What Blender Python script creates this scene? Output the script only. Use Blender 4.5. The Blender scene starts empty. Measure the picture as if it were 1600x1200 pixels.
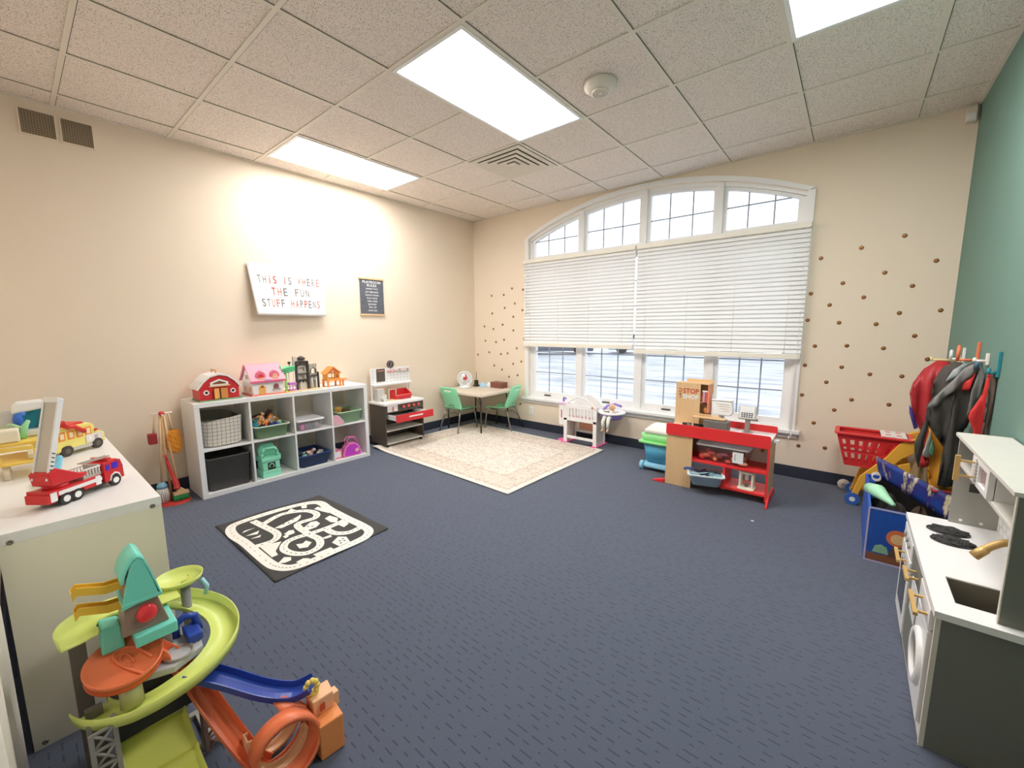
import bpy, bmesh, math, random
from mathutils import Vector, Matrix, Euler
random.seed(7)
S = bpy.context.scene
COL = S.collection
PI = math.pi
W, H, YB = 4.82, 2.83, -4.50          # room width, ceiling height, back wall

# ------------------------------------------------------------------ camera, sky, exposure
cam_d = bpy.data.cameras.new('camera'); cam = bpy.data.objects.new('camera', cam_d); COL.objects.link(cam)
yaw, pitch, roll = -0.68813, -0.13451, -0.00486
fwd = Vector((math.sin(yaw)*math.cos(pitch), math.cos(yaw)*math.cos(pitch), math.sin(pitch)))
rt = Vector((math.cos(yaw), -math.sin(yaw), 0)); up = rt.cross(fwd)
r2 = rt*math.cos(roll)+up*math.sin(roll); u2 = -rt*math.sin(roll)+up*math.cos(roll)
mw = Matrix.Identity(4)
for i in range(3):
    mw[i][0] = r2[i]; mw[i][1] = u2[i]; mw[i][2] = -fwd[i]
mw.translation = Vector((4.27293, -4.34837, 1.33756))
cam.matrix_world = mw
cam_d.sensor_width = 36; cam_d.sensor_fit = 'HORIZONTAL'; cam_d.lens = 36*643.2/1600
cam_d.clip_start = 0.02; cam_d.clip_end = 300
S.camera = cam
wd = bpy.data.worlds.new('overcast_sky'); S.world = wd; wd.use_nodes = True
bg = wd.node_tree.nodes['Background']; bg.inputs[0].default_value = (0.86, 0.92, 1.0, 1); bg.inputs[1].default_value = .56
S.view_settings.view_transform = 'Standard'; S.view_settings.look = 'None'
S.view_settings.exposure = 2.05; S.view_settings.gamma = 1.0; S.view_settings.use_curve_mapping = False
LAMP = 5.4                              # radiance of the ceiling light lenses

# ------------------------------------------------------------------ materials
def lin(h):
    h = h.lstrip('#'); c = [int(h[i:i+2], 16)/255 for i in (0, 2, 4)]
    return tuple((x/12.92 if x <= .04045 else ((x+.055)/1.055)**2.4) for x in c)+(1,)
_M = {}
def nd(nt, t, **kw):
    n = nt.nodes.new(t)
    for k, v in kw.items(): setattr(n, k, v)
    return n
def M(h, rough=.5, metal=0., bump=0., bs=60., var=.06, vs=8., spec=.4, name=None):
    """plain procedural material with a slight noise variation"""
    key = (h, rough, metal, bump, bs, var, vs, spec)
    if key in _M: return _M[key]
    m = bpy.data.materials.new(name or 'plain_'+h.strip('#')); m.use_nodes = True; nt = m.node_tree
    b = nt.nodes['Principled BSDF']; b.inputs['Roughness'].default_value = rough; b.inputs['Metallic'].default_value = metal
    b.inputs['Specular IOR Level'].default_value = spec
    c = tuple(min(.9, x*1.18+.012) for x in lin(h)[:3])+(1,)
    tc = nd(nt, 'ShaderNodeTexCoord'); no = nd(nt, 'ShaderNodeTexNoise'); no.inputs['Scale'].default_value = vs; no.inputs['Detail'].default_value = 4
    nt.links.new(tc.outputs['Object'], no.inputs['Vector'])
    mx = nd(nt, 'ShaderNodeMix', data_type='RGBA')
    mx.inputs[6].default_value = tuple(x*(1-var) for x in c[:3])+(1,); mx.inputs[7].default_value = tuple(min(1, x*(1+var)) for x in c[:3])+(1,)
    nt.links.new(no.outputs['Fac'], mx.inputs[0]); nt.links.new(mx.outputs[2], b.inputs['Base Color'])
    if bump:
        n2 = nd(nt, 'ShaderNodeTexNoise'); n2.inputs['Scale'].default_value = bs; n2.inputs['Detail'].default_value = 3
        nt.links.new(tc.outputs['Object'], n2.inputs['Vector'])
        bu = nd(nt, 'ShaderNodeBump'); bu.inputs['Strength'].default_value = bump; bu.inputs['Distance'].default_value = .004
        nt.links.new(n2.outputs['Fac'], bu.inputs['Height']); nt.links.new(bu.outputs[0], b.inputs['Normal'])
    _M[key] = m; return m
def newmat(name):
    m = bpy.data.materials.new(name); m.use_nodes = True; return m, m.node_tree, m.node_tree.nodes['Principled BSDF']
def math_(nt, op, a, b=None, c=None):
    n = nd(nt, 'ShaderNodeMath', operation=op)
    for i, v in enumerate((a, b, c)):
        if v is None: continue
        if isinstance(v, (int, float)): n.inputs[i].default_value = v
        else: nt.links.new(v, n.inputs[i])
    return n.outputs[0]
def ramp(nt, src, stops):
    r = nd(nt, 'ShaderNodeValToRGB'); e = r.color_ramp.elements
    while len(e) < len(stops): e.new(.5)
    for k, (p, c) in enumerate(stops): e[k].position = p; e[k].color = c if len(c) == 4 else tuple(c)+(1,)
    nt.links.new(src, r.inputs[0]); return r.outputs[0]
def mixc(nt, fac, a, b):
    mx = nd(nt, 'ShaderNodeMix', data_type='RGBA')
    for i, v in ((0, fac), (6, a), (7, b)):
        if isinstance(v, (tuple, float, int)): mx.inputs[i].default_value = v
        else: nt.links.new(v, mx.inputs[i])
    return mx.outputs[2]
def noise(nt, vec, scale, detail=3, rough=.5):
    n = nd(nt, 'ShaderNodeTexNoise'); n.inputs['Scale'].default_value = scale; n.inputs['Detail'].default_value = detail; n.inputs['Roughness'].default_value = rough
    if vec is not None: nt.links.new(vec, n.inputs['Vector'])
    return n.outputs['Fac']
def mapping(nt, scale=(1, 1, 1), rot=(0, 0, 0), loc=(0, 0, 0), kind='Object'):
    tc = nd(nt, 'ShaderNodeTexCoord'); mp = nd(nt, 'ShaderNodeMapping')
    mp.inputs['Scale'].default_value = scale; mp.inputs['Rotation'].default_value = rot; mp.inputs['Location'].default_value = loc
    nt.links.new(tc.outputs[kind], mp.inputs[0]); return mp.outputs[0]
def bumpn(nt, b, h, strength=.3, dist=.003):
    bu = nd(nt, 'ShaderNodeBump'); bu.inputs['Strength'].default_value = strength; bu.inputs['Distance'].default_value = dist
    nt.links.new(h, bu.inputs['Height']); nt.links.new(bu.outputs[0], b.inputs['Normal'])

# carpet: loop pile with short staggered grooves running along the window wall
def carpet_mat():
    m, nt, b = newmat('navy_carpet'); v = mapping(nt)
    sx = nd(nt, 'ShaderNodeSeparateXYZ'); nt.links.new(v, sx.inputs[0])
    yr = math_(nt, 'DIVIDE', sx.outputs[1], .030); row = math_(nt, 'FLOOR', yr); fy = math_(nt, 'FRACT', yr)
    wn = nd(nt, 'ShaderNodeTexWhiteNoise', noise_dimensions='1D'); nt.links.new(row, wn.inputs['W'])
    xr = math_(nt, 'ADD', math_(nt, 'DIVIDE', sx.outputs[0], .062), wn.outputs['Value']); fx = math_(nt, 'FRACT', xr)
    cell = nd(nt, 'ShaderNodeCombineXYZ'); nt.links.new(math_(nt, 'FLOOR', xr), cell.inputs[0]); nt.links.new(row, cell.inputs[1])
    wn2 = nd(nt, 'ShaderNodeTexWhiteNoise', noise_dimensions='2D'); nt.links.new(cell.outputs[0], wn2.inputs['Vector'])
    dx = math_(nt, 'LESS_THAN', fx, math_(nt, 'MULTIPLY', wn2.outputs['Value'], .78)); dy = math_(nt, 'LESS_THAN', fy, .15)
    dash = math_(nt, 'MULTIPLY', dx, dy)
    fine = noise(nt, v, 420, 2); big = noise(nt, v, 3, 3)
    base = mixc(nt, fine, lin('#3f4655'), lin('#6b7388'))
    base = mixc(nt, math_(nt, 'MULTIPLY', big, .35), base, lin('#535b6e'))
    col = mixc(nt, math_(nt, 'MULTIPLY', dash, .58), base, lin('#20242f'))
    nt.links.new(col, b.inputs['Base Color']); b.inputs['Roughness'].default_value = .95; b.inputs['Specular IOR Level'].default_value = .12
    b.inputs['Sheen Weight'].default_value = .25; b.inputs['Sheen Roughness'].default_value = .5
    bumpn(nt, b, math_(nt, 'SUBTRACT', fine, dash), .5, .004); return m
def tile_mat():
    m, nt, b = newmat('mineral_ceiling_tile'); v = mapping(nt)
    pit = ramp(nt, noise(nt, v, 190, 2, .6), [(.0, (0, 0, 0)), (.37, (0, 0, 0)), (.42, (1, 1, 1)), (1, (1, 1, 1))])
    med = noise(nt, v, 60, 4)
    c = mixc(nt, pit, lin('#a0968a'), mixc(nt, med, lin('#f1e6dc'), lin('#faf0e8')))
    nt.links.new(c, b.inputs['Base Color']); b.inputs['Roughness'].default_value = .95; b.inputs['Specular IOR Level'].default_value = .1
    bumpn(nt, b, pit, .4, .003); return m
def wall_mat(name, h, h2):
    m, nt, b = newmat(name); v = mapping(nt)
    c = mixc(nt, noise(nt, v, 2.5, 4), lin(h), lin(h2)); nt.links.new(c, b.inputs['Base Color'])
    b.inputs['Roughness'].default_value = .75; b.inputs['Specular IOR Level'].default_value = .25
    bumpn(nt, b, noise(nt, v, 260, 3), .25, .002); return m
def wood_mat(name, a, c, scale=14, rot=(0, 0, 0), stretch=(1, 1, .12)):
    m, nt, b = newmat(name); v = mapping(nt, stretch, rot)
    f = noise(nt, v, scale, 6, .6); f2 = noise(nt, v, scale*6, 3)
    col = mixc(nt, f2, mixc(nt, f, lin(a), lin(c)), lin(c)); col = mixc(nt, .5, col, mixc(nt, f, lin(a), lin(c)))
    nt.links.new(col, b.inputs['Base Color']); b.inputs['Roughness'].default_value = .5; return m
def clear_mat(name, tint=(1, 1, 1), rough=.02, mix=.12, body=None, bodyw=0.):
    """thin clear sheet: see-through with a fresnel gloss and, if asked, a little milky body"""
    m = bpy.data.materials.new(name); m.use_nodes = True; nt = m.node_tree; nt.nodes.clear()
    out = nd(nt, 'ShaderNodeOutputMaterial'); tr = nd(nt, 'ShaderNodeBsdfTransparent'); tr.inputs[0].default_value = tuple(tint)+(1,)
    gl = nd(nt, 'ShaderNodeBsdfGlossy'); gl.inputs['Roughness'].default_value = rough
    lw = nd(nt, 'ShaderNodeLayerWeight'); lw.inputs[0].default_value = .5
    fr = math_(nt, 'ADD', math_(nt, 'MULTIPLY', math_(nt, 'POWER', lw.outputs['Facing'], 5.0), .7), .04)
    mx = nd(nt, 'ShaderNodeMixShader'); nt.links.new(fr, mx.inputs[0]); nt.links.new(tr.outputs[0], mx.inputs[1]); nt.links.new(gl.outputs[0], mx.inputs[2])
    last = mx
    if body:
        df = nd(nt, 'ShaderNodeBsdfDiffuse'); df.inputs[0].default_value = lin(body)
        m2 = nd(nt, 'ShaderNodeMixShader'); m2.inputs[0].default_value = bodyw
        nt.links.new(mx.outputs[0], m2.inputs[1]); nt.links.new(df.outputs[0], m2.inputs[2]); last = m2
    nt.links.new(last.outputs[0], out.inputs[0]); return m
def lens_mat():
    m = bpy.data.materials.new('prismatic_lens'); m.use_nodes = True; nt = m.node_tree; nt.nodes.clear()
    out = nd(nt, 'ShaderNodeOutputMaterial'); em = nd(nt, 'ShaderNodeEmission'); v = mapping(nt)
    ch = nd(nt, 'ShaderNodeTexChecker'); ch.inputs['Scale'].default_value = 60; nt.links.new(v, ch.inputs[0])
    ch.inputs[1].default_value = (1.0, .97, .93, 1); ch.inputs[2].default_value = (.86, .84, .82, 1)
    nt.links.new(ch.outputs[0], em.inputs[0]); em.inputs[1].default_value = LAMP
    nt.links.new(em.outputs[0], out.inputs[0]); return m
def rug_mat(cx, cy, hw, hh):
    m, nt, b = newmat('faded_floral_rug'); v = mapping(nt)
    sx = nd(nt, 'ShaderNodeSeparateXYZ'); nt.links.new(v, sx.inputs[0])
    ax = math_(nt, 'SUBTRACT', hw, math_(nt, 'ABSOLUTE', sx.outputs[0]))
    ay = math_(nt, 'SUBTRACT', hh, math_(nt, 'ABSOLUTE', sx.outputs[1]))
    d = math_(nt, 'MINIMUM', ax, ay)
    n1 = noise(nt, v, 8, 4, .6); rings = math_(nt, 'ABSOLUTE', math_(nt, 'SUBTRACT', math_(nt, 'FRACT', math_(nt, 'MULTIPLY', n1, 7)), .5))
    vor = nd(nt, 'ShaderNodeTexVoronoi'); vor.inputs['Scale'].default_value = 12; nt.links.new(v, vor.inputs['Vector'])
    n3 = noise(nt, v, 5, 2)
    line = ramp(nt, rings, [(.0, (1, 1, 1)), (.10, (1, 1, 1)), (.16, (0, 0, 0)), (1, (0, 0, 0))])
    vl = ramp(nt, vor.outputs['Distance'], [(0, (1, 1, 1)), (.14, (1, 1, 1)), (.2, (0, 0, 0)), (.33, (0, 0, 0)), (.37, (.8, .8, .8)), (.42, (0, 0, 0))])
    tone = mixc(nt, n3, lin('#a48f84'), lin('#b3aaa6'))
    cream = lin('#e9e0d4'); c = mixc(nt, math_(nt, 'MULTIPLY', line, .5), cream, tone)
    c = mixc(nt, math_(nt, 'MULTIPLY', vl, .4), c, lin('#b59480'))
    inb = math_(nt, 'MULTIPLY', math_(nt, 'GREATER_THAN', d, .06), math_(nt, 'LESS_THAN', d, .30))
    c = mixc(nt, math_(nt, 'MULTIPLY', inb, .16), c, lin('#b98f72'))
    for dd in (.06, .075, .285, .30):
        l = math_(nt, 'LESS_THAN', math_(nt, 'ABSOLUTE', math_(nt, 'SUBTRACT', d, dd)), .0035); c = mixc(nt, math_(nt, 'MULTIPLY', l, .5), c, lin('#a89484'))
    edge = math_(nt, 'LESS_THAN', d, .035); c = mixc(nt, edge, c, lin('#efe9df'))
    nt.links.new(c, b.inputs['Base Color']); b.inputs['Roughness'].default_value = .95; b.inputs['Specular IOR Level'].default_value = .1
    bumpn(nt, b, noise(nt, v, 300, 2), .4, .003); return m
def pave_mat():
    m, nt, b = newmat('wet_snowy_pavement'); v = mapping(nt, (.25, 1.6, 1)); f = noise(nt, v, 2.2, 5, .6)
    c = ramp(nt, f, [(0, lin('#6c6f74')), (.42, lin('#8c9095')), (.54, lin('#b6bbc2')), (1, lin('#ccd1d8'))])
    nt.links.new(c, b.inputs['Base Color']); b.inputs['Roughness'].default_value = .5; return m
def grid_fabric():
    m, nt, b = newmat('windowpane_check_canvas'); tc = nd(nt, 'ShaderNodeTexCoord')
    sx = nd(nt, 'ShaderNodeSeparateXYZ'); nt.links.new(tc.outputs['Object'], sx.inputs[0])
    no = noise(nt, tc.outputs['Object'], 9, 2); wob = math_(nt, 'MULTIPLY', math_(nt, 'SUBTRACT', no, .5), .014)
    ang = math_(nt, 'ADD', sx.outputs[1], math_(nt, 'MULTIPLY', sx.outputs[0], .0))
    l1 = math_(nt, 'LESS_THAN', math_(nt, 'FRACT', math_(nt, 'DIVIDE', math_(nt, 'ADD', ang, wob), .030)), .11)
    l2 = math_(nt, 'LESS_THAN', math_(nt, 'FRACT', math_(nt, 'DIVIDE', math_(nt, 'ADD', sx.outputs[2], wob), .030)), .11)
    l = math_(nt, 'MAXIMUM', l1, l2); c = mixc(nt, math_(nt, 'MULTIPLY', l, .75), lin('#e4ddd2'), lin('#55504e'))
    nt.links.new(c, b.inputs['Base Color']); b.inputs['Roughness'].default_value = .9; return m
def streak_mat(name, stops, scale=(1, 1, 1), ns=6, rough=.35, rot=(0, 0, 0)):
    m, nt, b = newmat(name); v = mapping(nt, scale, rot); c = ramp(nt, noise(nt, v, ns, 5, .65), stops)
    nt.links.new(c, b.inputs['Base Color']); b.inputs['Roughness'].default_value = rough; return m

WHITE = M('#efece6', .35, var=.02, name='white_laminate'); TRIM = M('#f3f1ec', .4, var=.02, name='white_trim_paint')
METAL = M('#8d8a86', .3, 1., name='brushed_steel'); DMETAL = M('#4b4642', .4, .6, name='dark_steel'); BLACK = M('#161616', .5)
GLASS = clear_mat('window_glass'); CLEAR = clear_mat('clear_plastic', (.97, .97, .98), .1, body='#e8e4e2', bodyw=.09)
PINE = wood_mat('light_pine', '#d9ae7c', '#e9c79a'); GOLD = M('#c9a668', .4, .35, name='brass_tone')
NAVYB = M('#23283a', .8, bump=.2, name='navy_cove_base')

# ------------------------------------------------------------------ mesh builder
class MB:
    def __init__(s): s.v = []; s.f = []; s.m = []; s.sm = []; s.T = Matrix.Identity(4)
    def add(s, vs, fs, m, smooth=False):
        o = len(s.v); s.v += [tuple(s.T @ Vector(p)) for p in vs]
        for f in fs: s.f.append([o+i for i in f]); s.m.append(m); s.sm.append(smooth)
        return s
    def box(s, x0, x1, y0, y1, z0, z1, m):
        vs = [(x, y, z) for z in (z0, z1) for y in (y0, y1) for x in (x0, x1)]
        return s.add(vs, [(0, 2, 3, 1), (4, 5, 7, 6), (0, 1, 5, 4), (2, 6, 7, 3), (0, 4, 6, 2), (1, 3, 7, 5)], m)
    def cbox(s, c, d, m, R=None):
        old = s.T
        s.T = old @ Matrix.Translation(c) @ (R.to_4x4() if R is not None else Matrix.Identity(4))
        s.box(-d[0]/2, d[0]/2, -d[1]/2, d[1]/2, -d[2]/2, d[2]/2, m); s.T = old; return s
    def cyl(s, p0, p1, r0, m, r1=None, n=16, cap=True):
        r1 = r0 if r1 is None else r1; p0, p1 = Vector(p0), Vector(p1); d = (p1-p0).normalized()
        a = d.orthogonal().normalized(); b = d.cross(a); vs = []
        for p, r in ((p0, r0), (p1, r1)):
            for k in range(n): t = 2*PI*k/n; vs.append(p+(a*math.cos(t)+b*math.sin(t))*r)
        fs = [(k, (k+1) % n, n+(k+1) % n, n+k) for k in range(n)]; s.add(vs, fs, m, True)
        if cap: s.add(vs[:n], [tuple(range(n))[::-1]], m); s.add(vs[n:], [tuple(range(n))], m)
        return s
    def tube(s, pts, r, m, n=8, close=False):
        pts = [Vector(p) for p in pts]; N = len(pts); vs = []; prev = None
        for i, p in enumerate(pts):
            if close: d = (pts[(i+1) % N]-pts[i-1])
            else: d = pts[min(i+1, N-1)]-pts[max(i-1, 0)]
            d = d.normalized()
            a = (prev-d*prev.dot(d)).normalized() if prev is not None and (prev-d*prev.dot(d)).length > 1e-4 else d.orthogonal().normalized()
            prev = a; b = d.cross(a); rr = r[i] if isinstance(r, (list, tuple)) else r
            for k in range(n): t = 2*PI*k/n; vs.append(p+(a*math.cos(t)+b*math.sin(t))*rr)
        fs = [(i*n+k, i*n+(k+1) % n, ((i+1) % N)*n+(k+1) % n, ((i+1) % N)*n+k) for i in range(N if close else N-1) for k in range(n)]
        if not close: fs += [tuple(range(n))[::-1], tuple((N-1)*n+k for k in range(n))]
        return s.add(vs, fs, m, True)
    def lathe(s, c, prof, m, n=24, axis='z', arc=2*PI):
        vs = []; c = Vector(c); full = abs(arc-2*PI) < 1e-6; K = n if full else n+1
        for r, h in prof:
            for k in range(K):
                t = arc*k/n; a, b = r*math.cos(t), r*math.sin(t)
                p = {'z': (a, b, h), 'x': (h, a, b), 'y': (a, h, b)}[axis]; vs.append(c+Vector(p))
        fs = [(i*K+k, i*K+(k+1) % K, (i+1)*K+(k+1) % K, (i+1)*K+k) for i in range(len(prof)-1) for k in range(n)]
        return s.add(vs, fs, m, True)
    def ball(s, c, r, m, n=14, k=9):
        r = (r, r, r) if isinstance(r, (int, float)) else r; c = Vector(c); vs = []; 
        for i in range(k+1):
            ph = PI*i/k
            for j in range(n): t = 2*PI*j/n; vs.append(c+Vector((r[0]*math.sin(ph)*math.cos(t), r[1]*math.sin(ph)*math.sin(t), r[2]*math.cos(ph))))
        return s.add(vs, [(i*n+j, (i+1)*n+j, (i+1)*n+(j+1) % n, i*n+(j+1) % n) for i in range(k) for j in range(n)], m, True)
    def prism(s, poly, axis, a, b, m, smooth=False):
        """2D polygon extruded along an axis from a to b: x: (y,z); y: (x,z); z: (x,y)"""
        def P(p, h): return {'x': (h, p[0], p[1]), 'y': (p[0], h, p[1]), 'z': (p[0], p[1], h)}[axis]
        n = len(poly); vs = [P(p, a) for p in poly]+[P(p, b) for p in poly]
        s.add(vs, [(k, (k+1) % n, n+(k+1) % n, n+k) for k in range(n)], m, smooth)
        return s.add(vs, [tuple(range(n)), tuple(range(2*n-1, n-1, -1))], m)
    def sheet(s, fn, nu, nv, m, skip=None, smooth=True):
        vs = [fn(i/nu, j/nv) for j in range(nv+1) for i in range(nu+1)]
        fs = [(j*(nu+1)+i, j*(nu+1)+i+1, (j+1)*(nu+1)+i+1, (j+1)*(nu+1)+i) for j in range(nv) for i in range(nu) if not (skip and skip(i, j))]
        return s.add(vs, fs, m, smooth)
    def strip(s, pts, w, z0, z1, m, close=False):
        """flat ribbon along a 2D path"""
        P = [Vector(p).to_2d() for p in pts]; N = len(P); L = []; R_ = []
        for i in range(N):
            d = (P[(i+1) % N]-P[i-1]) if close else (P[min(i+1, N-1)]-P[max(i-1, 0)])
            d.normalize(); n_ = Vector((-d.y, d.x)); L.append(P[i]+n_*w/2); R_.append(P[i]-n_*w/2)
        vs = [(p.x, p.y, z1) for p in L]+[(p.x, p.y, z1) for p in R_]+[(p.x, p.y, z0) for p in L]+[(p.x, p.y, z0) for p in R_]; fs = []
        for i in range(N if close else N-1):
            j = (i+1) % N; fs += [(N+i, N+j, j, i), (2*N+i, 2*N+j, 3*N+j, 3*N+i), (i, j, 2*N+j, 2*N+i), (N+j, N+i, 3*N+i, 3*N+j)]
        return s.add(vs, fs, m)
    def build(s, name, parent=None, off=(0, 0, 0), bevel=0, solid=0, subs=0):
        me = bpy.data.meshes.new(name); off = Vector(off)
        me.from_pydata([tuple(Vector(v)-off) for v in s.v], [], s.f)
        ms = []
        for m in s.m:
            if m not in ms: ms.append(m)
        for m in ms: me.materials.append(m)
        for p, m, sm in zip(me.polygons, s.m, s.sm): p.material_index = ms.index(m); p.use_smooth = sm
        bm = bmesh.new(); bm.from_mesh(me)
        bmesh.ops.remove_doubles(bm, verts=bm.verts, dist=1e-5)
        bmesh.ops.recalc_face_normals(bm, faces=bm.faces); bm.to_mesh(me); bm.free()
        me.update(); o = bpy.data.objects.new(name, me); COL.objects.link(o)
        if parent: o.parent = parent
        if solid: md = o.modifiers.new('thickness', 'SOLIDIFY'); md.thickness = solid; md.offset = 0
        if subs: md = o.modifiers.new('smooth', 'SUBSURF'); md.levels = md.render_levels = subs
        if bevel:
            md = o.modifiers.new('bevel', 'BEVEL'); md.width = bevel; md.segments = 2; md.limit_method = 'ANGLE'; md.angle_limit = .7; md.harden_normals = False
        return o
def smoothp(pts, k=3, close=False):
    """Catmull-Rom through points"""
    P = [Vector(p) for p in pts]; N = len(P); out = []
    for i in range(N if close else N-1):
        a, b, c, d = (P[i-1] if (close or i > 0) else P[i]), P[i], P[(i+1) % N], (P[(i+2) % N] if (close or i+2 < N) else P[-1])
        for j in range(k):
            t = j/k; out.append(.5*((2*b)+(c-a)*t+(2*a-5*b+4*c-d)*t*t+(-a+3*b-3*c+d)*t**3))
    if not close: out.append(P[-1])
    return out
class Thing:
    """a top-level thing: an Empty at its base that parents its parts"""
    def __init__(s, name, label, cat, loc, rz=0, group=None, local=False):
        o = bpy.data.objects.new(name, None); COL.objects.link(o); o.location = loc; o.rotation_euler = (0, 0, rz); o.empty_display_size = .05
        o['label'] = label; o['category'] = cat
        if group: o['group'] = group
        s.o = o; s.off = (0, 0, 0) if local else loc
    def part(s, name, mb, parent=None, label=None, **k):
        o = mb.build(name, parent or s.o, s.off, **k)
        if label: o['label'] = label
        return o
def single(name, label, cat, mb, group=None, off=None, rz=None, **k):
    if off is None:
        xs = [v[0] for v in mb.v]; ys = [v[1] for v in mb.v]; zs = [v[2] for v in mb.v]; off = ((min(xs)+max(xs))/2, (min(ys)+max(ys))/2, min(zs))
    o = mb.build(name, None, off, **k); o.location = off; o['label'] = label; o['category'] = cat
    if group: o['group'] = group
    return o
def struct(name, mb, parent=None, **k):
    o = mb.build(name, parent, **k)
    if not parent: o['kind'] = 'structure'
    return o
def copy_tree(o, parent=None):
    c = o.copy(); COL.objects.link(c); c.parent = parent
    for ch in list(o.children): copy_tree(ch, c)
    return c
def text(mb, s, fn, width, height, m, depth=.0015, cx=0., cz=0., bold=0.):
    """writing: font outlines turned to mesh, fitted to width x height about (cx,cz); fn maps (u,v,depth) to space"""
    cu = bpy.data.curves.new('writing', 'FONT'); cu.body = s; cu.size = 1; cu.offset = bold; cu.resolution_u = 3
    ob = bpy.data.objects.new('writing', cu); COL.objects.link(ob); dg = bpy.context.evaluated_depsgraph_get(); dg.update()
    me = bpy.data.meshes.new_from_object(ob.evaluated_get(dg)); vs = [v.co.copy() for v in me.vertices]; fs = [tuple(p.vertices) for p in me.polygons]
    bpy.data.objects.remove(ob); bpy.data.curves.remove(cu); bpy.data.meshes.remove(me)
    x0, x1 = min(v.x for v in vs), max(v.x for v in vs); y0, y1 = min(v.y for v in vs), max(v.y for v in vs)
    sx, sy = width/(x1-x0), height/(y1-y0)
    mb.add([fn(cx+(v.x-(x0+x1)/2)*sx, cz+(v.y-(y0+y1)/2)*sy, depth) for v in vs], fs, m); return mb

# ================================================================== the room
WALLM = wall_mat('warm_cream_paint', '#efdfca', '#f2e4d1'); GREENM = wall_mat('sage_green_paint', '#6f8f83', '#76968a')
CARPET = carpet_mat(); TILE = tile_mat()
struct('floor', MB().box(-.1, W+.1, YB-.1, .16, -.12, 0, CARPET))
cl = struct('ceiling', MB().box(-.1, W+.1, YB-.1, .16, H, H+.1, TILE))
struct('wall_left', MB().box(-.12, 0, YB-.1, .15, 0, H, WALLM))
struct('wall_right', MB().box(W, W+.12, YB-.1, .15, 0, H, GREENM))
struct('wall_back', MB().box(-.1, W+.1, YB-.12, YB, 0, H, WALLM))
# window wall with the segmental arch opening
X0, X1, ZS, ZSP, ZT = 0.985, 3.895, .43, 2.46, 2.765
def arch(x0, x1, zs, zt, n=28):
    hc = (x1-x0)/2; r = zt-zs; R = (hc*hc+r*r)/(2*r); cx = (x0+x1)/2; out = []
    for i in range(n+1):
        x = x0+(x1-x0)*i/n; out.append((x, zt-R+math.sqrt(max(0, R*R-(x-cx)**2))))
    return out
def archz(x, x0=X0, x1=X1, zs=ZSP, zt=ZT):
    hc = (x1-x0)/2; r = zt-zs; R = (hc*hc+r*r)/(2*r); return zt-R+math.sqrt(max(0, R*R-(x-(x0+x1)/2)**2))
w = MB(); D = .15
w.box(0, X0, 0, D, 0, H, WALLM); w.box(X1, W, 0, D, 0, H, WALLM); w.box(X0, X1, 0, D, 0, ZS, WALLM)
A = arch(X0, X1, ZSP, ZT)
for (xa, za), (xb, zb) in zip(A[:-1], A[1:]): w.prism([(xa, za), (xb, zb), (xb, H), (xa, H)], 'y', 0, D, WALLM)
struct('wall_front', w)
# baseboards (navy cove base)
for nm, b in (('baseboard_left', (0, .012, YB, 0)), ('baseboard_front', (.012, W-.012, -.012, 0)), ('baseboard_right', (W-.012, W, YB, 0)), ('baseboard_back', (.012, W-.012, YB, YB+.012))):
    struct(nm, MB().box(b[0], b[1], b[2], b[3], 0, .102, NAVYB), bevel=.003)
# casing
cs = MB(); CW = .05
cs.box(X0-CW, X0, -.018, 0, ZS-.03, ZSP, TRIM); cs.box(X1, X1+CW, -.018, 0, ZS-.03, ZSP, TRIM)
B2 = arch(X0-CW, X1+CW, ZSP+.012, ZT+.045)
for i in range(len(A)-1):
    cs.prism([A[i], A[i+1], B2[i+1], B2[i]], 'y', -.018, 0, TRIM)
struct('trim_1', cs)
# window unit
win = bpy.data.objects.new('window_1', None); COL.objects.link(win); win['kind'] = 'structure'
FR = MB(); ya, yb = .03, .12
FR.box(X0, X0+.035, ya, yb, ZS+.03, ZSP-.035, TRIM); FR.box(X1-.035, X1, ya, yb, ZS+.03, ZSP-.035, TRIM); FR.box(X0, X1, ya, yb, ZS, ZS+.03, TRIM)
C2 = arch(X0+.001, X1-.001, ZSP-.035, ZT-.04)
for i in range(len(A)-1): FR.prism([C2[i], C2[i+1], A[i+1], A[i]], 'y', ya, yb, TRIM)
MUL = [1.742, 2.487, 3.213]
for x in MUL:
    FR.box(x-.028, x+.028, ya-.012, yb-.002, ZS+.002, archz(x)-.01, TRIM)
FR.box(X0+.001, X1-.001, ya-.014, yb-.001, 2.145, 2.205, TRIM)

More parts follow.
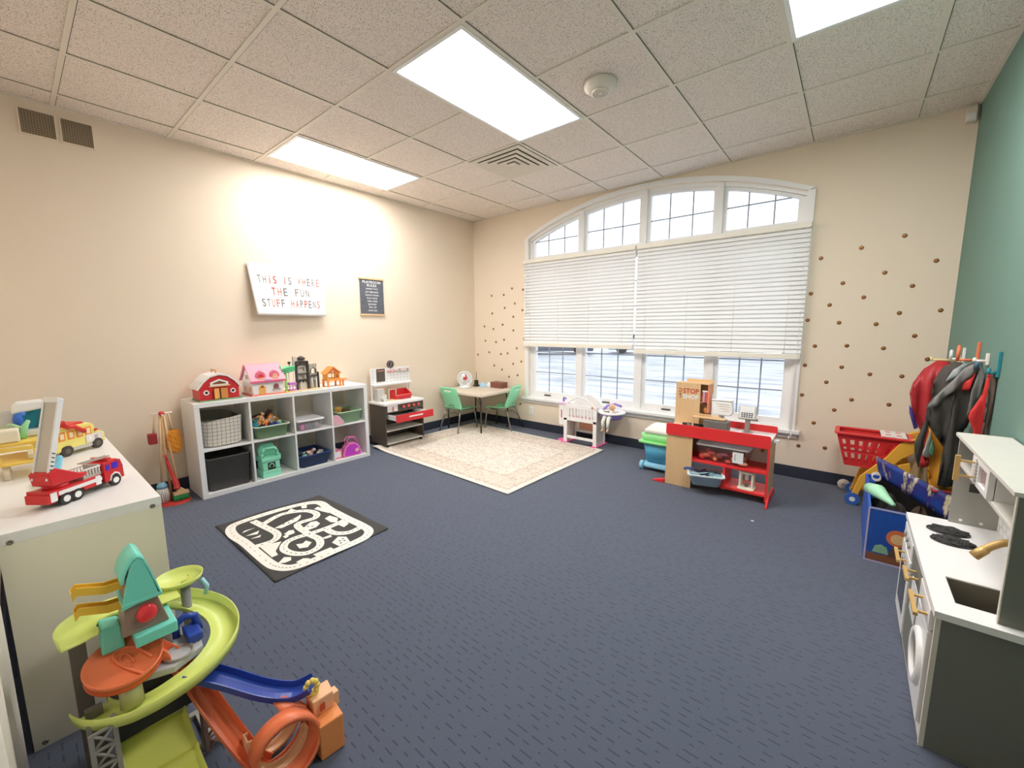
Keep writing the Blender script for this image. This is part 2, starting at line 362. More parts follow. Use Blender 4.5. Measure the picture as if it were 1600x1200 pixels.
struct('window_frame', FR, win)
MUNT = M('#8e99a8', .5, name='grille_between_panes')
edges = [X0+.035]+[e for x in MUL for e in (x-.028, x+.028)]+[X1-.035]
k = 0
for i in range(4):
    xa, xb = edges[2*i], edges[2*i+1]
    sb = .038 if i else .05
    sash = MB(); sash.box(xa, xa+sb, .045, .09, ZS+.085, 2.10, TRIM); sash.box(xb-.038, xb, .045, .09, ZS+.085, 2.10, TRIM)
    sash.box(xa, xb, .045, .09, ZS+.03, ZS+.085, TRIM); sash.box(xa, xb, .045, .09, 2.10, 2.145, TRIM)
    sh = struct('window_sash', sash, win)
    g = MB()
    w3 = (xb-.038-xa-sb)/3
    for q in (1, 2): g.box(xa+sb+w3*q-.006, xa+sb+w3*q+.006, .064, .072, ZS+.085, 2.10, MUNT)
    for z in (.765, 1.035, 1.305, 1.575, 1.845): g.box(xa+sb, xb-.038, .065, .071, z-.006, z+.006, MUNT)
    struct('window_grille', g, sh)
    struct('window_glass', MB().box(xa+sb-.005, xb-.033, .080, .083, ZS+.08, 2.105, GLASS), sh)
    # transom light above
    t = MB(); n = 10; ia = [(xa+(xb-xa)*q/n) for q in range(n+1)]; sbt = .032
    top = [(x, archz(x, X0, X1, ZSP, ZT)-.04) for x in ia]
    t.box(xa, xa+sbt, .0451, .0899, 2.238, archz(xa)-.045, TRIM); t.box(xb-sbt, xb, .0451, .0899, 2.238, archz(xb)-.045, TRIM); t.box(xa, xb, .045, .09, 2.205, 2.238, TRIM)
    for q in range(n): t.prism([(top[q][0], top[q][1]-.03), (top[q+1][0], top[q+1][1]-.03), top[q+1], top[q]], 'y', .045, .09, TRIM)
    ts = struct('transom_sash', t, win)
    g = MB()
    for q in (1, 2):
        x = xa+(xb-xa)*q/3; g.box(x-.006, x+.006, .064, .072, 2.238, archz(x)-.06, MUNT)
    zr = 2.44 if i in (1, 2, 3) else 2.42
    ends = [x for x in [xa+.01+(xb-xa-.02)*q/40 for q in range(41)] if archz(x)-.065 > zr]
    g.box(min(ends), max(ends), .065, .071, zr-.006, zr+.006, MUNT)
    struct('transom_grille', g, ts)
    gl = MB()
    for q in range(n): gl.prism([(top[q][0], 2.23), (top[q+1][0], 2.23), (top[q+1][0], top[q+1][1]-.02), (top[q][0], top[q][1]-.02)], 'y', .080, .083, GLASS)
    struct('transom_glass', gl, ts)
# latch handles on the sashes
for x in (1.22, 2.05, 2.75, 3.56):
    struct('window_latch', MB().box(x, x+.09, .025, .045, ZS+.034, ZS+.046, DMETAL), win)
sl = MB().box(X0-.09, X1+.09, -.055, .03, ZS-.03, ZS, TRIM); sl.box(X0-.07, X1+.07, -.02, 0, ZS-.075, ZS-.03, TRIM)
struct('trim_2', sl, bevel=.004)
struct('trim_3', MB().box(X0, X1, 0, ya+.004, ZS-.001, ZS+.003, TRIM))

# ceiling grid: runners on every tile joint, left out inside the light fixtures
T = .6096; GX, GY = .2331, -3.9964
GRID = M('#d8d1c4', .5, var=.02, name='grid_tee_paint'); SH = M('#6b6257', .9, name='tee_shadow_reveal')
gr = MB(); bw = .012
xs = [GX+T*i for i in range(-1, 9)]; ys = [GY+T*j for j in range(-1, 8)]
lights = {(0, 2), (0, 3), (3, 2), (3, 3), (6, 2), (6, 3)}
def inlight(i, j): return (i, j) in lights
def clampx(x): return min(max(x, 0.0), W)
def clampy(y): return min(max(y, YB), 0.0)
for i in range(0, 8):
    x = GX+T*i
    gr.box(x-bw, x+bw, YB, 0, H-.006, H-.0005, GRID)
for j in range(-1, 8):
    y = GY+T*j
    if not (YB < y < 0): continue
    for i in range(-1, 8):
        if j == 3 and inlight(i, 3): continue
        a, b = clampx(GX+T*i+bw), clampx(GX+T*(i+1)-bw)
        if b > a: gr.box(a, b, y-bw, y+bw, H-.006, H-.0005, GRID)
for (a, b, c, d) in ((0, .02, YB, 0), (W-.02, W, YB, 0), (.02, W-.02, -.02, 0), (.02, W-.02, YB, YB+.02)): gr.box(a, b, c, d, H-.009, H-.0005, GRID)
struct('trim_4', gr)
# thin dark strips painting the shade where a tile edge drops beside its runner
rv = MB()
for i in range(-1, 8):
    for j in range(-1, 7):
        if inlight(i, j): continue
        a, b, c, d = clampx(GX+T*i+bw), clampx(GX+T*(i+1)-bw), clampy(GY+T*j+bw), clampy(GY+T*(j+1)-bw)
        if b-a < .02 or d-c < .02: continue
        e = .004
        rv.box(a, a+e, c, d, H-.0022, H-.0008, SH); rv.box(a, b, c, c+e, H-.0022, H-.0008, SH)
struct('trim_5', rv)

# ------------------------------------------------------------------ ceiling fixtures
LENS = lens_mat()
def ceiling_light(i, label):
    x0, x1 = GX+T*i+bw, GX+T*(i+1)-bw; y0, y1 = GY+T*2+bw, GY+T*4-bw
    t = Thing('ceiling_light', label, 'ceiling light', ((x0+x1)/2, (y0+y1)/2, H), group='recessed ceiling light panels')
    f = MB(); e = .022; z0, z1 = H-.010, H-.0005
    f.box(x0, x1, y0, y0+e, z0, z1, WHITE); f.box(x0, x1, y1-e, y1, z0, z1, WHITE); f.box(x0, x0+e, y0+e, y1-e, z0, z1, WHITE); f.box(x1-e, x1, y0+e, y1-e, z0, z1, WHITE)
    t.part('frame', f); t.part('diffuser', MB().box(x0+e, x1-e, y0+e, y1-e, H-.006, H-.001, LENS))
ceiling_light(3, 'large rectangular light panel at the middle of the ceiling beside the round detector')
ceiling_light(0, 'rectangular light panel in the ceiling nearest the cream wall with the banner')
ceiling_light(6, 'rectangular light panel cut by the top edge near the green wall')
# square four-way air diffuser
cx, cy = GX+T*2.5, GY+T*4.5
t = Thing('air_diffuser', 'square white louvred air diffuser in a ceiling tile', 'air vent', (cx, cy, H))
DW = M('#cfc8bb', .5, name='diffuser_paint'); DK = M('#6f6455', .9, name='duct_dark')
for k in range(4):
    r = .285-.062*k; ri = r-.051; z0 = H-.004-.006*k
    f = MB()
    P = [(cx-r, cy-r), (cx+r, cy-r), (cx+r, cy+r), (cx-r, cy+r)]; Q = [(cx-ri, cy-ri), (cx+ri, cy-ri), (cx+ri, cy+ri), (cx-ri, cy+ri)]
    vs = [(x, y, H-.014 if k else H-.010) for x, y in P]+[(x, y, H-.008) for x, y in Q]
    vs += [(x, y, z+.002) for x, y, z in vs]
    fs = []
    for q in range(4): a = (q+1) % 4; fs += [(q, a, 4+a, 4+q), (8+q, 12+q, 12+a, 8+a), (q, 8+q, 8+a, a), (4+q, 4+a, 12+a, 12+q)]
    f.add(vs, fs, DW); t.part('louvre_frame', f)
t.part('core', MB().box(cx-.04, cx+.04, cy-.04, cy+.04, H-.018, H-.012, DW))
t.part('duct_opening', MB().box(cx-.25, cx+.25, cy-.25, cy+.25, H-.0025, H-.0008, DK))
# smoke detector
t = Thing('smoke_detector', 'round off-white smoke detector on the ceiling beside the large light panel', 'smoke detector', (2.95, -1.87, H))
SD = M('#d9d2c6', .45, name='aged_white_plastic')
t.part('base', MB().lathe((2.95, -1.87, H), [(.0, -.001), (.098, -.001), (.100, -.012), (.096, -.030), (.072, -.048), (.060, -.050), (0, -.050)], SD, 32))
t.part('sensor_cap', MB().lathe((2.95, -1.87, H), [(.0, -.050), (.050, -.050), (.050, -.060), (.044, -.062), (.044, -.056), (.034, -.056), (.034, -.062), (.027, -.062), (.027, -.057), (.017, -.057), (.017, -.063), (.008, -.063), (0, -.063)], SD, 32))
# return grilles high on the left wall
for y0, y1, z0, z1, s in ((-4.150, -3.995, 2.615, 2.765, 'left-hand square return grille high on the cream wall'), (-3.965, -3.815, 2.615, 2.765, 'right-hand square return grille high on the cream wall')):
    t = Thing('wall_vent', s, 'air vent', (0, (y0+y1)/2, z0), group='pair of square return grilles')
    GB = M('#a3927a', .6, name='grille_tan')
    f = MB(); f.box(.0005, .008, y0-.008, y1+.008, z0-.008, z0, WALLM); f.box(.0005, .008, y0-.008, y1+.008, z1, z1+.008, WALLM); f.box(.0005, .008, y0-.008, y0, z0, z1, WALLM); f.box(.0005, .008, y1, y1+.008, z0, z1, WALLM)
    t.part('frame', f); t.part('backing', MB().box(.0003, .002, y0, y1, z0, z1, DK))
    f = MB(); n = 12
    for k in range(n):
        z = z0+(z1-z0)*(k+.5)/n; f.prism([(.0025, z-.005), (.0065, z-.007), (.0070, z-.0055), (.003, z-.002)], 'y', y0, y1, GB)
        y = y0+(y1-y0)*(k+.5)/n; f.box(.0015, .0025, y-.0015, y+.0015, z0, z1, GB)
    t.part('slats', f)
# small white alarm sounder at the corner of green and window wall
t = Thing('wall_sensor', 'small white plastic sensor box in the top corner by the green wall', 'sensor', (4.775, -.02, 2.70))
t.part('housing', MB().box(4.75, 4.805, -.045, -.002, 2.715, 2.815, SD), bevel=.006); t.part('cover', MB().box(4.756, 4.799, -.050, -.044, 2.722, 2.765, WHITE), bevel=.002)

# ------------------------------------------------------------------ blinds
SLAT = M('#f0efee', .45, var=.02, name='faux_wood_slat'); RAILB = M('#e8ddd2', .5, name='blind_rail_cream')
def blind(x0, x1, zb, label, cordx, tass):
    t = Thing('window_blind', label, 'blind', ((x0+x1)/2, -.05, zb))
    t.part('headrail', MB().box(x0, x1, -.075, -.020, 2.150, 2.195, RAILB), bevel=.004)
    s = MB(); z = 2.135; n = 0
    while z > zb+.062:
        tilt = math.radians(62); hw = .0255; c, d = math.cos(tilt)*hw, math.sin(tilt)*hw
        m0 = .0032
        pr = [(-.047-c, z-d), (-.047+.003, z+.002), (-.047+c, z+d), (-.047+c-m0, z+d+.001), (-.047-.001, z+.004), (-.047-c-m0, z-d+.001)]
        s.prism(pr, 'x', x0+.005, x1-.005, SLAT); z -= .0385; n += 1
    t.part('slats', s)
    t.part('bottom_rail', MB().box(x0+.003, x1-.003, -.075, -.022, zb, zb+.045, RAILB), bevel=.004)
    l = MB()
    for k in range(4):
        x = x0+.12+(x1-x0-.24)*k/3
        for y in (-.0752, -.0208): l.cyl((x, y, zb+.045), (x, y, 2.155), .0012, SLAT, n=5)
    t.part('ladder_cords', l)
    c = MB(); c.cyl((cordx, -.083, tass), (cordx, -.083, 2.15), .0015, SLAT, n=6); c.cyl((cordx+.012, -.083, tass+.03), (cordx+.008, -.083, 2.15), .0015, SLAT, n=6)
    t.part('lift_cord', c); c = MB()
    c.cyl((cordx, -.083, tass-.035), (cordx, -.083, tass), .008, RAILB, .004, n=10); c.cyl((cordx+.012, -.083, tass-.01), (cordx+.012, -.083, tass+.03), .008, RAILB, .004, n=10)
    t.part('tassel', c)
blind(.945, 2.442, 1.105, 'left white slatted blind, nearest the corner with the play table', 1.0, 1.55)
blind(2.452, 3.945, 1.060, 'right white slatted blind, wider looking, above the play shop counter', 3.915, .39)

# ------------------------------------------------------------------ outside
struct('ground_outside', MB().box(-70, 60, .6, 70, -.32, -.22, pave_mat()))
def car(x, y, z, rz, body, label):
    t = Thing('parked_car', label, 'car', (x, y, z), rz, local=True); b = M(body, .3, .3); g = M('#20242a', .15)
    t.part('body', MB().prism([(-2.2, .22), (-2.15, .75), (-1.4, .85), (-.8, .88), (-.75, .9), (1.3, .9), (2.1, .85), (2.25, .6), (2.2, .22)], 'y', -.85, .85, b), bevel=.06)
    t.part('cabin', MB().prism([(-1.15, .86), (-.45, 1.38), (1.2, 1.4), (2.0, .86)], 'y', -.74, .74, g), bevel=.08)
    for sx in (-1.4, 1.4):
        for sy in (-.86, .86): t.part('wheel', MB().cyl((sx, sy-.1, .33), (sx, sy+.1, .33), .33, M('#1b1b1c', .8), n=20))
car(-9.6, 16.8, -.22, .5, '#4a525e', 'dark grey car parked outside, seen through the leftmost pane')
car(-5.5, 20.5, -.22, .4, '#a9b3bf', 'pale silver car parked outside, seen through the second window')
car(0.5, 21.5, -.22, .3, '#6c7078', 'grey car parked outside behind the right blind bottom edge')
sb = MB(); sb.sheet(lambda u, v: (-30+60*u, 24+6*v, -.22+.5*math.sin(PI*v)*(.6+.4*math.sin(u*37))), 60, 6, M('#f2f4f8', .8, name='snow'))
single('snow_bank', 'low bank of ploughed snow along the far side of the car park', 'snow', sb)['kind'] = 'stuff'

# ------------------------------------------------------------------ wall pieces
DOTM = M('#8a5b33', .35, .6, name='bronze_dot')
dR = [(4.516, 2.011), (4.272, 1.953), (4.02, 1.9), (4.701, 1.81), (4.427, 1.749), (4.179, 1.688), (4.591, 1.638), (3.974, 1.616), (4.318, 1.568), (4.107, 1.516), (4.757, 1.453), (4.537, 1.439), (3.968, 1.394), (4.18, 1.37), (4.41, 1.356), (4.637, 1.266), (4.034, 1.175), (4.245, 1.183), (4.469, 1.168), (4.722, 1.093), (3.976, 1.009), (4.226, 1.006), (4.406, 0.959), (4.594, 0.956), (4.135, 0.874), (3.975, 0.749), (4.311, 0.742), (4.54, 0.727), (4.206, 0.644), (4.076, 0.514), (3.983, 0.293), (4.169, 0.307)]
dL = [(0.705, 1.865), (0.892, 1.839), (0.56, 1.788), (0.337, 1.789), (0.753, 1.665), (0.575, 1.614), (0.882, 1.573), (0.345, 1.545), (0.726, 1.492), (0.192, 1.367), (0.536, 1.387), (0.363, 1.329), (0.725, 1.309), (0.907, 1.198), (0.56, 1.181), (0.208, 1.162), (0.41, 1.147), (0.784, 1.07), (0.278, 1.0), (0.056, 0.959), (0.5, 0.981), (0.622, 0.996), (0.862, 0.894), (0.719, 0.856), (0.373, 0.816), (0.517, 0.764), (0.798, 0.705), (0.645, 0.672), (0.771, 0.482), (0.843, 0.314)]
dots = [(x, z, 1) for x, z in dR]+[(x, z, 0) for x, z in dL]
proto = None
for x, z, r in dots:
    if proto is None:
        mb = MB().lathe((0, 0, 0), [(0, -.003), (.009, -.003), (.0145, -.0022), (.0155, 0)], DOTM, 20, 'y')
        mb.lathe((0, 0, 0), [(0, -.0036), (.005, -.0036), (.005, -.003)], M('#b98a55', .3, .7), 14, 'y')
        o = proto = single('wall_dot', '', 'wall decal', mb, off=(0, 0, 0))
    else: o = proto.copy(); COL.objects.link(o)
    o.location = (x, -.0003, z)
    o['label'] = 'small round bronze dot on the wall right of the window' if r else 'small round bronze dot on the wall left of the window, near the corner'
    o['group'] = 'bronze dots right of the window' if r else 'bronze dots left of the window'
def outlet(x, z, label):
    t = Thing('wall_outlet', label, 'outlet', (x, 0, z)); t.part('cover_plate', MB().box(x-.035, x+.035, -.006, 0, z-.057, z+.057, WHITE), bevel=.002)
    for dz in (-.022, .022):
        mb = MB().box(x-.016, x+.016, -.0075, -.006, z+dz-.013, z+dz+.013, M('#e6e2da', .4)); mb.box(x-.008, x-.005, -.0082, -.0075, z+dz-.005, z+dz+.006, BLACK); mb.box(x+.005, x+.008, -.0082, -.0075, z+dz-.005, z+dz+.006, BLACK)
        t.part('socket', mb)
outlet(1.03, .245, 'white wall outlet below the left end of the window sill')

# banner: creased white fabric, pinned at the top corners, lower edge standing off the wall
def banxyz(u, v):          # u along y, v up
    yl = -2.920+.030*(1-v); yr = -2.205-.035*(1-v)
    y = yl+(yr-yl)*u; z = 1.470+(1.940-1.470)*v
    off = .012+(1-v)*.085*(1-.45*u)+.006*math.sin(u*14)*(1-v)
    return (off, y, z)
BAN = M('#f4efe8', .9, bump=.5, bs=14, var=.03, name='creased_white_cloth')
t = Thing('wall_banner', 'white creased cloth banner reading THIS IS WHERE THE FUN STUFF HAPPENS', 'banner', (0, -2.56, 1.47))
t.part('cloth', MB().sheet(banxyz, 36, 20, BAN), solid=.002)
LC = ['#827e7a', '#8f827c', '#b96f5c', '#b04f3a', '#b58078', '#747272', '#a67f75', '#857b72']
def fnb(u, v, d):
    p = banxyz(u, v); return (p[0]+.003, p[1], p[2])
rows = [('THiS IS WHERE', .50, .70, .84), ('THE FUN', .50, .47, .54), ('STUFF HAPPENS', .50, .24, .84)]
colr = {0: [0, 1, 2, 3, 9, 4, 5, 9, 3, 2, 5, 0, 4], 1: [3, 2, 5, 9, 7, 0, 7], 2: [5, 0, 4, 2, 5, 9, 4, 2, 5, 3, 5, 0, 4]}
for ri, (s, cu_, cv, wid) in enumerate(rows):
    n = len(s); mb = MB(); cw = wid/n
    for k, ch in enumerate(s):
        if ch == ' ': continue
        text(mb, ch, lambda u, v, d: fnb(u, v, d), cw*(.25 if ch in 'iI' else .66), .155, M(LC[colr[ri][k] % 8], .9, var=.05), cx=cu_-wid/2+cw*(k+.5), cz=cv, bold=.012)
    t.part('lettering', mb)
pn = MB()
for y in (-2.90, -2.225): pn.ball((.016, y, 1.925), .005, METAL)
t.part('push_pins', pn)

# rules poster on wooden rails
t = Thing('wall_poster', 'dark grey hanging poster reading PLAYROOM RULES between wooden rails', 'poster', (0, -1.665, 1.49))
t.part('rail', MB().box(.004, .016, -1.822, -1.505, 1.890, 1.908, PINE)); t.part('rail', MB().box(.004, .016, -1.822, -1.505, 1.488, 1.508, PINE))
t.part('sheet', MB().box(.007, .010, -1.812, -1.515, 1.505, 1.893, streak_mat('chalkboard_grey', [(0, lin('#474a52')), (.5, lin('#5f636c')), (1, lin('#7b7f88'))], ns=30, rough=.8)))
t.part('hanging_string', MB().tube([(.008, -1.74, 1.905), (.006, -1.665, 1.955), (.008, -1.59, 1.905)], .0015, M('#d8c9ae', .9), 6))
mb = MB(); fr_ = lambda u, v, d: (.0105, u, v)
WT = M('#f2efec', .8)
for s, z, wid, hh in (('PLAYROOM', 1.862, .225, .028), ('RULES', 1.826, .12, .028), ('SHARE TOYS', 1.788, .15, .016), ('LET IMAGINE', 1.752, .165, .017), ('ALWAYS SHARE', 1.718, .17, .017), ('PLAY NICE', 1.684, .13, .017), ('TAKE TURNS', 1.650, .13, .017), ('BE KIND', 1.616, .10, .017), ('TIDY UP', 1.582, .10, .017), ('HAVE FUN', 1.546, .11, .018)):
    text(mb, s, fr_, wid, hh, WT, cx=-1.664, cz=z, bold=.01)
t.part('lettering', mb)

# pale curtain at the near left, beside the shelf unit
def cur(u, v):
    x = 2.43+.62*u; return (x, -4.468+.018*math.sin(u*34)+.006*math.sin(u*11+v*3), .015+2.25*v)
t = Thing('curtain', 'pale cloth curtain hanging at the far left edge behind the shelf unit', 'curtain', (2.74, -4.468, .015))
t.part('cloth', MB().sheet(cur, 60, 12, M('#e5dace', .9, bump=.3, bs=20, name='pale_linen')), solid=.003)
t.part('curtain_rod', MB().cyl((2.38, -4.468, 2.28), (3.1, -4.468, 2.28), .010, DMETAL))

# ================================================================== helpers for toys and bins
def rrect(x0, x1, y0, y1, r, n=4):
    out = []
    for cx, cy, a in ((x1-r, y1-r, 0), (x0+r, y1-r, PI/2), (x0+r, y0+r, PI), (x1-r, y0+r, 3*PI/2)):
        for k in range(n+1): t = a+PI/2*k/n; out.append((cx+r*math.cos(t), cy+r*math.sin(t)))
    return out
def bin_mb(x0, x1, y0, y1, z0, z1, tap, m, r=.02, rim=.008, th=.003, rimm=None, single=False):
    """open tapered tub: outer wall, rolled rim, inner wall, floor"""
    mb = MB(); lv = [(z0, tap, 0), (z1-.008, 0, 0), (z1-.008, -rim, 0), (z1, -rim, 0), (z1, th, 0), (z0+.004, tap+th, 0)]
    vs = []; n = None
    if single: lv = [(z0, tap, 0), (z1-.006, 0, 0), (z1, -rim, 0)]
    for z, ins, _ in lv:
        p = rrect(x0+ins, x1-ins, y0+ins, y1-ins, max(.004, r)); n = len(p); vs += [(a, b, z) for a, b in p]
    fs = [(i*n+k, i*n+(k+1) % n, (i+1)*n+(k+1) % n, (i+1)*n+k) for i in range(5) for k in range(n)]
    if single:
        mb.add(vs, fs[:2*n], m, True); mb.add(vs[:n], [tuple(range(n))], m); return mb
    mb.add(vs, fs[:n], m, True); mb.add(vs, fs[n:4*n], rimm or m, False); mb.add(vs, fs[4*n:], m, True)
    mb.add(vs[:n], [tuple(range(n))], m); mb.add(vs[5*n:], [tuple(range(n))], m); return mb
def toy_figure(c, s, rz, tilt, shirt, skin, label, group=None, hair='#3b2a20'):
    t = Thing('toy_figure', label, 'toy figure', c, 0, group, local=True); t.o.rotation_euler = (tilt, .25, rz)
    b = MB(); b.ball((0, 0, .045*s), (.018*s, .013*s, .028*s), M(shirt)); 
    for sx in (-1, 1):
        b.tube([(sx*.016*s, 0, .062*s), (sx*.030*s, -.006*s, .048*s), (sx*.036*s, -.016*s, .038*s)], [.007*s, .006*s, .005*s], M(skin))
        b.tube([(sx*.009*s, 0, .025*s), (sx*.011*s, -.004*s, .004*s), (sx*.012*s, -.012*s, -.012*s)], [.009*s, .008*s, .006*s], M(shirt))
    t.part('body', b); h = MB().ball((0, 0, .088*s), .015*s, M(skin)); h.ball((0, .003*s, .093*s), (.0165*s, .0155*s, .013*s), M(hair)); t.part('head', h)
    return t
def toy_animal(c, s, rz, col, label, group=None, tilt=0):
    t = Thing('toy_animal', label, 'toy animal', c, 0, group, local=True); t.o.rotation_euler = (tilt, 0, rz)
    b = MB(); b.ball((0, 0, .026*s), (.032*s, .016*s, .017*s), M(col)); b.tube([(.022*s, 0, .03*s), (.034*s, 0, .045*s), (.042*s, 0, .052*s)], [.011*s, .009*s, .009*s], M(col))
    b.ball((.047*s, 0, .052*s), (.014*s, .010*s, .010*s), M(col)); b.tube([(-.03*s, 0, .03*s), (-.045*s, 0, .022*s), (-.055*s, 0, .03*s)], [.008*s, .005*s, .002*s], M(col))
    for sx in (-1, 1):
        for sy in (-1, 1): b.cyl((sx*.02*s, sy*.009*s, .02*s), (sx*.022*s, sy*.011*s, 0), .007*s, M(col), .006*s, n=8)
        b.ball((.042*s, sx*.008*s, .062*s), .004*s, M(col))
    t.part('body', b); return t
def toy_ball(c, r, col, label, group=None):
    mb = MB().ball(c, r, M(col, .35)); mb.lathe(c, [(r*1.003, -.0015), (r*1.006, 0), (r*1.003, .0015)], M('#f0ece4'), 18)
    return single('toy_ball', label, 'toy ball', mb, group)
def toy_block(c, d, rz, col, label, group=None, tilt=0.2):
    R = Euler((tilt, tilt/2, rz)).to_matrix(); mb = MB().cbox(c, d, M(col, .4), R)
    off = Vector((0, 0, 0)); top = Vector(c)+R @ Vector((0, 0, d[2]/2))
    for sx in (-1, 1): q = R @ Vector((sx*d[0]/4, 0, 0)); mb.cyl(top+q-R @ Vector((0, 0, .001)), top+q+R @ Vector((0, 0, .005)), min(d[0], d[1])*.18, M(col, .4), n=10)
    return single('toy_block', label, 'toy block', mb, group, bevel=.001)
def toy_car(c, s, rz, col, label, tilt=0, group=None):
    t = Thing('toy_car', label, 'toy car', c, 0, group, local=True); t.o.rotation_euler = (tilt, 0, rz); m = M(col, .3)
    t.part('body', MB().prism([(-.04*s, .008*s), (-.041*s, .02*s), (-.025*s, .024*s), (-.012*s, .036*s), (.012*s, .036*s), (.022*s, .024*s), (.040*s, .02*s), (.041*s, .008*s)], 'y', -.017*s, .017*s, m), bevel=.002)
    for sx in (-.024, .025):
        for sy in (-.017, .017): t.part('wheel', MB().cyl((sx*s, sy*s-.003, .009*s), (sx*s, sy*s+.003, .009*s), .009*s, BLACK, n=12))
    return t

# ------------------------------------------------------------------ cube shelves
def cube_shelf(name_label, x0, x1, y0, y1, ht, along, faces, ncol=4, bot=True):
    """open shelf of 4 x 2 cubes. along='y' opens towards +x; along='x' opens towards +y"""
    th = .036; ti = .015
    t = Thing('cube_shelf', name_label, 'shelf unit', ((x0+x1)/2, (y0+y1)/2, 0))
    if along == 'y':
        t.part('top_panel', MB().box(x0, x1, y0, y1, ht-th, ht, WHITE), bevel=.0015); t.part('bottom_panel', MB().box(x0, x1, y0+th, y1-th, 0, th, WHITE), bevel=.001)
        t.part('side_panel', MB().box(x0, x1, y0, y0+th, 0, ht-th, WHITE), bevel=.001); t.part('side_panel', MB().box(x0, x1, y1-th, y1, 0, ht-th, WHITE), bevel=.001)
        zm = ht/2; L = (y1-y0-2*th-(ncol-1)*ti)/ncol
        t.part('middle_shelf', MB().box(x0, x1-.004, y0+th, y1-th, zm-ti/2, zm+ti/2, WHITE))
        for k in range(1, ncol):
            y = y0+th+k*L+(k-1)*ti
            t.part('divider', MB().box(x0, x1-.003, y, y+ti, th, zm-ti/2, WHITE)); t.part('divider', MB().box(x0, x1-.003, y, y+ti, zm+ti/2, ht-th, WHITE))
    else:
        t.part('top_panel', MB().box(x0, x1, y0, y1, ht-th, ht, WHITE), bevel=.0015); t.part('bottom_panel', MB().box(x0+th, x1-th, y0, y1, 0, th, WHITE), bevel=.001)
        WARMSIDE = M('#ecdccb', .4, var=.02, name='white_laminate_warm_tint')  # end panel's white tinted warm to offset bounce light from the green wall
        t.part('side_panel', MB().box(x0, x0+th, y0, y1, 0, ht-th, WHITE), bevel=.001); sp = t.part('side_panel', MB().box(x1-th, x1, y0, y1, 0, ht-th, WARMSIDE), bevel=.001)
        zm = ht/2; L = (x1-x0-2*th-(ncol-1)*ti)/ncol
        t.part('middle_shelf', MB().box(x0+th, x1-th, y0, y1-.004, zm-ti/2, zm+ti/2, WHITE))
        for k in range(1, ncol):
            x = x0+th+k*L+(k-1)*ti
            t.part('divider', MB().box(x, x+ti, y0, y1-.003, th, zm-ti/2, WHITE)); t.part('divider', MB().box(x, x+ti, y0, y1-.003, zm+ti/2, ht-th, WHITE))
        for yy in (y0+.025, y1-.025):
            for zz in (.018, ht-th/2-.012):
                t.part('screw_cap', MB().lathe((x1, yy, zz), [(0, .0012), (.003, .0012), (.003, .0025), (.0075, .0022), (.008, 0)], M('#7d776e', .4, .5), 14, 'x'), sp)
    return t
cube_shelf('long white cube shelf with eight openings against the cream wall', .02, .405, -3.500, -2.030, .77, 'y', None)
cube_shelf('white cube shelf seen end-on at the left edge, fire truck on top', .90, 2.362, -4.435, -4.055, .735, 'x', None)
CY = [-3.464, -3.1115, -2.7590, -2.4065]; CL = .3375; ZB, ZM = .036, .3925
GRP = 'toys in the storage cubes'
# 1 top: checked canvas basket, leaning
GF = grid_fabric(); cx, cy = .235, CY[0]+.165
def basket(u, v):
    a = 2*PI*u; s = 1-.10*(1-v); zz = .005+.235*v+.018*math.sin(a*2+.6)*v-.02*v*math.cos(a)
    ex = abs(math.cos(a))**.6*math.copysign(1, math.cos(a)); ey = abs(math.sin(a))**.6*math.copysign(1, math.sin(a))
    return (cx+.145*s*ex, cy+.148*s*ey+.010*v*math.sin(3*a), ZM+zz)
b = MB().sheet(basket, 40, 10, GF); b.sheet(lambda u, v: (cx+(basket(u, 1)[0]-cx)*(.96-.03*v), cy+(basket(u, 1)[1]-cy)*(.96-.03*v), basket(u, 1)[2]-.0-.09*v), 40, 4, M('#8d8578', .95, name='grey_lining'))
b.add([basket(k/40, 0) for k in range(40)], [tuple(range(40))], GF); b.add([(cx+(p[0]-cx)*.92, cy+(p[1]-cy)*.92, ZM+.13) for p in [basket(k/40, 1) for k in range(40)]], [tuple(range(40))], M('#8d8578', .95, name='grey_lining'))
single('fabric_basket', 'slouchy white canvas basket with black window-check in the top left cube', 'basket', b)
# 1 bottom: dark grey felt bin
cy = CY[0]+.168
FELT = M('#57534f', .95, bump=.4, bs=90, name='charcoal_felt')
t = Thing('storage_bin', 'charcoal grey fabric bin filling the bottom left cube', 'storage bin', (.24, cy, ZB))
t.part('body', bin_mb(.085, .385, cy-.152, cy+.152, ZB+.001, ZB+.272, .012, FELT, .02, .002, .006))
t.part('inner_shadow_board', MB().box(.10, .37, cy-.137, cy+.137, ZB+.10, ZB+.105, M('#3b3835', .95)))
# 2 top: sage tub with toys
def tub(x0, x1, y0, y1, z0, z1, col, rimc, label):
    t = Thing('plastic_tub', label, 'storage tub', ((x0+x1)/2, (y0+y1)/2, z0))
    t.part('body', bin_mb(x0, x1, y0, y1, z0+.001, z1, .018, M(col, .45), .025, .009, .003, M(rimc, .45))); return t
y2 = CY[1]+.165
tub(.07, .395, y2-.135, y2+.135, ZM, ZM+.112, '#7a9a72', '#cfdcc6', 'sage green tub heaped with toys in the second top cube')
zt = ZM+.075
toy_animal((.30, y2-.03, zt+.02), 1.5, 2.4, '#e08a3c', 'orange toy animal standing up out of the sage green tub', GRP, .3)
toy_figure((.31, y2-.085, zt+.045), 1.15, .4, -.3, '#e8a070', '#f0b489', 'bare peach doll reaching up out of the sage green tub', GRP)
toy_figure((.28, y2+.06, zt+.02), 1.1, -.8, .5, '#e9b23a', '#c98a5a', 'toy figure in yellow lying in the sage green tub', GRP)
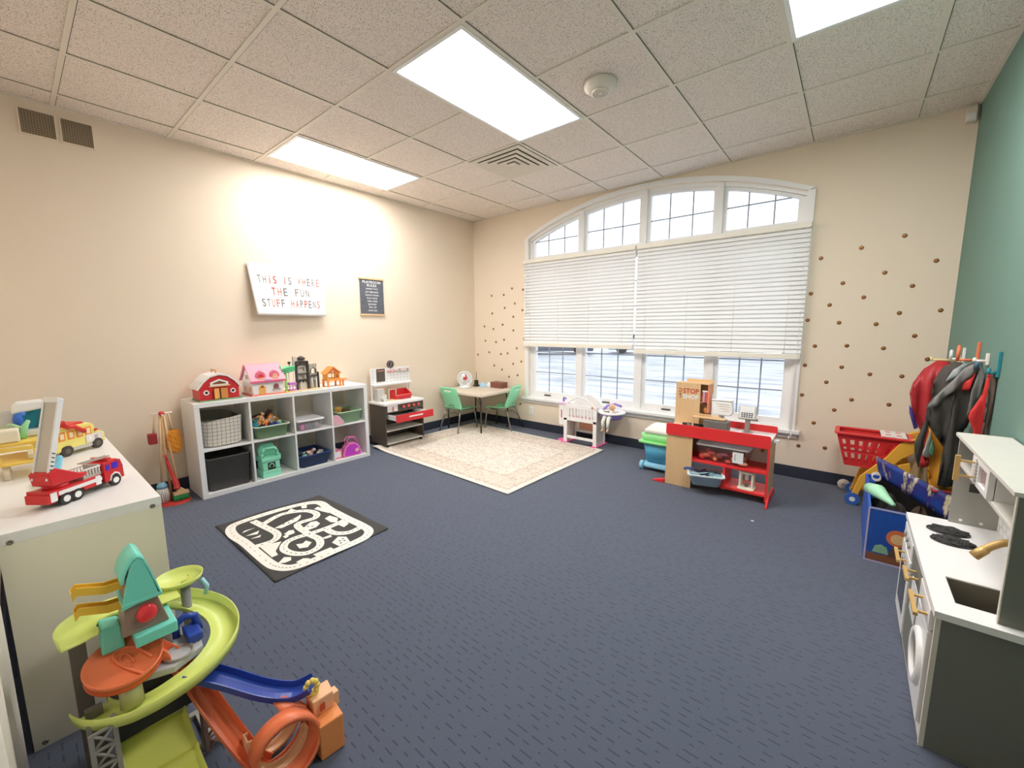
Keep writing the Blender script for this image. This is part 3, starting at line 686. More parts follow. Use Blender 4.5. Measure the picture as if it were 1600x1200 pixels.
toy_block((.33, y2-.115, zt+.02), (.03, .03, .09), .2, '#1f8fa8', 'tall teal block at the left rim of the sage green tub', GRP, .1)
toy_block((.27, y2-.07, zt+.055), (.05, .05, .05), .7, '#49b5a8', 'turquoise block behind the doll in the sage green tub', GRP, .3)
toy_car((.345, y2+.03, zt+.012), 1.15, 1.3, '#2f3a8c', 'royal blue toy car at the rim of the sage green tub', .1, GRP)
toy_car((.34, y2-.06, zt+.006), .9, 1.1, '#3c2f6a', 'purple toy car at the rim of the sage green tub', .1, GRP)
toy_ball((.30, y2+.085, zt+.035), .022, '#8fd0b4', 'mint green ball in the sage green tub', GRP)
toy_block((.20, y2+.07, zt+.06), (.09, .05, .03), .3, '#b9772c', 'amber brown block at the back of the sage green tub', GRP, .3)
toy_animal((.20, y2-.03, zt+.055), 1.6, 1.2, '#5a3525', 'dark brown toy horse at the back of the sage green tub', GRP, .2)
toy_animal((.32, y2+.0, zt+.045), 1.0, .8, '#b5aaa0', 'grey toy animal in the middle of the sage green tub', GRP, .2)
# 2 bottom: mint toy case with handle
MINT = M('#8edcbc', .4, name='mint_plastic'); yc = CY[1]+.135; xf = .375
t = Thing('toy_case', 'mint green toy carry case with handle in the second bottom cube', 'toy case', (.30, yc, ZB))
z = ZB
b = MB().box(.235, xf, yc-0.074, yc+0.074, z+.001, z+.062, MINT); b.box(.240, xf-.005, yc-0.070, yc+0.070, z+.064, z+.140, MINT); b.box(.232, xf+.003, yc-0.079, yc+0.079, z+.142, z+.178, MINT); t.part('body', b, bevel=.006)
t.part('window', MB().box(xf-.006, xf-.003, yc-0.031, yc+0.031, z+.068, z+.132, M('#2a2a26', .3)))
b = MB(); pts = [(.345, yc-0.062, z+.178), (.345, yc-0.064, z+.215), (.345, yc-.045, z+.255), (.345, yc+.045, z+.255), (.345, yc+0.064, z+.215), (.345, yc+0.062, z+.178)]
for p, q in zip(pts[:-1], pts[1:]): b.cyl(p, q, .011, MINT, n=8)
for p in pts[1:-1]: b.ball(p, .011, MINT, 8, 6)
t.part('handle', b)
t.part('back_cover', MB().prism([(yc-0.068, z+.178), (yc-0.072, z+.235), (yc-.05, z+.285), (yc+.05, z+.285), (yc+0.072, z+.235), (yc+0.068, z+.178)], 'x', .245, .290, MINT), bevel=.006)
t.part('crank', MB().cyl((.31, yc+0.079, z+.165), (.31, yc+0.097, z+.165), .020, MINT, n=14)); t.part('emblem', MB().tube([(xf-.001, yc+.018*math.cos(a), z+.10+.020*math.sin(a)) for a in [k*PI/8-.9 for k in range(13)]], .004, MINT, 6))
# 3 top: clear box with white lid
yc = CY[2]+.150
t = Thing('clear_box', 'clear plastic box with white lid in the third top cube', 'storage box', (.24, yc, ZM))
t.part('body', bin_mb(.10, .385, yc-.118, yc+.118, ZM+.001, ZM+.088, .018, CLEAR, .025, .004, .002, single=True)); t.part('lid', MB().prism(rrect(.090, .395, yc-.130, yc+.130, .03), 'z', ZM+.089, ZM+.103, WHITE), bevel=.003)
for k, (c, n_) in enumerate((('#d68ab0', 'pink'), ('#c3b4c9', 'lilac'), ('#9aa0a8', 'grey'), ('#e2c3c9', 'pale pink'))):
    toy_block((.33-.03*(k % 2), yc-.07+.047*k, ZM+.032), (.045, .036, .05), .4*k, c, n_+' block inside the clear lidded box', GRP, .1)
# 3 bottom: navy tub
yc = CY[2]+.172
tub(.06, .385, yc-.148, yc+.140, ZB, ZB+.118, '#1f3763', '#2d4a80', 'navy blue tub of small toys in the third bottom cube')
zt = ZB+.085
toy_ball((.32, yc-.08, zt+.012), .024, '#7fc6bd', 'teal ball in the navy tub', GRP)
toy_animal((.30, yc-.03, zt+.008), 1.1, .9, '#e6d3c8', 'cream toy animal in the navy tub', GRP, .2); toy_animal((.335, yc-.035, zt-.012), 1.0, 2.4, '#d99a8a', 'salmon pink toy animal in the navy tub', GRP, .2)
toy_figure((.27, yc+.0, zt), .8, .4, 1.1, '#f0ede8', '#e7c0a4', 'white-clothed doll in the navy tub', GRP); toy_ball((.31, yc+.055, zt+.004), .019, '#e4d08c', 'pale yellow ball in the navy tub', GRP)
toy_block((.25, yc-.09, zt+.015), (.05, .05, .05), .7, '#3d4a58', 'slate grey block in the navy tub', GRP); toy_block((.27, yc+.09, zt+.004), (.04, .06, .03), .7, '#b6b0a8', 'light grey block in the navy tub', GRP)
toy_car((.23, yc+.03, zt+.015), .8, .5, '#c04848', 'small red toy car in the navy tub', 0, GRP)
# 4 top: sage tub and pink fan-shaped purse
yc = CY[3]+.19
tub(.12, .385, yc-.125, yc+.132, ZM, ZM+.120, '#86a983', '#b9cfb2', 'sage green tub at the back of the top right cube')
toy_block((.24, yc-.05, ZM+.118), (.05, .06, .05), .7, '#dba24a', 'mustard yellow block in the top right tub', GRP); toy_block((.26, yc+.02, ZM+.095), (.07, .06, .05), .3, '#5a4430', 'brown block in the top right tub', GRP)
t = Thing('toy_purse', 'folded pink quilted toy purse beside the tub in the top right cube', 'toy purse', (.37, CY[3]+.06, ZM))
PK = M('#e8a9b8', .6, bump=.4, bs=50); yq = CY[3]
t.part('body', MB().prism([(yq+.005, ZM+.001), (yq+.115, ZM+.001), (yq+.105, ZM+.03), (yq+.06, ZM+.085), (yq+.03, ZM+.10), (yq+.005, ZM+.10)], 'x', .387, .402, PK), bevel=.004)
t.part('frill', MB().tube([(.402, yq+.115, ZM+.006), (.402, yq+.105, ZM+.032), (.402, yq+.06, ZM+.087), (.402, yq+.03, ZM+.102), (.402, yq+.008, ZM+.102)], .004, M('#f2c9d2', .5)))
# 4 bottom: magenta handbag and pink box
yc = CY[3]+.20; z = ZB
t = Thing('toy_handbag', 'magenta toy handbag with pink handles in the bottom right cube', 'toy handbag', (.33, yc, z))
HP = [(yc-.098, z+.001), (yc+.098, z+.001), (yc+.104, z+.03), (yc+.075, z+.105), (yc+.035, z+.138), (yc-.035, z+.138), (yc-.075, z+.105), (yc-.104, z+.03)]
t.part('body', MB().prism(HP, 'x', .300, .372, M('#e87ab5', .35, name='pink_plastic')), bevel=.01)
t.part('front_panel', MB().prism([(yc+(y-yc)*.80, z+.012+(zz-z)*.83) for y, zz in HP], 'x', .372, .378, M('#c23bc0', .35, name='magenta_plastic')), bevel=.003)
for xx in (.315, .362): t.part('handle', MB().tube([(xx, yc-.05, z+.125), (xx, yc-.052, z+.165), (xx, yc-.03, z+.195), (xx, yc+.03, z+.195), (xx, yc+.052, z+.165), (xx, yc+.05, z+.125)], .006, M('#e87ab5', .35, name='pink_plastic')))
fl_ = MB()
for k in range(5): fl_.ball((.380, yc+.045+.014*math.cos(k*1.257), z+.055+.014*math.sin(k*1.257)), (.004, .009, .009), M('#f4b8c0'), 10, 6)
fl_.ball((.382, yc+.045, z+.055), (.005, .007, .007), M('#f0c060'), 10, 6); t.part('flower', fl_)
single('toy_box', 'pink and white printed box lying beside the handbag in the bottom right cube', 'box', MB().box(.13, .36, CY[3]+.004, CY[3]+.09, ZB+.001, ZB+.085, M('#e08aa0', .5)).box(.3605, .363, CY[3]+.012, CY[3]+.075, ZB+.02, ZB+.075, M('#f3e6ea')), bevel=.002)

# ------------------------------------------------------------------ on top of the shelf (z .77)
ZS_ = .771
RED = M('#c8282c', .4, name='barn_red'); TAN = M('#d8924c', .5, name='tan_plastic'); SNOW = M('#f2efea', .4)
def barn():
    y0, y1 = -3.435, -3.165; yc = (y0+y1)/2; xb, xf = .13, .335; z = ZS_
    t = Thing('toy_barn', 'red toy barn with white gambrel roof and open tan doors on the shelf', 'toy barn', ((xb+xf)/2, yc, z))
    t.part('base', MB().prism(rrect(xb-.01, xf+.03, y0-.012, y1+.02, .02), 'z', z, z+.008, M('#6f9a72', .6)))
    prof = [(y0, z+.008), (y0, z+.110), (y0+.028, z+.150), (y0+.075, z+.190), (yc, z+.203), (y1-.075, z+.190), (y1-.028, z+.150), (y1, z+.110), (y1, z+.008)]
    body = t.part('body', MB().prism(prof, 'x', xb, xf, RED))
    r = MB(); path = [(y0-.022, z+.098), (y0-.010, z+.118), (y0+.022, z+.160), (y0+.072, z+.202), (yc, z+.218), (y1-.072, z+.202), (y1-.022, z+.160), (y1+.010, z+.118), (y1+.022, z+.100)]
    inn = [(y0-.014, z+.092), (y0+.002, z+.112), (y0+.030, z+.150), (y0+.076, z+.190), (yc, z+.204), (y1-.076, z+.190), (y1-.030, z+.150), (y1-.002, z+.112), (y1+.014, z+.094)]
    for k in range(8): r.prism([path[k], path[k+1], inn[k+1], inn[k]], 'x', xb-.010, xf+.014, SNOW)
    t.part('roof', r); t.part('carry_handle', MB().tube([(.17, yc, z+.215), (.17, yc, z+.238), (.28, yc, z+.238), (.28, yc, z+.215)], .005, TAN))
    lf = MB(); A_ = [(yc-.062, z+.122), (yc-.062, z+.146), (yc, z+.172), (yc+.062, z+.146), (yc+.062, z+.122)]; B_ = [(yc-.046, z+.130), (yc-.046, z+.140), (yc, z+.158), (yc+.046, z+.140), (yc+.046, z+.130)]
    for k in range(5): lf.prism([A_[k], A_[(k+1) % 5], B_[(k+1) % 5], B_[k]], 'x', xf, xf+.010, SNOW)
    t.part('loft_frame', lf); t.part('loft_opening', MB().prism(B_, 'x', xf, xf+.003, M('#8a5230')))
    t.part('sill_board', MB().box(xf, xf+.012, yc-.072, yc+.072, z+.112, z+.121, M('#e0b483')))
    t.part('doorway', MB().box(xf, xf+.003, yc-.042, yc+.045, z+.010, z+.098, M('#2b1712')))
    for s, a, yh in ((-1, .5, yc-.046), (1, -.45, yc+.050)):
        R = Euler((0, 0, a)).to_matrix(); c = Vector((xf+.012, yh+(.022 if s < 0 else -.022), z+.055)); t.part('door', MB().cbox(c, (.006, .046, .084), TAN, R), bevel=.002)
    for yy in (yc-.092, yc+.092):
        w_ = t.part('window_frame', MB().lathe((xf, yy, z+.068), [(.011, .001), (.011, .007), (.019, .007), (.020, .001)], SNOW, 18, 'x')); t.part('window_hole', MB().cyl((xf, yy, z+.068), (xf+.002, yy, z+.068), .012, M('#2b1712')), w_)
barn()
def dollhouse():
    y0, y1 = -3.068, -2.818; z = ZS_; xb, xf = .12, .355; xm = (xb+xf)/2
    WP = M('#f4e4de', .45, name='blush_plastic'); PR = M('#e58fa2', .45, bump=.4, bs=70, name='pink_shingle'); DP = M('#d85b82', .4)
    t = Thing('toy_dollhouse', 'pink-roofed white toy dollhouse with two dormers on the shelf', 'dollhouse', (xm, (y0+y1)/2, z))
    t.part('base', MB().box(xb-.012, xf+.012, y0-.012, y1+.012, z, z+.012, M('#e2816e', .5)))
    t.part('walls', MB().prism([(xb, z+.012), (xf, z+.012), (xf, z+.125), (xm, z+.250), (xb, z+.125)], 'y', y0, y1, WP))
    r = MB(); r.prism([(xf+.018, z+.118), (xf+.022, z+.130), (xm+.025, z+.262), (xm, z+.268), (xm, z+.252), (xm+.012, z+.250)], 'y', y0-.016, y1+.016, PR)
    r.prism([(xb-.018, z+.118), (xb-.022, z+.130), (xm-.025, z+.262), (xm, z+.268), (xm, z+.252), (xm-.012, z+.250)], 'y', y0-.016, y1+.016, PR); t.part('roof', r)
    t.part('eave', MB().box(xf+.010, xf+.026, y0-.017, y1+.017, z+.112, z+.122, DP))
    for yy in (y0+.070, y1-.068):
        d = t.part('dormer', MB().prism([(yy-.036, z+.140), (yy-.038, z+.176), (yy-.026, z+.196), (yy, z+.212), (yy+.026, z+.196), (yy+.038, z+.176), (yy+.036, z+.140)], 'x', xm+.03, xf+.004, M('#e2718f', .45)))
        t.part('dormer_window', MB().prism([(yy-.020, z+.152), (yy-.020, z+.172), (yy-.012, z+.184), (yy+.012, z+.184), (yy+.020, z+.172), (yy+.020, z+.152)], 'x', xf+.004, xf+.007, M('#c9303a' if yy < -2.95 else '#e9a98a')), d)
        t.part('flower_box', MB().box(xf+.004, xf+.016, yy-.024, yy+.024, z+.143, z+.153, M('#e8c09a')), d)
    t.part('door', MB().prism([(y0+.048, z+.013), (y0+.048, z+.062)]+[(y0+.074-.026*math.cos(a), z+.062+.026*math.sin(a)) for a in [k*PI/8 for k in range(1, 8)]]+[(y0+.100, z+.062), (y0+.100, z+.013)], 'x', xf, xf+.006, M('#e8a658', .5)))
    t.part('fanlight', MB().prism([(y0+.058, z+.066), (y0+.066, z+.080), (y0+.074, z+.083), (y0+.082, z+.080), (y0+.090, z+.066)], 'x', xf+.006, xf+.0075, M('#9c5b2c')))
    yw = y1-.062; t.part('window', MB().prism([(yw-.022, z+.052), (yw-.022, z+.076), (yw-.012, z+.090), (yw+.008, z+.092), (yw+.020, z+.080), (yw+.020, z+.052)], 'x', xf, xf+.004, M('#8a4f4f')))
    fb = MB().box(xf, xf+.010, yw-.034, yw+.034, z+.030, z+.040, M('#cdbfb4'))
    for k in range(5): fb.ball((xf+.008, yw-.026+.013*k, z+.043), .006, M(['#b5696c', '#8fa38a', '#a98a99'][k % 3]), 8, 5)
    t.part('planter', fb)
    for zz, yy in ((z+.055, xb+.06), (z+.055, xf-.05)): t.part('side_window', MB().box(yy-.015, yy+.015, y0-.003, y0, zz-.018, zz+.02, M('#e2a074')))
    t.part('gable_window', MB().box(xm-.02, xm+.02, y0-.003, y0, z+.140, z+.175, M('#b5aa98')))
    t.part('plaque', MB().box(xf+.020, xf+.024, -2.975, -2.925, z+.128, z+.140, M('#c9b7e0')))
dollhouse()
def castle():
    z = ZS_; xf = .345; GC = M('#cac1b6', .5, name='castle_grey'); DC = M('#3c3630', .5, name='castle_dark'); GRN = M('#6fcf97', .4, name='castle_green'); YEL = M('#d9b24c', .45); PUR = M('#b877c4', .4)
    t = Thing('toy_castle', 'grey and black toy castle with green turret and purple lift on the shelf', 'toy castle', (.27, -2.65, z))
    t.part('base', MB().box(.20, xf+.03, -2.745, -2.475, z, z+.008, M('#d9bd93', .5))); t.part('base', MB().box(.20, xf+.03, -2.815, -2.745, z, z+.007, YEL))
    def wall(y0, y1, zt, holes, m=GC, x0=.285, x1=.310):
        mb = MB(); zs = [z+.008]
        for (h0, h1, w0, w1) in holes:
            mb.box(x0, x1, y0, y1, zs[-1], z+h0, m); mb.box(x0, x1, y0, y0+w0, z+h0, z+h1, m); mb.box(x0, x1, y1-w1, y1, z+h0, z+h1, m); zs.append(z+h1)
        mb.box(x0, x1, y0, y1, zs[-1], z+zt, m); return mb
    t.part('added_pale_panel', MB().box(.278, .284, -2.672, -2.593, z+.008, z+.26, M('#dbd3c8', .5)).box(.278, .284, -2.5925, -2.494, z+.008, z+.12, M('#dbd3c8', .5)))  # pale panel added behind the towers so the window openings look light
    t.part('central_tower', wall(-2.675, -2.590, .285, [(.105, .150, .02, .02), (.175, .215, .018, .018), (.228, .262, .016, .016)]))
    t.part('door', MB().prism([(-2.660, z+.010), (-2.660, z+.070), (-2.645, z+.090), (-2.620, z+.090), (-2.605, z+.070), (-2.605, z+.010)], 'x', .312, .322, M('#c9c1b6', .5)))
    fr = MB()
    for y in (-2.684, -2.581): fr.box(.300, .330, y-.007, y+.007, z+.008, z+.262, DC)
    fr.box(.312, .332, -2.690, -2.575, z+.092, z+.104, DC); fr.box(.312, .328, -2.690, -2.575, z+.150, z+.158, DC); fr.tube([(.325, -2.690, z+.222), (.325, -2.632, z+.262), (.325, -2.575, z+.222)], .007, DC, 6); fr.box(.290, .330, -2.690, -2.575, z+.262, z+.272, DC)
    for y in (-2.665, -2.632, -2.60): fr.box(.320, .338, y-.006, y+.006, z+.075, z+.092, DC)
    t.part('timber_frame', fr)
    t.part('dome', MB().lathe((.31, -2.632, z+.285), [(.018, 0), (.034, .004), (.036, .014), (.024, .026), (.008, .034), (0, .036)], DC, 18)); t.part('chimney', MB().box(.290, .315, -2.705, -2.678, z+.225, z+.318, GC))
    t.part('right_tower', wall(-2.562, -2.492, .225, [(.010, .085, .018, .018), (.150, .200, .016, .016)]))
    b = MB()
    for k in range(4): b.box(.285, .325, -2.566+.021*k, -2.556+.021*k, z+.225, z+.242, GC)
    t.part('battlement', b)
    b = MB().box(.305, .335, -2.556, -2.498, z+.122, z+.132, DC)
    for k in range(5): b.box(.330, .335, -2.553+.012*k, -2.549+.012*k, z+.132, z+.146, DC)
    b.tube([(.314, -2.553, z+.15), (.314, -2.550, z+.19), (.314, -2.527, z+.204), (.314, -2.504, z+.19), (.314, -2.501, z+.15)], .004, DC, 6)
    t.part('balcony', b)
    b = MB()
    for y in (-2.572, -2.484): b.box(.300, .326, y-.005, y+.005, z+.008, z+.160, DC)
    for y in (-2.548, -2.508): b.cyl((.325, y, z+.008), (.325, y, z+.12), .005, SNOW, n=8)
    t.part('columns', b)
    t.part('green_roof', MB().prism([(-2.815, z+.165), (-2.70, z+.185), (-2.695, z+.235), (-2.76, z+.232), (-2.815, z+.21)], 'x', .270, .330, GRN), bevel=.004)
    b = MB()
    for k in range(3): b.cyl((.332, -2.808, z+.172+.018*k), (.332, -2.700, z+.192+.018*k), .004, M('#4fa77a', .4), n=6)
    t.part('green_railing', b); t.part('green_finial', MB().cyl((.30, -2.812, z+.20), (.30, -2.812, z+.255), .008, GRN, .004, n=8))
    b = MB()
    for y in (-2.808, -2.775): b.box(.295, .315, y-.008, y+.008, z+.007, z+.168, M('#a5d98f', .4))
    t.part('green_posts', b); t.part('yellow_wall', MB().box(.265, .275, -2.815, -2.79, z+.007, z+.165, YEL))
    t.part('white_posts', MB().box(.320, .328, -2.757, -2.750, z+.05, z+.175, SNOW).box(.320, .328, -2.715, -2.708, z+.05, z+.175, SNOW))
    b = MB().box(.295, .345, -2.764, -2.700, z+.008, z+.020, PUR).box(.295, .345, -2.764, -2.700, z+.062, z+.082, PUR)
    for y in (-2.762, -2.735, -2.707): b.box(.338, .345, y-.003, y+.004, z+.020, z+.062, PUR)
    t.part('purple_lift', b, bevel=.001); t.part('flag', MB().ball((.30, -2.735, z+.262), (.012, .014, .014), DC, 10, 6).cyl((.30, -2.735, z+.232), (.30, -2.735, z+.26), .004, DC, n=6))
castle()
def treehouse():
    z = ZS_; ORG = M('#e8883c', .45, name='orange_plastic'); OR2 = M('#e0a04a', .45)
    t = Thing('toy_treehouse', 'small orange toy house on stilts at the right end of the shelf', 'toy house', (.27, -2.30, z))
    t.part('deck', MB().box(.215, .335, -2.405, -2.195, z+.060, z+.070, ORG), bevel=.002)
    for x, y in ((.225, -2.395), (.322, -2.395), (.225, -2.270), (.322, -2.270), (.322, -2.240)): t.part('leg', MB().box(x-.006, x+.008, y-.006, y+.008, z, z+.060, ORG))
    w_ = MB()
    for x in (.228, .312): w_.box(x, x+.008, -2.400, -2.386, z+.07, z+.135, OR2); w_.box(x, x+.008, -2.282, -2.268, z+.07, z+.135, OR2); w_.box(x, x+.008, -2.386, -2.282, z+.07, z+.082, OR2); w_.box(x, x+.008, -2.386, -2.282, z+.128, z+.135, OR2)
    w_.box(.236, .312, -2.400, -2.394, z+.07, z+.135, OR2); w_.box(.236, .312, -2.274, -2.268, z+.07, z+.135, OR2); w_.box(.312, .320, -2.352, -2.345, z+.082, z+.128, OR2); w_.box(.312, .320, -2.315, -2.308, z+.082, z+.128, OR2)
    t.part('walls', w_); r = MB(); r.prism([(-2.418, z+.130), (-2.334, z+.200), (-2.334, z+.188), (-2.404, z+.128)], 'x', .218, .330, ORG); r.prism([(-2.250, z+.130), (-2.334, z+.200), (-2.334, z+.188), (-2.264, z+.128)], 'x', .218, .330, ORG)
    t.part('roof', r); g = MB(); g.prism([(-2.400, z+.135), (-2.334, z+.188), (-2.268, z+.135), (-2.30, z+.135), (-2.334, z+.160), (-2.368, z+.135)], 'x', .314, .320, M('#d8703c', .5)); t.part('gable', g)
treehouse()

# ------------------------------------------------------------------ toy workbench
def workbench():
    y0, y1 = -1.790, -1.262; x0, x1 = .045, .350; DB = M('#4a4138', .55, var=.1, name='dark_brown_board'); RD = M('#c9262c', .35, name='toy_red')
    t = Thing('toy_workbench', 'dark brown toy workbench with white top, pegboard and open red drawer', 'toy workbench', (.2, (y0+y1)/2, 0))
    t.part('side_panel', MB().box(x0, x1, y0, y0+.014, .040, .490, DB), bevel=.001); t.part('side_panel', MB().box(x0, x1, y1-.014, y1, .040, .490, DB), bevel=.001)
    t.part('back_panel', MB().box(x0, x0+.008, y0+.014, y1-.014, .050, .490, DB))
    GL = M('#d7d2c9', .5)
    for z in (.045, .190): t.part('shelf', MB().box(x0+.008, x1-.004, y0+.014, y1-.014, z, z+.012, GL), bevel=.001)
    t.part('apron', MB().box(x1-.010, x1, y0+.014, y1-.014, .405, .490, DB))
    t.part('worktop', MB().box(x0-.005, x1+.012, y0-.008, y1+.008, .490, .515, WHITE), bevel=.002)
    g = MB().box(x1+.0, x1+.006, y0+.030, y0+.165, .415, .488, M('#cfcfcc', .4)); t.part('dial_plate', g, bevel=.002)
    g = MB().lathe((x1+.006, y0+.10, .452), [(0, .004), (.018, .004), (.020, 0)], M('#e9b7b4'), 16, 'x'); g.box(x1+.010, x1+.013, y0+.095, y0+.105, .42, .475, M('#b5484c')); t.part('dial', g)
    for k in range(4): t.part('knob', MB().cyl((x1, y1-.285+.070*k, .455), (x1+.018, y1-.285+.070*k, .455), .019, M('#d0524c', .4), .015, n=14))
    d = MB(); xd = .535
    d.box(x1-.15, xd, y0+.040, y0+.048, .335, .390, WHITE); d.box(x1-.15, xd, y1-.048, y1-.040, .335, .390, WHITE); d.box(x1-.15, xd, y0+.048, y1-.048, .335, .341, WHITE)
    t2 = t.part('drawer', d); t.part('drawer_front', MB().box(xd, xd+.014, y0+.010, y1-.010, .325, .408, RD), t2, bevel=.003)
    t.part('drawer_handle', MB().box(xd+.014, xd+.026, y0+.17, y1-.17, .365, .381, M('#eccaca', .4)), t2, bevel=.003)
    cn = MB()
    for k in range(6): cn.cbox((.47, y0+.09+.07*k, .368), (.05, .05, .05), M(['#b5a898', '#d9c38a', '#e0b04a', '#9a8f86', '#e8c76a', '#c8463c'][k]), Euler((.2, .3*k, .5*k)).to_matrix())
    for x in (x0+.03, x1-.03):
        for y in (y0+.03, y1-.03):
            c_ = t.part('caster', MB().cyl((x, y-.010, .020), (x, y+.010, .020), .020, BLACK, n=14).box(x-.012, x+.012, y-.013, y+.013, .030, .045, BLACK))
    for k in range(6):
        o = single('toy_tool', ['grey', 'tan', 'mustard', 'taupe', 'yellow', 'red'][k]+' wooden tool piece in the open red drawer', 'toy tool', MB().cyl((.44, y0+.09+.065*k, .356), (.50, y0+.10+.065*k, .375), .011, M(['#b5a898', '#d9c38a', '#e0b04a', '#9a8f86', '#e8c76a', '#c8463c'][k]), n=8).ball((.50, y0+.10+.065*k, .375), .017, M(['#b5a898', '#d9c38a', '#e0b04a', '#9a8f86', '#e8c76a', '#c8463c'][k]), 10, 6), 'tools in the workbench drawer')
    # pegboard
    p = MB(); xb, xp = .085, .097; p.box(xb, xp, y0, y1+.01, .705, .885, WHITE); p.box(xb, xp, y0, y0+.02, .515, .705, WHITE); p.box(xb, xp, y1-.01, y1+.01, .515, .705, WHITE)
    pb = t.part('pegboard', p, bevel=.001); h = MB()
    for i in range(11):
        for j in range(5):
            y = y0+.03+.047*i; z = .725+.034*j
            if y0+.06 < y < y0+.20 and j > 0: continue
            h.cyl((xp, y, z), (xp+.0008, y, z), .0045, M('#8f8880', .8), n=8)
    t.part('peg_holes', h, pb); t.part('chalkboard', MB().box(xp, xp+.006, y0+.075, y0+.185, .732, .880, M('#50483f', .8)).box(xp+.006, xp+.008, y0+.085, y0+.175, .852, .862, M('#c98378')), pb)
    t.part('tool_rack', MB().box(xp, xp+.028, y1-.19, y1, .838, .850, M('#cfcac2')).box(xp+.024, xp+.030, y1-.19, y1, .838, .872, M('#cfcac2')), pb)
    for yy in (y1-.155, y1-.045): t.part('rack_bolt', MB().cyl((xp+.030, yy, .855), (xp+.036, yy, .855), .010, M('#b8544f'), n=10), pb)
    t.part('vise_rail', MB().box(xp, xp+.02, y0+.215, y1-.20, .835, .856, M('#d39a9a')), pb)
    t.part('storage_shelf', MB().box(xb, .150, y0+.01, y1+.01, .690, .705, WHITE))
    c_ = MB().cyl((xp-.004, y0+.265, .925), (xp+.010, y0+.265, .925), .046, BLACK, n=28); cf = t.part('clock_face', c_); tk = MB()
    for k in range(12): a = k*PI/6; tk.cbox((xp+.0108, y0+.265+.036*math.cos(a), .925+.036*math.sin(a)), (.001, .005, .009), WHITE, Euler((a-PI/2, 0, 0)).to_matrix())
    tk.box(xp+.0105, xp+.0115, y0+.262, y0+.268, .905, .938, M('#e9b3b3')); tk.box(xp+.0105, xp+.0115, y0+.262, y0+.282, .932, .938, M('#e9b3b3')); t.part('clock_marks', tk, cf)
    w_ = MB(); w_.box(.20, .212, y0+.15, y0+.162, .516, .640, M('#bfae92')); w_.box(.20, .212, y0+.245, y0+.257, .516, .640, M('#bfae92')); w_.box(.20, .212, y0+.15, y0+.257, .640, .650, M('#bfae92')); w_.box(.17, .24, y0+.14, y0+.27, .516, .524, M('#d9c7a4'))
    t.part('saw_guide', w_)
    v = MB().box(.12, .19, y0+.02, y0+.11, .516, .66, M('#bdbbb4', .4)); v.cyl((.19, y0+.08, .56), (.24, y0+.08, .56), .02, M('#dcdad4', .4), n=12); v.box(.235, .245, y0+.06, y0+.10, .517, .60, M('#cfcdc6', .4)); t.part('toy_vise', v, bevel=.002)
    # red parts bin
    z = .516; yb0, yb1 = -1.568, -1.338
    t = Thing('parts_bin', 'bright red open-front parts bin on the toy workbench top', 'parts bin', (.2, (yb0+yb1)/2, z))
    pr = [(.12, z), (.215, z), (.245, z+.055), (.215, z+.070), (.12, z+.115)]; pi = [(.123, z+.004), (.213, z+.004), (.240, z+.055), (.215, z+.066), (.123, z+.108)]
    b = MB().prism(pr, 'y', yb0, yb0+.004, RD).prism(pr, 'y', yb1-.004, yb1, RD); b.box(.12, .124, yb0+.004, yb1-.004, z, z+.115, RD); b.box(.124, .215, yb0+.004, yb1-.004, z, z+.004, RD)
    b.prism([(.213, z), (.217, z), (.247, z+.055), (.243, z+.057)], 'y', yb0+.004, yb1-.004, RD); t.part('body', b)
    t.part('rim', MB().tube([(.246, yb0, z+.056), (.246, yb1, z+.056)], .004, M('#e06a66', .4), 6))
workbench()

# ------------------------------------------------------------------ play table and chairs
def table():
    x0, x1, y0, y1, z = .055, .835, -.765, -.070, .530; LT = M('#cfc4b4', .45, bump=.1, name='table_plastic')
    t = Thing('play_table', 'small square off-white folding table in the corner', 'table', ((x0+x1)/2, (y0+y1)/2, 0))
    t.part('tabletop', MB().prism(rrect(x0, x1, y0, y1, .05), 'z', z-.030, z, LT), bevel=.005)
    for x, y in ((x0+.08, y0+.09), (x1-.13, y0+.13), (x1-.10, y1-.08), (x0+.08, y1-.08)):
        t.part('leg', MB().tube([(x, y, .0), (x+.005, y+.0, .40), (x-.02*(1 if x > .4 else -1), y, .47), (x-.05*(1 if x > .4 else -1), y, .502)], .011, DMETAL, 10))
    t.part('brace', MB().tube([(x0+.08, y0+.09, .36), (x0+.20, y0+.10, .44), (x0+.26, y0+.10, .502)], .005, DMETAL).tube([(x1-.14, y0+.14, .38), (x1-.24, y0+.14, .46), (x1-.28, y0+.14, .502)], .005, DMETAL))
    t.part('latch', MB().box(x1-.035, x1-.005, y0+.015, y0+.022, z, z+.002, M('#77706a')))
table()
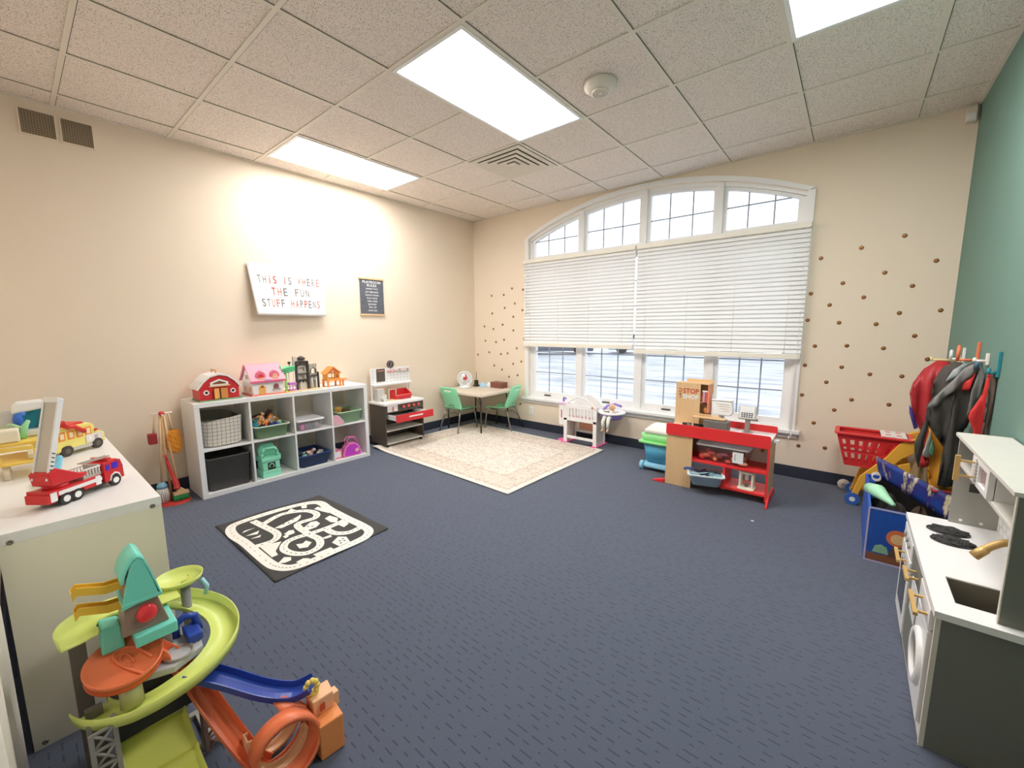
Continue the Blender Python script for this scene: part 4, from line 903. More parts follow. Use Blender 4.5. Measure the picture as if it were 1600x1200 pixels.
def make_chair(label):
    t = Thing('play_chair', label, 'chair', (0, 0, 0), 0, 'mint play chairs at the table', local=True); MC = M('#8fe0b4', .4, name='mint_chair_plastic')
    # local frame: sits facing +y; seat .31 wide
    def seat(u, v):
        x = (u-.5)*.31*(1-.06*(1-v)); y = -.13+.30*v; z = .300-.018*math.sin(PI*min(1, v*1.05))+.020*(abs(u-.5)*2)**2.5-(.030*max(0, v-.82)/.18)
        return (x, y, z)
    t.part('seat', MB().sheet(seat, 14, 12, MC), solid=.007)
    def back(u, v):
        w = .30*(1-.10*abs(v-.55)*2*(v > .55)-.08*(1-v)); x = (u-.5)*w; y = -.13-.012-.085*v-.030*math.sin(PI*v*.5)+.035*(abs(u-.5)*2)**2; z = .300+.300*v-.02*(abs(u-.5)*2)**4*(v > .6)
        if v < .08: y = -.13-.012*v/.08
        return (x, y, z)
    t.part('backrest', MB().sheet(back, 14, 16, MC, skip=lambda i, j: (j == 13 and 4 <= i <= 9) or (j == 2 and 5 <= i <= 8)), solid=.007)
    for sx in (-1, 1):
        t.part('leg', MB().tube([(sx*.155, -.235, 0), (sx*.130, -.165, .20), (sx*.118, -.130, .283)], .0095, METAL, 10)); t.part('leg', MB().tube([(sx*.150, .185, 0), (sx*.135, .165, .20), (sx*.128, .145, .262), (sx*.120, .105, .279)], .0095, METAL, 10))
        t.part('side_rail', MB().tube([(sx*.118, -.130, .280), (sx*.118, .105, .277)], .0085, METAL, 8))
    t.part('stretcher', MB().tube([(-.133, -.175, .17), (-.09, -.12, .23), (0, -.10, .245), (.09, -.12, .23), (.133, -.175, .17)], .005, METAL, 8))
    return t.o
c0 = make_chair('mint green play chair seen from behind at the left side of the table')
c0.location = (.305, -.625, 0); c0.rotation_euler = (0, 0, .13)
c1 = copy_tree(c0); c1['label'] = 'mint green play chair on the window side of the table, facing left'
c1.location = (.700, -.215, 0); c1.rotation_euler = (0, 0, PI/2+.17)
# things on the table
z = .531
t = Thing('toy_mirror', 'round white tabletop toy mirror with a red printed dancer', 'toy mirror', (.22, -.45, z), rz=0)
R_ = Matrix.Translation((.215, -.43, z)) @ Matrix.Rotation(.80, 4, 'Z'); 
def loc(mb): mb.T = R_; return mb
PW = M('#dfe3e6', .35, name='pale_blue_white'); 
b = loc(MB()); b.lathe((0, 0, .125), [(.088, -.012), (.100, -.010), (.105, 0), (.100, .010), (.088, .012), (.086, 0), (.088, -.012)], PW, 32, 'y'); t.part('mirror_frame', b)
b = loc(MB()); b.lathe((0, 0, .125), [(0, -.004), (.088, -.004), (.088, .004), (0, .004)], M('#e9eef2', .12, .2), 32, 'y'); t.part('mirror_face', b)
b = loc(MB()); b.lathe((0, 0, 0), [(.0, 0), (.085, 0), (.085, .015), (.070, .035), (.0, .040)], PW, 28); b.ball((-.045, -.035, .045), .025, M('#c9d6da', .3)); b.ball((.045, -.035, .045), .025, M('#c9d6da', .3)); t.part('base', b)
b = loc(MB()); rd = M('#b8434a', .5)
for (x, zz, rx, rz_) in ((.010, .175, .014, .010), (.018, .155, .010, .016), (-.002, .138, .022, .014), (-.012, .120, .014, .014), (.008, .118, .010, .020), (-.010, .085, .006, .006), (.026, .130, .008, .02)): b.ball((x, -.006, zz), (rx, .002, rz_), rd, 12, 8)
t.part('printed_dancer', b)
single('toy_handset', 'black toy walkie-talkie with a tall antenna standing on the table', 'toy walkie-talkie', MB().box(.20, .245, -.235, -.195, z, z+.085, M('#2f3128', .6)).box(.185, .265, -.25, -.18, z, z+.018, M('#2f3128', .6)).cyl((.225, -.215, z+.085), (.225, -.215, z+.205), .005, M('#2f3128', .6), .003, n=8), bevel=.004)
def hump(c, r, col, seed):
    def f(u, v):
        a = 2*PI*u; s = math.sin(PI/2*(1-v)); k = 1+.14*math.sin(3*a+seed)+.08*math.sin(7*a+seed*2)
        return (c[0]+r[0]*s*k*math.cos(a), c[1]+r[1]*s*k*math.sin(a), c[2]+.001+r[2]*(1-s*s)**.7*(1+.15*math.sin(5*a)))
    return MB().sheet(f, 28, 8, M(col, .9, bump=.4, bs=40))
single('folded_cloth', 'pale blue crumpled cloth on the table beside the walkie-talkie', 'cloth', hump((.33, -.19, z), (.060, .045, .055), '#9fc6de', 1))
single('folded_cloth', 'white crumpled cloth on the table beside the brown box', 'cloth', hump((.415, -.14, z), (.055, .040, .06), '#e8e8ea', 2.4))
BB = M('#7a4a3e', .5, name='brown_box')
t = Thing('wooden_box', 'low reddish-brown box on the table against the window wall', 'box', (.56, -.12, z)); b = MB(); b.T = Matrix.Translation((.570, -.13, z)) @ Matrix.Rotation(-.03, 4, 'Z')
b.box(-.105, .105, -.06, .06, 0, .062, BB); t.part('body', b, bevel=.002); b = MB(); b.T = Matrix.Translation((.570, -.13, z)) @ Matrix.Rotation(-.03, 4, 'Z'); b.box(-.108, .108, -.063, .063, .062, .076, BB); t.part('lid', b, bevel=.002)

# ------------------------------------------------------------------ rugs
RX, RY, RHW, RHH = 1.222, -1.093, 1.022, .795
rm = rug_mat(0, 0, RHW, RHH)
def rugf(u, v):
    x = (u-.5)*2*RHW; y = (v-.5)*2*RHH; z = .008+.0015*math.sin(x*4)*math.sin(y*5)+.018*math.exp(-((x+RHW-.05)**2+(y+RHH-.02)**2)/.012)
    return (x, y, z)
mb = MB().sheet(rugf, 50, 40, rm); o = single('floral_rug', 'large faded cream floral rug on the carpet in front of the play table', 'rug', mb, off=(0, 0, 0), solid=.006)
o.location = (RX, RY, 0); o.rotation_euler = (0, 0, -.026)
CH = M('#3e3d3c', .95, bump=.3, bs=200, name='charcoal_playmat'); RW = M('#e2ddd6', .95, name='printed_white')
mx0, my0 = 1.506, -3.227
t = Thing('road_playmat', 'charcoal play mat printed with white roads and houses lying on the carpet', 'play mat', (mx0, my0, 0))
cn = [(2.006, -3.584), (1.965, -2.858), (1.049, -2.881), (1.005, -3.585)]
def matz(x, y):
    ed = min(x-1.0, 2.0-x, y+3.59, -2.86-y); return .0075+.004*math.sin(x*9+1)*math.exp(-max(0, ed)*12)+.004*math.sin(y*13)*math.exp(-max(0, ed)*12)
def matf(u, v):
    a = Vector(cn[3]).lerp(Vector(cn[0]), u); b_ = Vector(cn[2]).lerp(Vector(cn[1]), u); p = a.lerp(b_, v); return (p.x, p.y, matz(p.x, p.y))
t.part('mat', MB().sheet(matf, 50, 40, CH), solid=.004)
def mstrip(mb, pts, w, dz, m, close=False):
    P = smoothp([(x, y, 0) for x, y in pts], 5, close); n0 = len(mb.v); mb.strip(P, w, 0, 1, m, close)
    nv = []
    for i in range(n0, len(mb.v)):
        x, y, z = mb.v[i]; nv.append((x, y, matz(x, y)+(dz if z > .5 else .0005)))
    mb.v[n0:] = nv
outer = [(1.135, -3.531), (1.087, -3.47), (1.087, -3.302), (1.105, -3.092), (1.151, -2.986), (1.217, -2.952), (1.371, -2.964), (1.604, -2.96), (1.775, -2.949), (1.888, -2.959), (1.946, -3.014), (1.962, -3.107), (1.968, -3.227), (1.968, -3.336), (1.951, -3.436), (1.923, -3.488), (1.868, -3.518), (1.794, -3.532), (1.593, -3.538), (1.423, -3.541), (1.264, -3.552)]
rA = [(1.135, -3.396), (1.297, -3.378), (1.435, -3.363), (1.504, -3.378), (1.543, -3.425), (1.53, -3.52)]
rB = [(1.247, -3.375), (1.183, -3.226), (1.252, -3.094), (1.357, -3.06), (1.428, -3.102), (1.434, -3.224), (1.633, -3.234), (1.744, -3.224), (1.835, -3.264), (1.856, -3.343), (1.796, -3.401), (1.7, -3.417), (1.629, -3.374), (1.614, -3.309), (1.631, -3.225), (1.64, -3.092), (1.622, -2.97)]
rD = [(1.633, -3.13), (1.747, -3.122), (1.813, -3.058), (1.808, -2.978)]
mb = MB(); mstrip(mb, outer, .058, .0036, RW, True); t.part('outer_road', mb)
mb = MB(); mstrip(mb, rA, .045, .0032, RW); mstrip(mb, rB, .045, .0028, RW); mstrip(mb, rD, .045, .0030, RW); t.part('inner_roads', mb)
mb = MB()
def dashes(pts, close):
    P = smoothp([(x, y, 0) for x, y in pts], 8, close); 
    for i in range(0, len(P)-2, 3):
        a, b_ = P[i], P[i+1]
        d = b_-a
        if d.length < 1e-4: continue
        d = d.normalized()*.012; mstrip(mb, [(a.x, a.y), (a.x+d.x, a.y+d.y)], .0035, .0046, CH)
dashes(outer, True); dashes(rA, False); dashes(rB, False); dashes(rD, False); t.part('lane_dashes', mb)
polys = {'house': [(1.367, -3.344), (1.311, -3.172), (1.292, -3.138), (1.341, -3.16), (1.379, -3.2), (1.405, -3.313)], 'house2': [(1.519, -3.222), (1.469, -3.151), (1.484, -3.116), (1.539, -3.117), (1.572, -3.158), (1.572, -3.222)], 'tree1': [(1.271, -3.506), (1.256, -3.423), (1.246, -3.484)], 'tree2': [(1.334, -3.505), (1.324, -3.421), (1.369, -3.447)], 'tree3': [(1.402, -3.5), (1.396, -3.435), (1.425, -3.452)], 'tri': [(1.541, -3.5), (1.59, -3.387), (1.682, -3.457), (1.737, -3.465), (1.737, -3.498)], 'leaf': [(1.832, -3.502), (1.792, -3.453), (1.825, -3.427), (1.859, -3.441), (1.858, -3.473)], 'car': [(1.9, -3.431), (1.894, -3.388), (1.921, -3.366), (1.985, -3.376), (1.985, -3.418)], 'blob': [(1.899, -3.334), (1.903, -3.226), (1.947, -3.226), (1.947, -3.329)], 'house3': [(1.853, -3.193), (1.811, -3.131), (1.853, -3.097), (1.928, -3.114), (1.93, -3.187)], 't4': [(1.504, -3.338), (1.478, -3.297), (1.494, -3.273), (1.543, -3.286), (1.545, -3.325)], 't5': [(1.531, -3.356), (1.523, -3.323), (1.562, -3.332), (1.568, -3.356)], 'c1': [(1.165, -3.177), (1.132, -3.138), (1.192, -3.129), (1.203, -3.159)], 'c2': [(1.145, -3.074), (1.148, -3.03), (1.213, -3.06), (1.196, -3.087)], 'cl': [(1.276, -3.035), (1.256, -2.999), (1.329, -2.98), (1.436, -2.997), (1.366, -3.016)], 'h4': [(1.493, -3.061), (1.474, -3.016), (1.558, -2.997), (1.613, -3.035), (1.58, -3.061)], 'h5': [(1.653, -3.048), (1.648, -2.984), (1.694, -2.992), (1.718, -3.04)], 'pl': [(1.747, -3.202), (1.751, -3.149), (1.78, -3.156), (1.774, -3.2)], 'y': [(1.70, -3.345), (1.72, -3.313), (1.70, -3.285), (1.75, -3.272), (1.79, -3.314), (1.765, -3.353)]}
mb = MB()
for k, P in polys.items():
    n0 = len(mb.v); mb.prism(P, 'z', 0, 1, RW)
    mb.v[n0:] = [(x, y, matz(x, y)+(.0024 if z > .5 else .0005)) for x, y, z in mb.v[n0:]]
for (x, y) in ((1.355, -3.28), (1.365, -3.25), (1.335, -3.21), (1.87, -3.15), (1.89, -3.13), (1.86, -3.125), (1.90, -3.16), (1.54, -3.17), (1.52, -3.19)): mb.box(x-.006, x+.006, y-.006, y+.006, matz(x, y)+.002, matz(x, y)+.0028, CH)
t.part('printed_pictures', mb)

# ================================================================== doll nursery under the window
def nursery():
    NW = M('#f3ece8', .4, name='nursery_white'); NP = M('#e0609e', .4, name='nursery_pink'); VI = M('#8f7cc9', .4, name='nursery_violet'); LP = M('#e6c3dc', .4, name='nursery_lilac')
    y0, y1, x0, x1 = -.300, -.075, 1.728, 2.155
    t = Thing('doll_crib', 'white and pink plastic doll crib playset under the window', 'doll crib', ((x0+x1)/2, (y0+y1)/2, 0))
    for xa, xb in ((x0, x0+.045), (x1-.045, x1)):
        for ya in (y0, y1-.022): t.part('leg', MB().prism([(xa, .012), (xb, .012), (xb, .300), (xa, .300)], 'y', ya, ya+.022, NW), bevel=.004)
        t.part('side_wall', MB().box(xa+.012, xb-.012, y0+.022, y1-.022, .012, .420, M('#e3d8cf', .5, name='nursery_side')), bevel=.002)
        t.part('foot', MB().prism(rrect(xa-.012, xb+.012, y0-.045, y1+.04, .012), 'z', 0, .014, NP), bevel=.003)
    for ya, arch_h in ((y0, .432), (y1-.022, .425)):
        r = MB(); r.box(x0, x1, ya, ya+.022, .272, .312, NW); n = 9; L = (x1-x0-.045)/n
        top = [(x0+.022+(x1-x0-.044)*k/16, arch_h+.115*math.sin(PI*k/16)*(1 if ya > -.2 else .10)) for k in range(17)]
        for k in range(n+1): xx = x0+.006+L*k; w_ = .045 if k in (0, n) else .022; r.box(xx, min(x1, xx+w_), ya+.002, ya+.020, .312, arch_h-.005, NW)
        for k in range(16): r.prism([(top[k][0], arch_h-.014), (top[k+1][0], arch_h-.014), (top[k+1][0], top[k+1][1]+.018), (top[k][0], top[k][1]+.018)], 'y', ya, ya+.022, NW)
        t.part('railing', r)
    b = MB(); 
    for k in range(17): pass
    ax = [(x0+(x1-x0)*k/18, .425+.130*math.sin(PI*k/18)) for k in range(19)]
    t.part('front_arch', MB().tube([(x, y0+.011, z) for x, z in ax], .009, NW, 8))
    t.part('mattress_deck', MB().box(x0+.045, x1-.045, y0+.022, y1-.022, .285, .300, M('#e7c4bb', .7)))
    for z in (.060, .105): t.part('cross_bar', MB().box(x0+.045, x1-.045, y0+.004 if z < .1 else y1-.05, y0+.024 if z < .1 else y1-.03, z, z+.030, NW), bevel=.003)
    t.part('lower_drawer', MB().box(x0+.10, x1-.045, y1-.030, y1-.022, .135, .272, M('#d79c80', .6)), bevel=.003)
    h = MB()
    for k in range(6): h.cbox((x0+.085+.052*k, y0-.001, .330), (.014, .003, .018), M('#cf8aa0', .5))
    t.part('pink_buttons', h); t.part('rosette', MB().lathe((x1-.055, y0, .452), [(0, -.012), (.012, -.010), (.016, 0)], M('#d8a090'), 14, 'y'))
    # side station with violet post
    t.part('station_panel', MB().box(1.640, 1.728, y0+.03, y0+.10, .195, .445, NW), bevel=.008); t.part('station_buttons', MB().box(1.675, 1.686, y0+.026, y0+.03, .285, .380, M('#b0456e')))
    t.part('station_post', MB().cyl((1.700, y0+.10, .014), (1.700, y0+.10, .20), .022, VI, n=14)); t.part('station_foot', MB().lathe((1.690, y0+.08, 0), [(0, .022), (.030, .022), (.070, .012), (.078, 0)], NP, 24))
    t.part('station_top', MB().prism(rrect(1.625, 1.735, y0+.02, y0+.13, .03), 'z', .446, .470, LP), bevel=.004)
    t.part('faucet', MB().tube([(1.67, y0+.09, .47), (1.67, y0+.09, .505), (1.69, y0+.06, .520), (1.725, y0+.05, .515)], .011, VI, 8))
    # high chair seat on the right end
    cx, cy = 2.285, -.190
    t.part('seat_shell', MB().lathe((cx, cy, 0), [(.060, .330), (.105, .345), (.125, .395), (.122, .400), (.10, .355), (0, .345)], VI, 24)); t.part('seat_tray', MB().lathe((cx, cy, 0), [(.070, .402), (.070, .418), (.142, .420), (.150, .410), (.142, .400), (.070, .402)], M('#efdfec', .35, name='tray_pinkish'), 28))
    t.part('seat_back', MB().tube([(cx-.13, cy+.03, .41), (cx-.10, cy+.09, .46), (cx-.02, cy+.12, .485), (cx+.06, cy+.11, .465)], .014, VI, 8)); t.part('bracket', MB().box(x1-.004, cx-.10, cy-.03, cy+.03, .345, .385, LP), bevel=.004)
nursery()
def doll():
    cx, cy = 2.290, -.200; SK = M('#e8b592', .55, name='doll_skin'); CL = M('#e9e1d8', .8, name='doll_clothes')
    t = Thing('baby_doll', 'bald baby doll in pale clothes sitting in the violet doll seat', 'doll', (cx, cy, .36))
    b = MB(); b.tube([(cx, cy, .360), (cx, cy, .40), (cx, cy+.005, .435)], [.034, .032, .022], CL, 12)
    for s in (-1, 1):
        b.tube([(cx+s*.022, cy-.02, .372), (cx+s*.026, cy-.13, .372), (cx+s*.030, cy-.155, .330), (cx+s*.030, cy-.158, .265)], [.020, .020, .019, .014], CL, 10)
        b.tube([(cx+s*.030, cy-.158, .268), (cx+s*.030, cy-.160, .240), (cx+s*.030, cy-.180, .232)], [.011, .010, .010], SK, 8); b.tube([(cx+s*.026, cy, .425), (cx+s*.055, cy-.02, .425), (cx+s*.062, cy-.06, .432)], [.013, .011, .009], CL, 8); b.ball((cx+s*.062, cy-.066, .433), .010, SK, 8, 6)
    t.part('body', b); h = MB().ball((cx+.004, cy-.005, .472), (.034, .035, .038), SK, 18, 12)
    for s in (-1, 1): h.ball((cx+.004+s*.033, cy, .468), (.006, .008, .010), SK, 8, 6)
    h.ball((cx+.006, cy-.040, .466), (.005, .006, .005), SK, 8, 6); t.part('head', h)
    f = MB()
    for s in (-1, 1): f.ball((cx+.006+s*.013, cy-.0375, .475), .0038, M('#3a2c28'), 8, 6)
    f.ball((cx+.006, cy-.039, .453), (.008, .003, .003), M('#c46a62'), 8, 6); t.part('face_features', f)
doll()
# wheeled toy shopper
def shopper():
    BL = M('#4f9fc4', .4, name='toy_blue'); LB = M('#86c1dc', .4, name='toy_light_blue'); GN = M('#8bd48a', .4, name='toy_green'); GY = M('#c8c5bf', .4)
    t = Thing('toy_shopper', 'blue and green plastic wheeled play trolley with grey lid beside the play shop', 'toy trolley', (2.95, -.50, 0))
    cx, cy = 2.945, -.50
    def rr(w, d): return rrect(cx-w/2, cx+w/2, cy-d/2, cy+d/2, .035)
    def loft(z0, w0, z1, w1, m, d0=.24, d1=.28):
        mb = MB(); a = rr(w0, d0); b = rr(w1, d1); n = len(a); vs = [(x, y, z0) for x, y in a]+[(x, y, z1) for x, y in b]
        mb.add(vs, [(k, (k+1) % n, n+(k+1) % n, n+k) for k in range(n)], m, True); mb.add(vs, [tuple(range(n)), tuple(range(n, 2*n))], m); return mb
    t.part('tub', loft(.085, .20, .262, .25, BL)); t.part('green_basket', loft(.262, .27, .345, .30, GN)); t.part('green_rim', MB().prism(rrect(cx-.17, cx+.17, cy-.16, cy+.16, .04), 'z', .262, .280, GN), bevel=.004)
    t.part('lid', loft(.345, .26, .385, .24, GY)); t.part('lid_top', loft(.385, .24, .425, .16, M('#dedbd5', .35), .24, .15), bevel=.008)
    t.part('chassis', MB().prism([(cy-.15, .03), (cy+.14, .03), (cy+.12, .085), (cy-.08, .085), (cy-.15, .06)], 'x', cx-.11, cx+.11, LB), bevel=.01)
    for sx in (-.125, .125):
        for sy in (-.125, .105):
            w = t.part('wheel', MB().cyl((cx+sx-.016, cy+sy, .042), (cx+sx+.016, cy+sy, .042), .042, LB, n=20)); t.part('hub', MB().cyl((cx+sx-.018, cy+sy, .042), (cx+sx+.018, cy+sy, .042), .018, M('#d9d6cf'), n=14), w)
shopper()

# ------------------------------------------------------------------ play shop stand
SR = M('#dc2a2c', .35, name='shop_red'); SW = M('#efe7ea', .35, name='shop_white_panel')
def shop():
    x0, x1, yf, yb = 3.112, 3.876, -.860, -.585
    t = Thing('play_shop', 'wooden play shop stand with bright red counter and shelves', 'play shop', ((x0+x1)/2, (yf+yb)/2, 0))
    t.part('counter_front', MB().prism(rrect(x0, x1, .440, .538, .018), 'y', yf-.012, yf, SR), bevel=.002)
    t.part('counter_top', MB().box(x0+.008, x1, yf, yb, .492, .506, SW), bevel=.001); t.part('counter_back', MB().prism(rrect(x0+.01, x1+.004, .470, .560, .015), 'y', yb, yb+.012, SR), bevel=.002)
    f = t.part('front_panel', MB().box(x0+.004, x0+.215, yf, yf+.012, .002, .440, PINE), bevel=.001)
    sc = MB()
    for (x, z) in ((x0+.03, .25), (x0+.19, .25), (x0+.03, .03), (x0+.19, .05)): sc.cyl((x, yf-.001, z), (x, yf, z), .004, M('#9c8a6a', .4, .5), n=8)
    t.part('screws', sc, f)
    t.part('side_panel', MB().box(x1-.014, x1, yf, yb, .030, .492, PINE), bevel=.001); t.part('side_panel', MB().box(x0+.004, x0+.018, yf+.012, yb, .030, .492, PINE), bevel=.001)
    t.part('side_edge', MB().box(x1-.016, x1-.002, yf-.010, yf-.0002, .030, .440, SR))
    t.part('middle_shelf', MB().box(x0+.018, x1-.014, yf+.012, yb, .236, .254, SR), bevel=.001); t.part('bottom_shelf', MB().box(x0+.018, x1-.014, yf+.012, yb, .060, .078, SR), bevel=.001)
    t.part('shelf_divider', MB().box(x0+.452, x0+.466, yf+.012, yb, .078, .236, SR)); t.part('shelf_divider', MB().box(x0+.445, x0+.475, yf-.0, yf+.012, .060, .150, SR), bevel=.002)
    bp = t.part('back_panel', MB().box(x0+.56, x1-.014, yb-.006, yb, .254, .440, SW)); t.part('back_panel', MB().box(x0+.018, x0+.56, yb-.006, yb, .254, .440, M('#9b7f74', .6)))
    k = MB().cyl((x1-.085, yb-.012, .355), (x1-.085, yb-.006, .355), .016, M('#c98a3a'), n=16); k.cyl((x1-.085, yb-.014, .355), (x1-.085, yb-.012, .355), .007, M('#8a5a26'), n=12); t.part('round_knob', k, bp)
    ft = [(-.930, .0), (-.930, .012), (-.880, .040), (-.860, .070), (-.60, .070), (-.56, .04), (-.52, .0)]
    t.part('foot', MB().prism(ft, 'x', x1-.002, x1+.012, SR), bevel=.002)
    t.part('left_stabiliser', MB().prism([(x0-.10, .001), (x0+.0, .001), (x0+.0, .035), (x0-.03, .030), (x0-.10, .010)], 'y', yf-.008, yf+.03, SR), bevel=.002)
    t.part('side_catch', MB().box(x1, x1+.035, -.74, -.70, .462, .486, WHITE), bevel=.003)
shop()
def tower():
    x0, x1, yf, yb, z0, z1 = 3.128, 3.318, -.600, -.430, .5605, .900
    z0 = .507
    t = Thing('shop_sign_box', 'tall pine display box lettered STOP SHOP standing on the red counter', 'display box', ((x0+x1)/2, (yf+yb)/2, z0))
    yf = -.700; yb = -.600
    x1 = 3.325; x0 = 3.125
    t.part('front_panel', MB().box(x0, x1, yf, yf+.010, z0, .870, PINE), bevel=.001); t.part('top_panel', MB().box(x0+.002, x1+.07, yf+.010, yb, .860, .870, PINE), bevel=.001)
    t.part('back_panel', MB().box(x0+.002, x1+.07, yb-.010, yb, z0, .860, PINE)); t.part('left_panel', MB().box(x0+.002, x0+.012, yf+.010, yb-.010, z0, .860, PINE))
    t.part('header_board', MB().box(x0+.06, x1+.075, yb, yb+.008, .78, .895, PINE))
    t.part('side_sign', MB().box(x1+.055, x1+.066, yf+.012, yb-.010, .62, .860, M('#e08a6a', .5)), bevel=.001)
    t.part('side_picture', MB().box(x1+.012, x1+.054, yf+.014, yf+.018, .70, .80, M('#c9584c', .5)).box(x1+.012, x1+.054, yf+.010, yf+.014, .80, .812, WHITE).box(x1+.02, x1+.032, yf+.010, yf+.014, .71, .80, M('#b9a0b6')))
    for z in (.60, .70): t.part('shelf', MB().box(x0+.012, x1+.06, yf+.014, yb-.010, z, z+.008, PINE))
    fn = lambda u, v, d: (u, yf-.0012, v)
    a = MB(); text(a, 'STOP', fn, .128, .042, M('#b53a26', .6, name='sign_red'), cx=x0+.124, cz=.800, bold=.02); t.part('sign_lettering', a)
    a = MB(); text(a, 'SHOP', fn, .128, .038, M('#f7f3ee', .6), cx=x0+.124, cz=.750, bold=.04); t.part('sign_lettering', a)
    a = MB(); fr_ = lambda u, v, d: (x0+.036-v*1.0, yf-.0012, .775+u)
    text(a, 'U', fr_, .030, .030, M('#b53a26', .6, name='sign_red'), cx=.028, cz=0, bold=.02); text(a, 'n &', fr_, .040, .020, M('#6e2c20', .6), cx=-.016, cz=0, bold=.02); t.part('sign_lettering', a)
    s = MB()
    for (x, z) in ((x0+.03, .855), (x0+.175, .855), (x0+.03, .60), (x0+.175, .60)): s.cyl((x, yf-.001, z), (x, yf, z), .004, M('#a88f5e', .4, .5), n=8)
    t.part('screws', s)
tower()
zc = .507
single('toy_food', 'red round play food piece inside the pine display box', 'toy food', MB().ball((3.368, -.655, .735), (.018, .020, .025), M('#c62a3a', .4)))
single('toy_food', 'tan biscuit-coloured play food piece low in the pine display box', 'toy food', MB().ball((3.365, -.655, .640), (.020, .022, .028), M('#c98a4a', .6)))
t = Thing('till_scale', 'white boxy toy scale tray tilted up on the play shop counter', 'toy scale', (3.49, -.66, zc+.10))
R = Euler((-.12, 0, .05)).to_matrix(); RM = Matrix.Translation((3.490, -.640, .675)) @ R.to_4x4()
b = MB(); b.T = RM; b.prism([(-.080, .055), (.070, .055), (.082, -.035), (.060, -.062), (-.060, -.062), (-.072, -.03)], 'y', -.045, .045, M('#ece3e3', .35, name='scale_white')); t.part('body', b, bevel=.006)
b = MB(); b.T = RM; b.box(-.082, .074, -.050, .050, .055, .068, WHITE); t.part('lid', b, bevel=.004); b = MB(); b.T = RM
for q in range(4): b.box(-.05+.02*q, .055, -.048, -.045, .03-.018*q, .034-.018*q, M('#c9b9b5'))
t.part('grooves', b); t.part('neck', MB().cyl((3.485, -.64, zc+.0), (3.485, -.64, .63), .022, WHITE, n=16))
t = Thing('card_machine', 'dark grey boxy toy till base with tan shelf on the play shop counter', 'toy till', (3.485, -.79, zc))
t.part('body', MB().box(3.395, 3.575, -.835, -.735, zc, zc+.090, M('#6b6864', .5, bump=.2, name='till_grey')), bevel=.010); t.part('top_board', MB().prism(rrect(3.30, 3.555, -.825, -.750, .02), 'z', zc+.094, zc+.104, PINE), bevel=.002)
t.part('support_post', MB().box(3.302, 3.312, -.815, -.805, zc, zc+.094, PINE)); t.part('scallop_trim', MB().tube([(3.31+.012*k, -.752, zc+.110+.004*(k % 2)) for k in range(17)], .005, PINE, 6)); t.part('badge', MB().box(3.43, 3.48, -.8365, -.835, zc+.018, zc+.026, M('#9c9894', .4)))
t = Thing('toy_scanner', 'black toy scanner with silver ring lying on the left of the counter', 'toy scanner', (3.34, -.76, zc))
t.part('body', MB().tube([(3.215, -.77, zc+.016), (3.28, -.765, zc+.018), (3.385, -.76, zc+.018)], [.014, .015, .013], BLACK, 10)); t.part('ring', MB().lathe((3.275, -.775, zc+.022), [(.012, -.004), (.022, -.004), (.022, .006), (.012, .006), (.012, -.004)], METAL, 16)); t.part('trigger', MB().box(3.31, 3.36, -.80, -.78, zc, zc+.02, BLACK), bevel=.003)
t = Thing('payment_terminal', 'white toy payment terminal with keypad on a grey post', 'toy terminal', (3.690, -.70, zc))
t.part('base', MB().prism(rrect(3.655, 3.725, -.745, -.675, .01), 'z', zc, zc+.006, M('#a49a92', .4)), bevel=.001); t.part('post', MB().box(3.673, 3.707, -.725, -.695, zc+.006, zc+.115, M('#857d78', .4)), bevel=.002)
RM = Matrix.Translation((3.684, -.705, .665)) @ Euler((-.35, 0, .10)).to_matrix().to_4x4()
def lb(): m_ = MB(); m_.T = RM; return m_
t.part('housing', lb().box(-.062, .062, -.014, .020, -.052, .056, M('#bdb8b0', .35, name='terminal_shell')), bevel=.006); t.part('face', lb().box(-.050, .048, -.018, -.013, -.046, .048, WHITE), bevel=.002); t.part('display', lb().box(-.040, .038, -.0195, -.018, .008, .038, M('#f2f2ee', .2)))
k = lb()
for i in range(5):
    for j in range(3): k.box(-.042+.017*i, -.030+.017*i, -.0205, -.018, -.038+.014*j, -.029+.014*j, M('#3f3d3c'))
t.part('keys', k)
# clear bin with play food
t = Thing('food_bin', 'clear plastic bin full of red and peach play food on the red middle shelf', 'storage box', (3.545, -.74, .2545))
t.part('body', bin_mb(3.355, 3.735, -.845, -.615, .2545, .385, .022, CLEAR, .025, .008, .002, single=True)); t.part('lid', MB().prism(rrect(3.348, 3.742, -.850, -.612, .025), 'z', .3855, .398, clear_mat('milky_lid', (.95, .95, .96), .2, body='#efe9e6', bodyw=.6)), bevel=.002)
t.part('paper_label', MB().box(3.625, 3.70, -.8475, -.846, .285, .372, WHITE)); lm = MB(); text(lm, 'food', lambda u, v, d: (3.645+v, -.8482, .33+u), .045, .012, BLACK, cx=0, cz=0); t.part('label_print', lm)
fc = [('#c23a36', 'red'), ('#e39a72', 'peach'), ('#8a4a3c', 'brown'), ('#d9694a', 'coral'), ('#e8c8a6', 'cream'), ('#9d5a62', 'plum'), ('#cf4b42', 'scarlet'), ('#e8b08a', 'apricot'), ('#b5473a', 'brick red'), ('#d98a5a', 'orange tan')]
shp = ['round', 'long', 'squat', 'small']
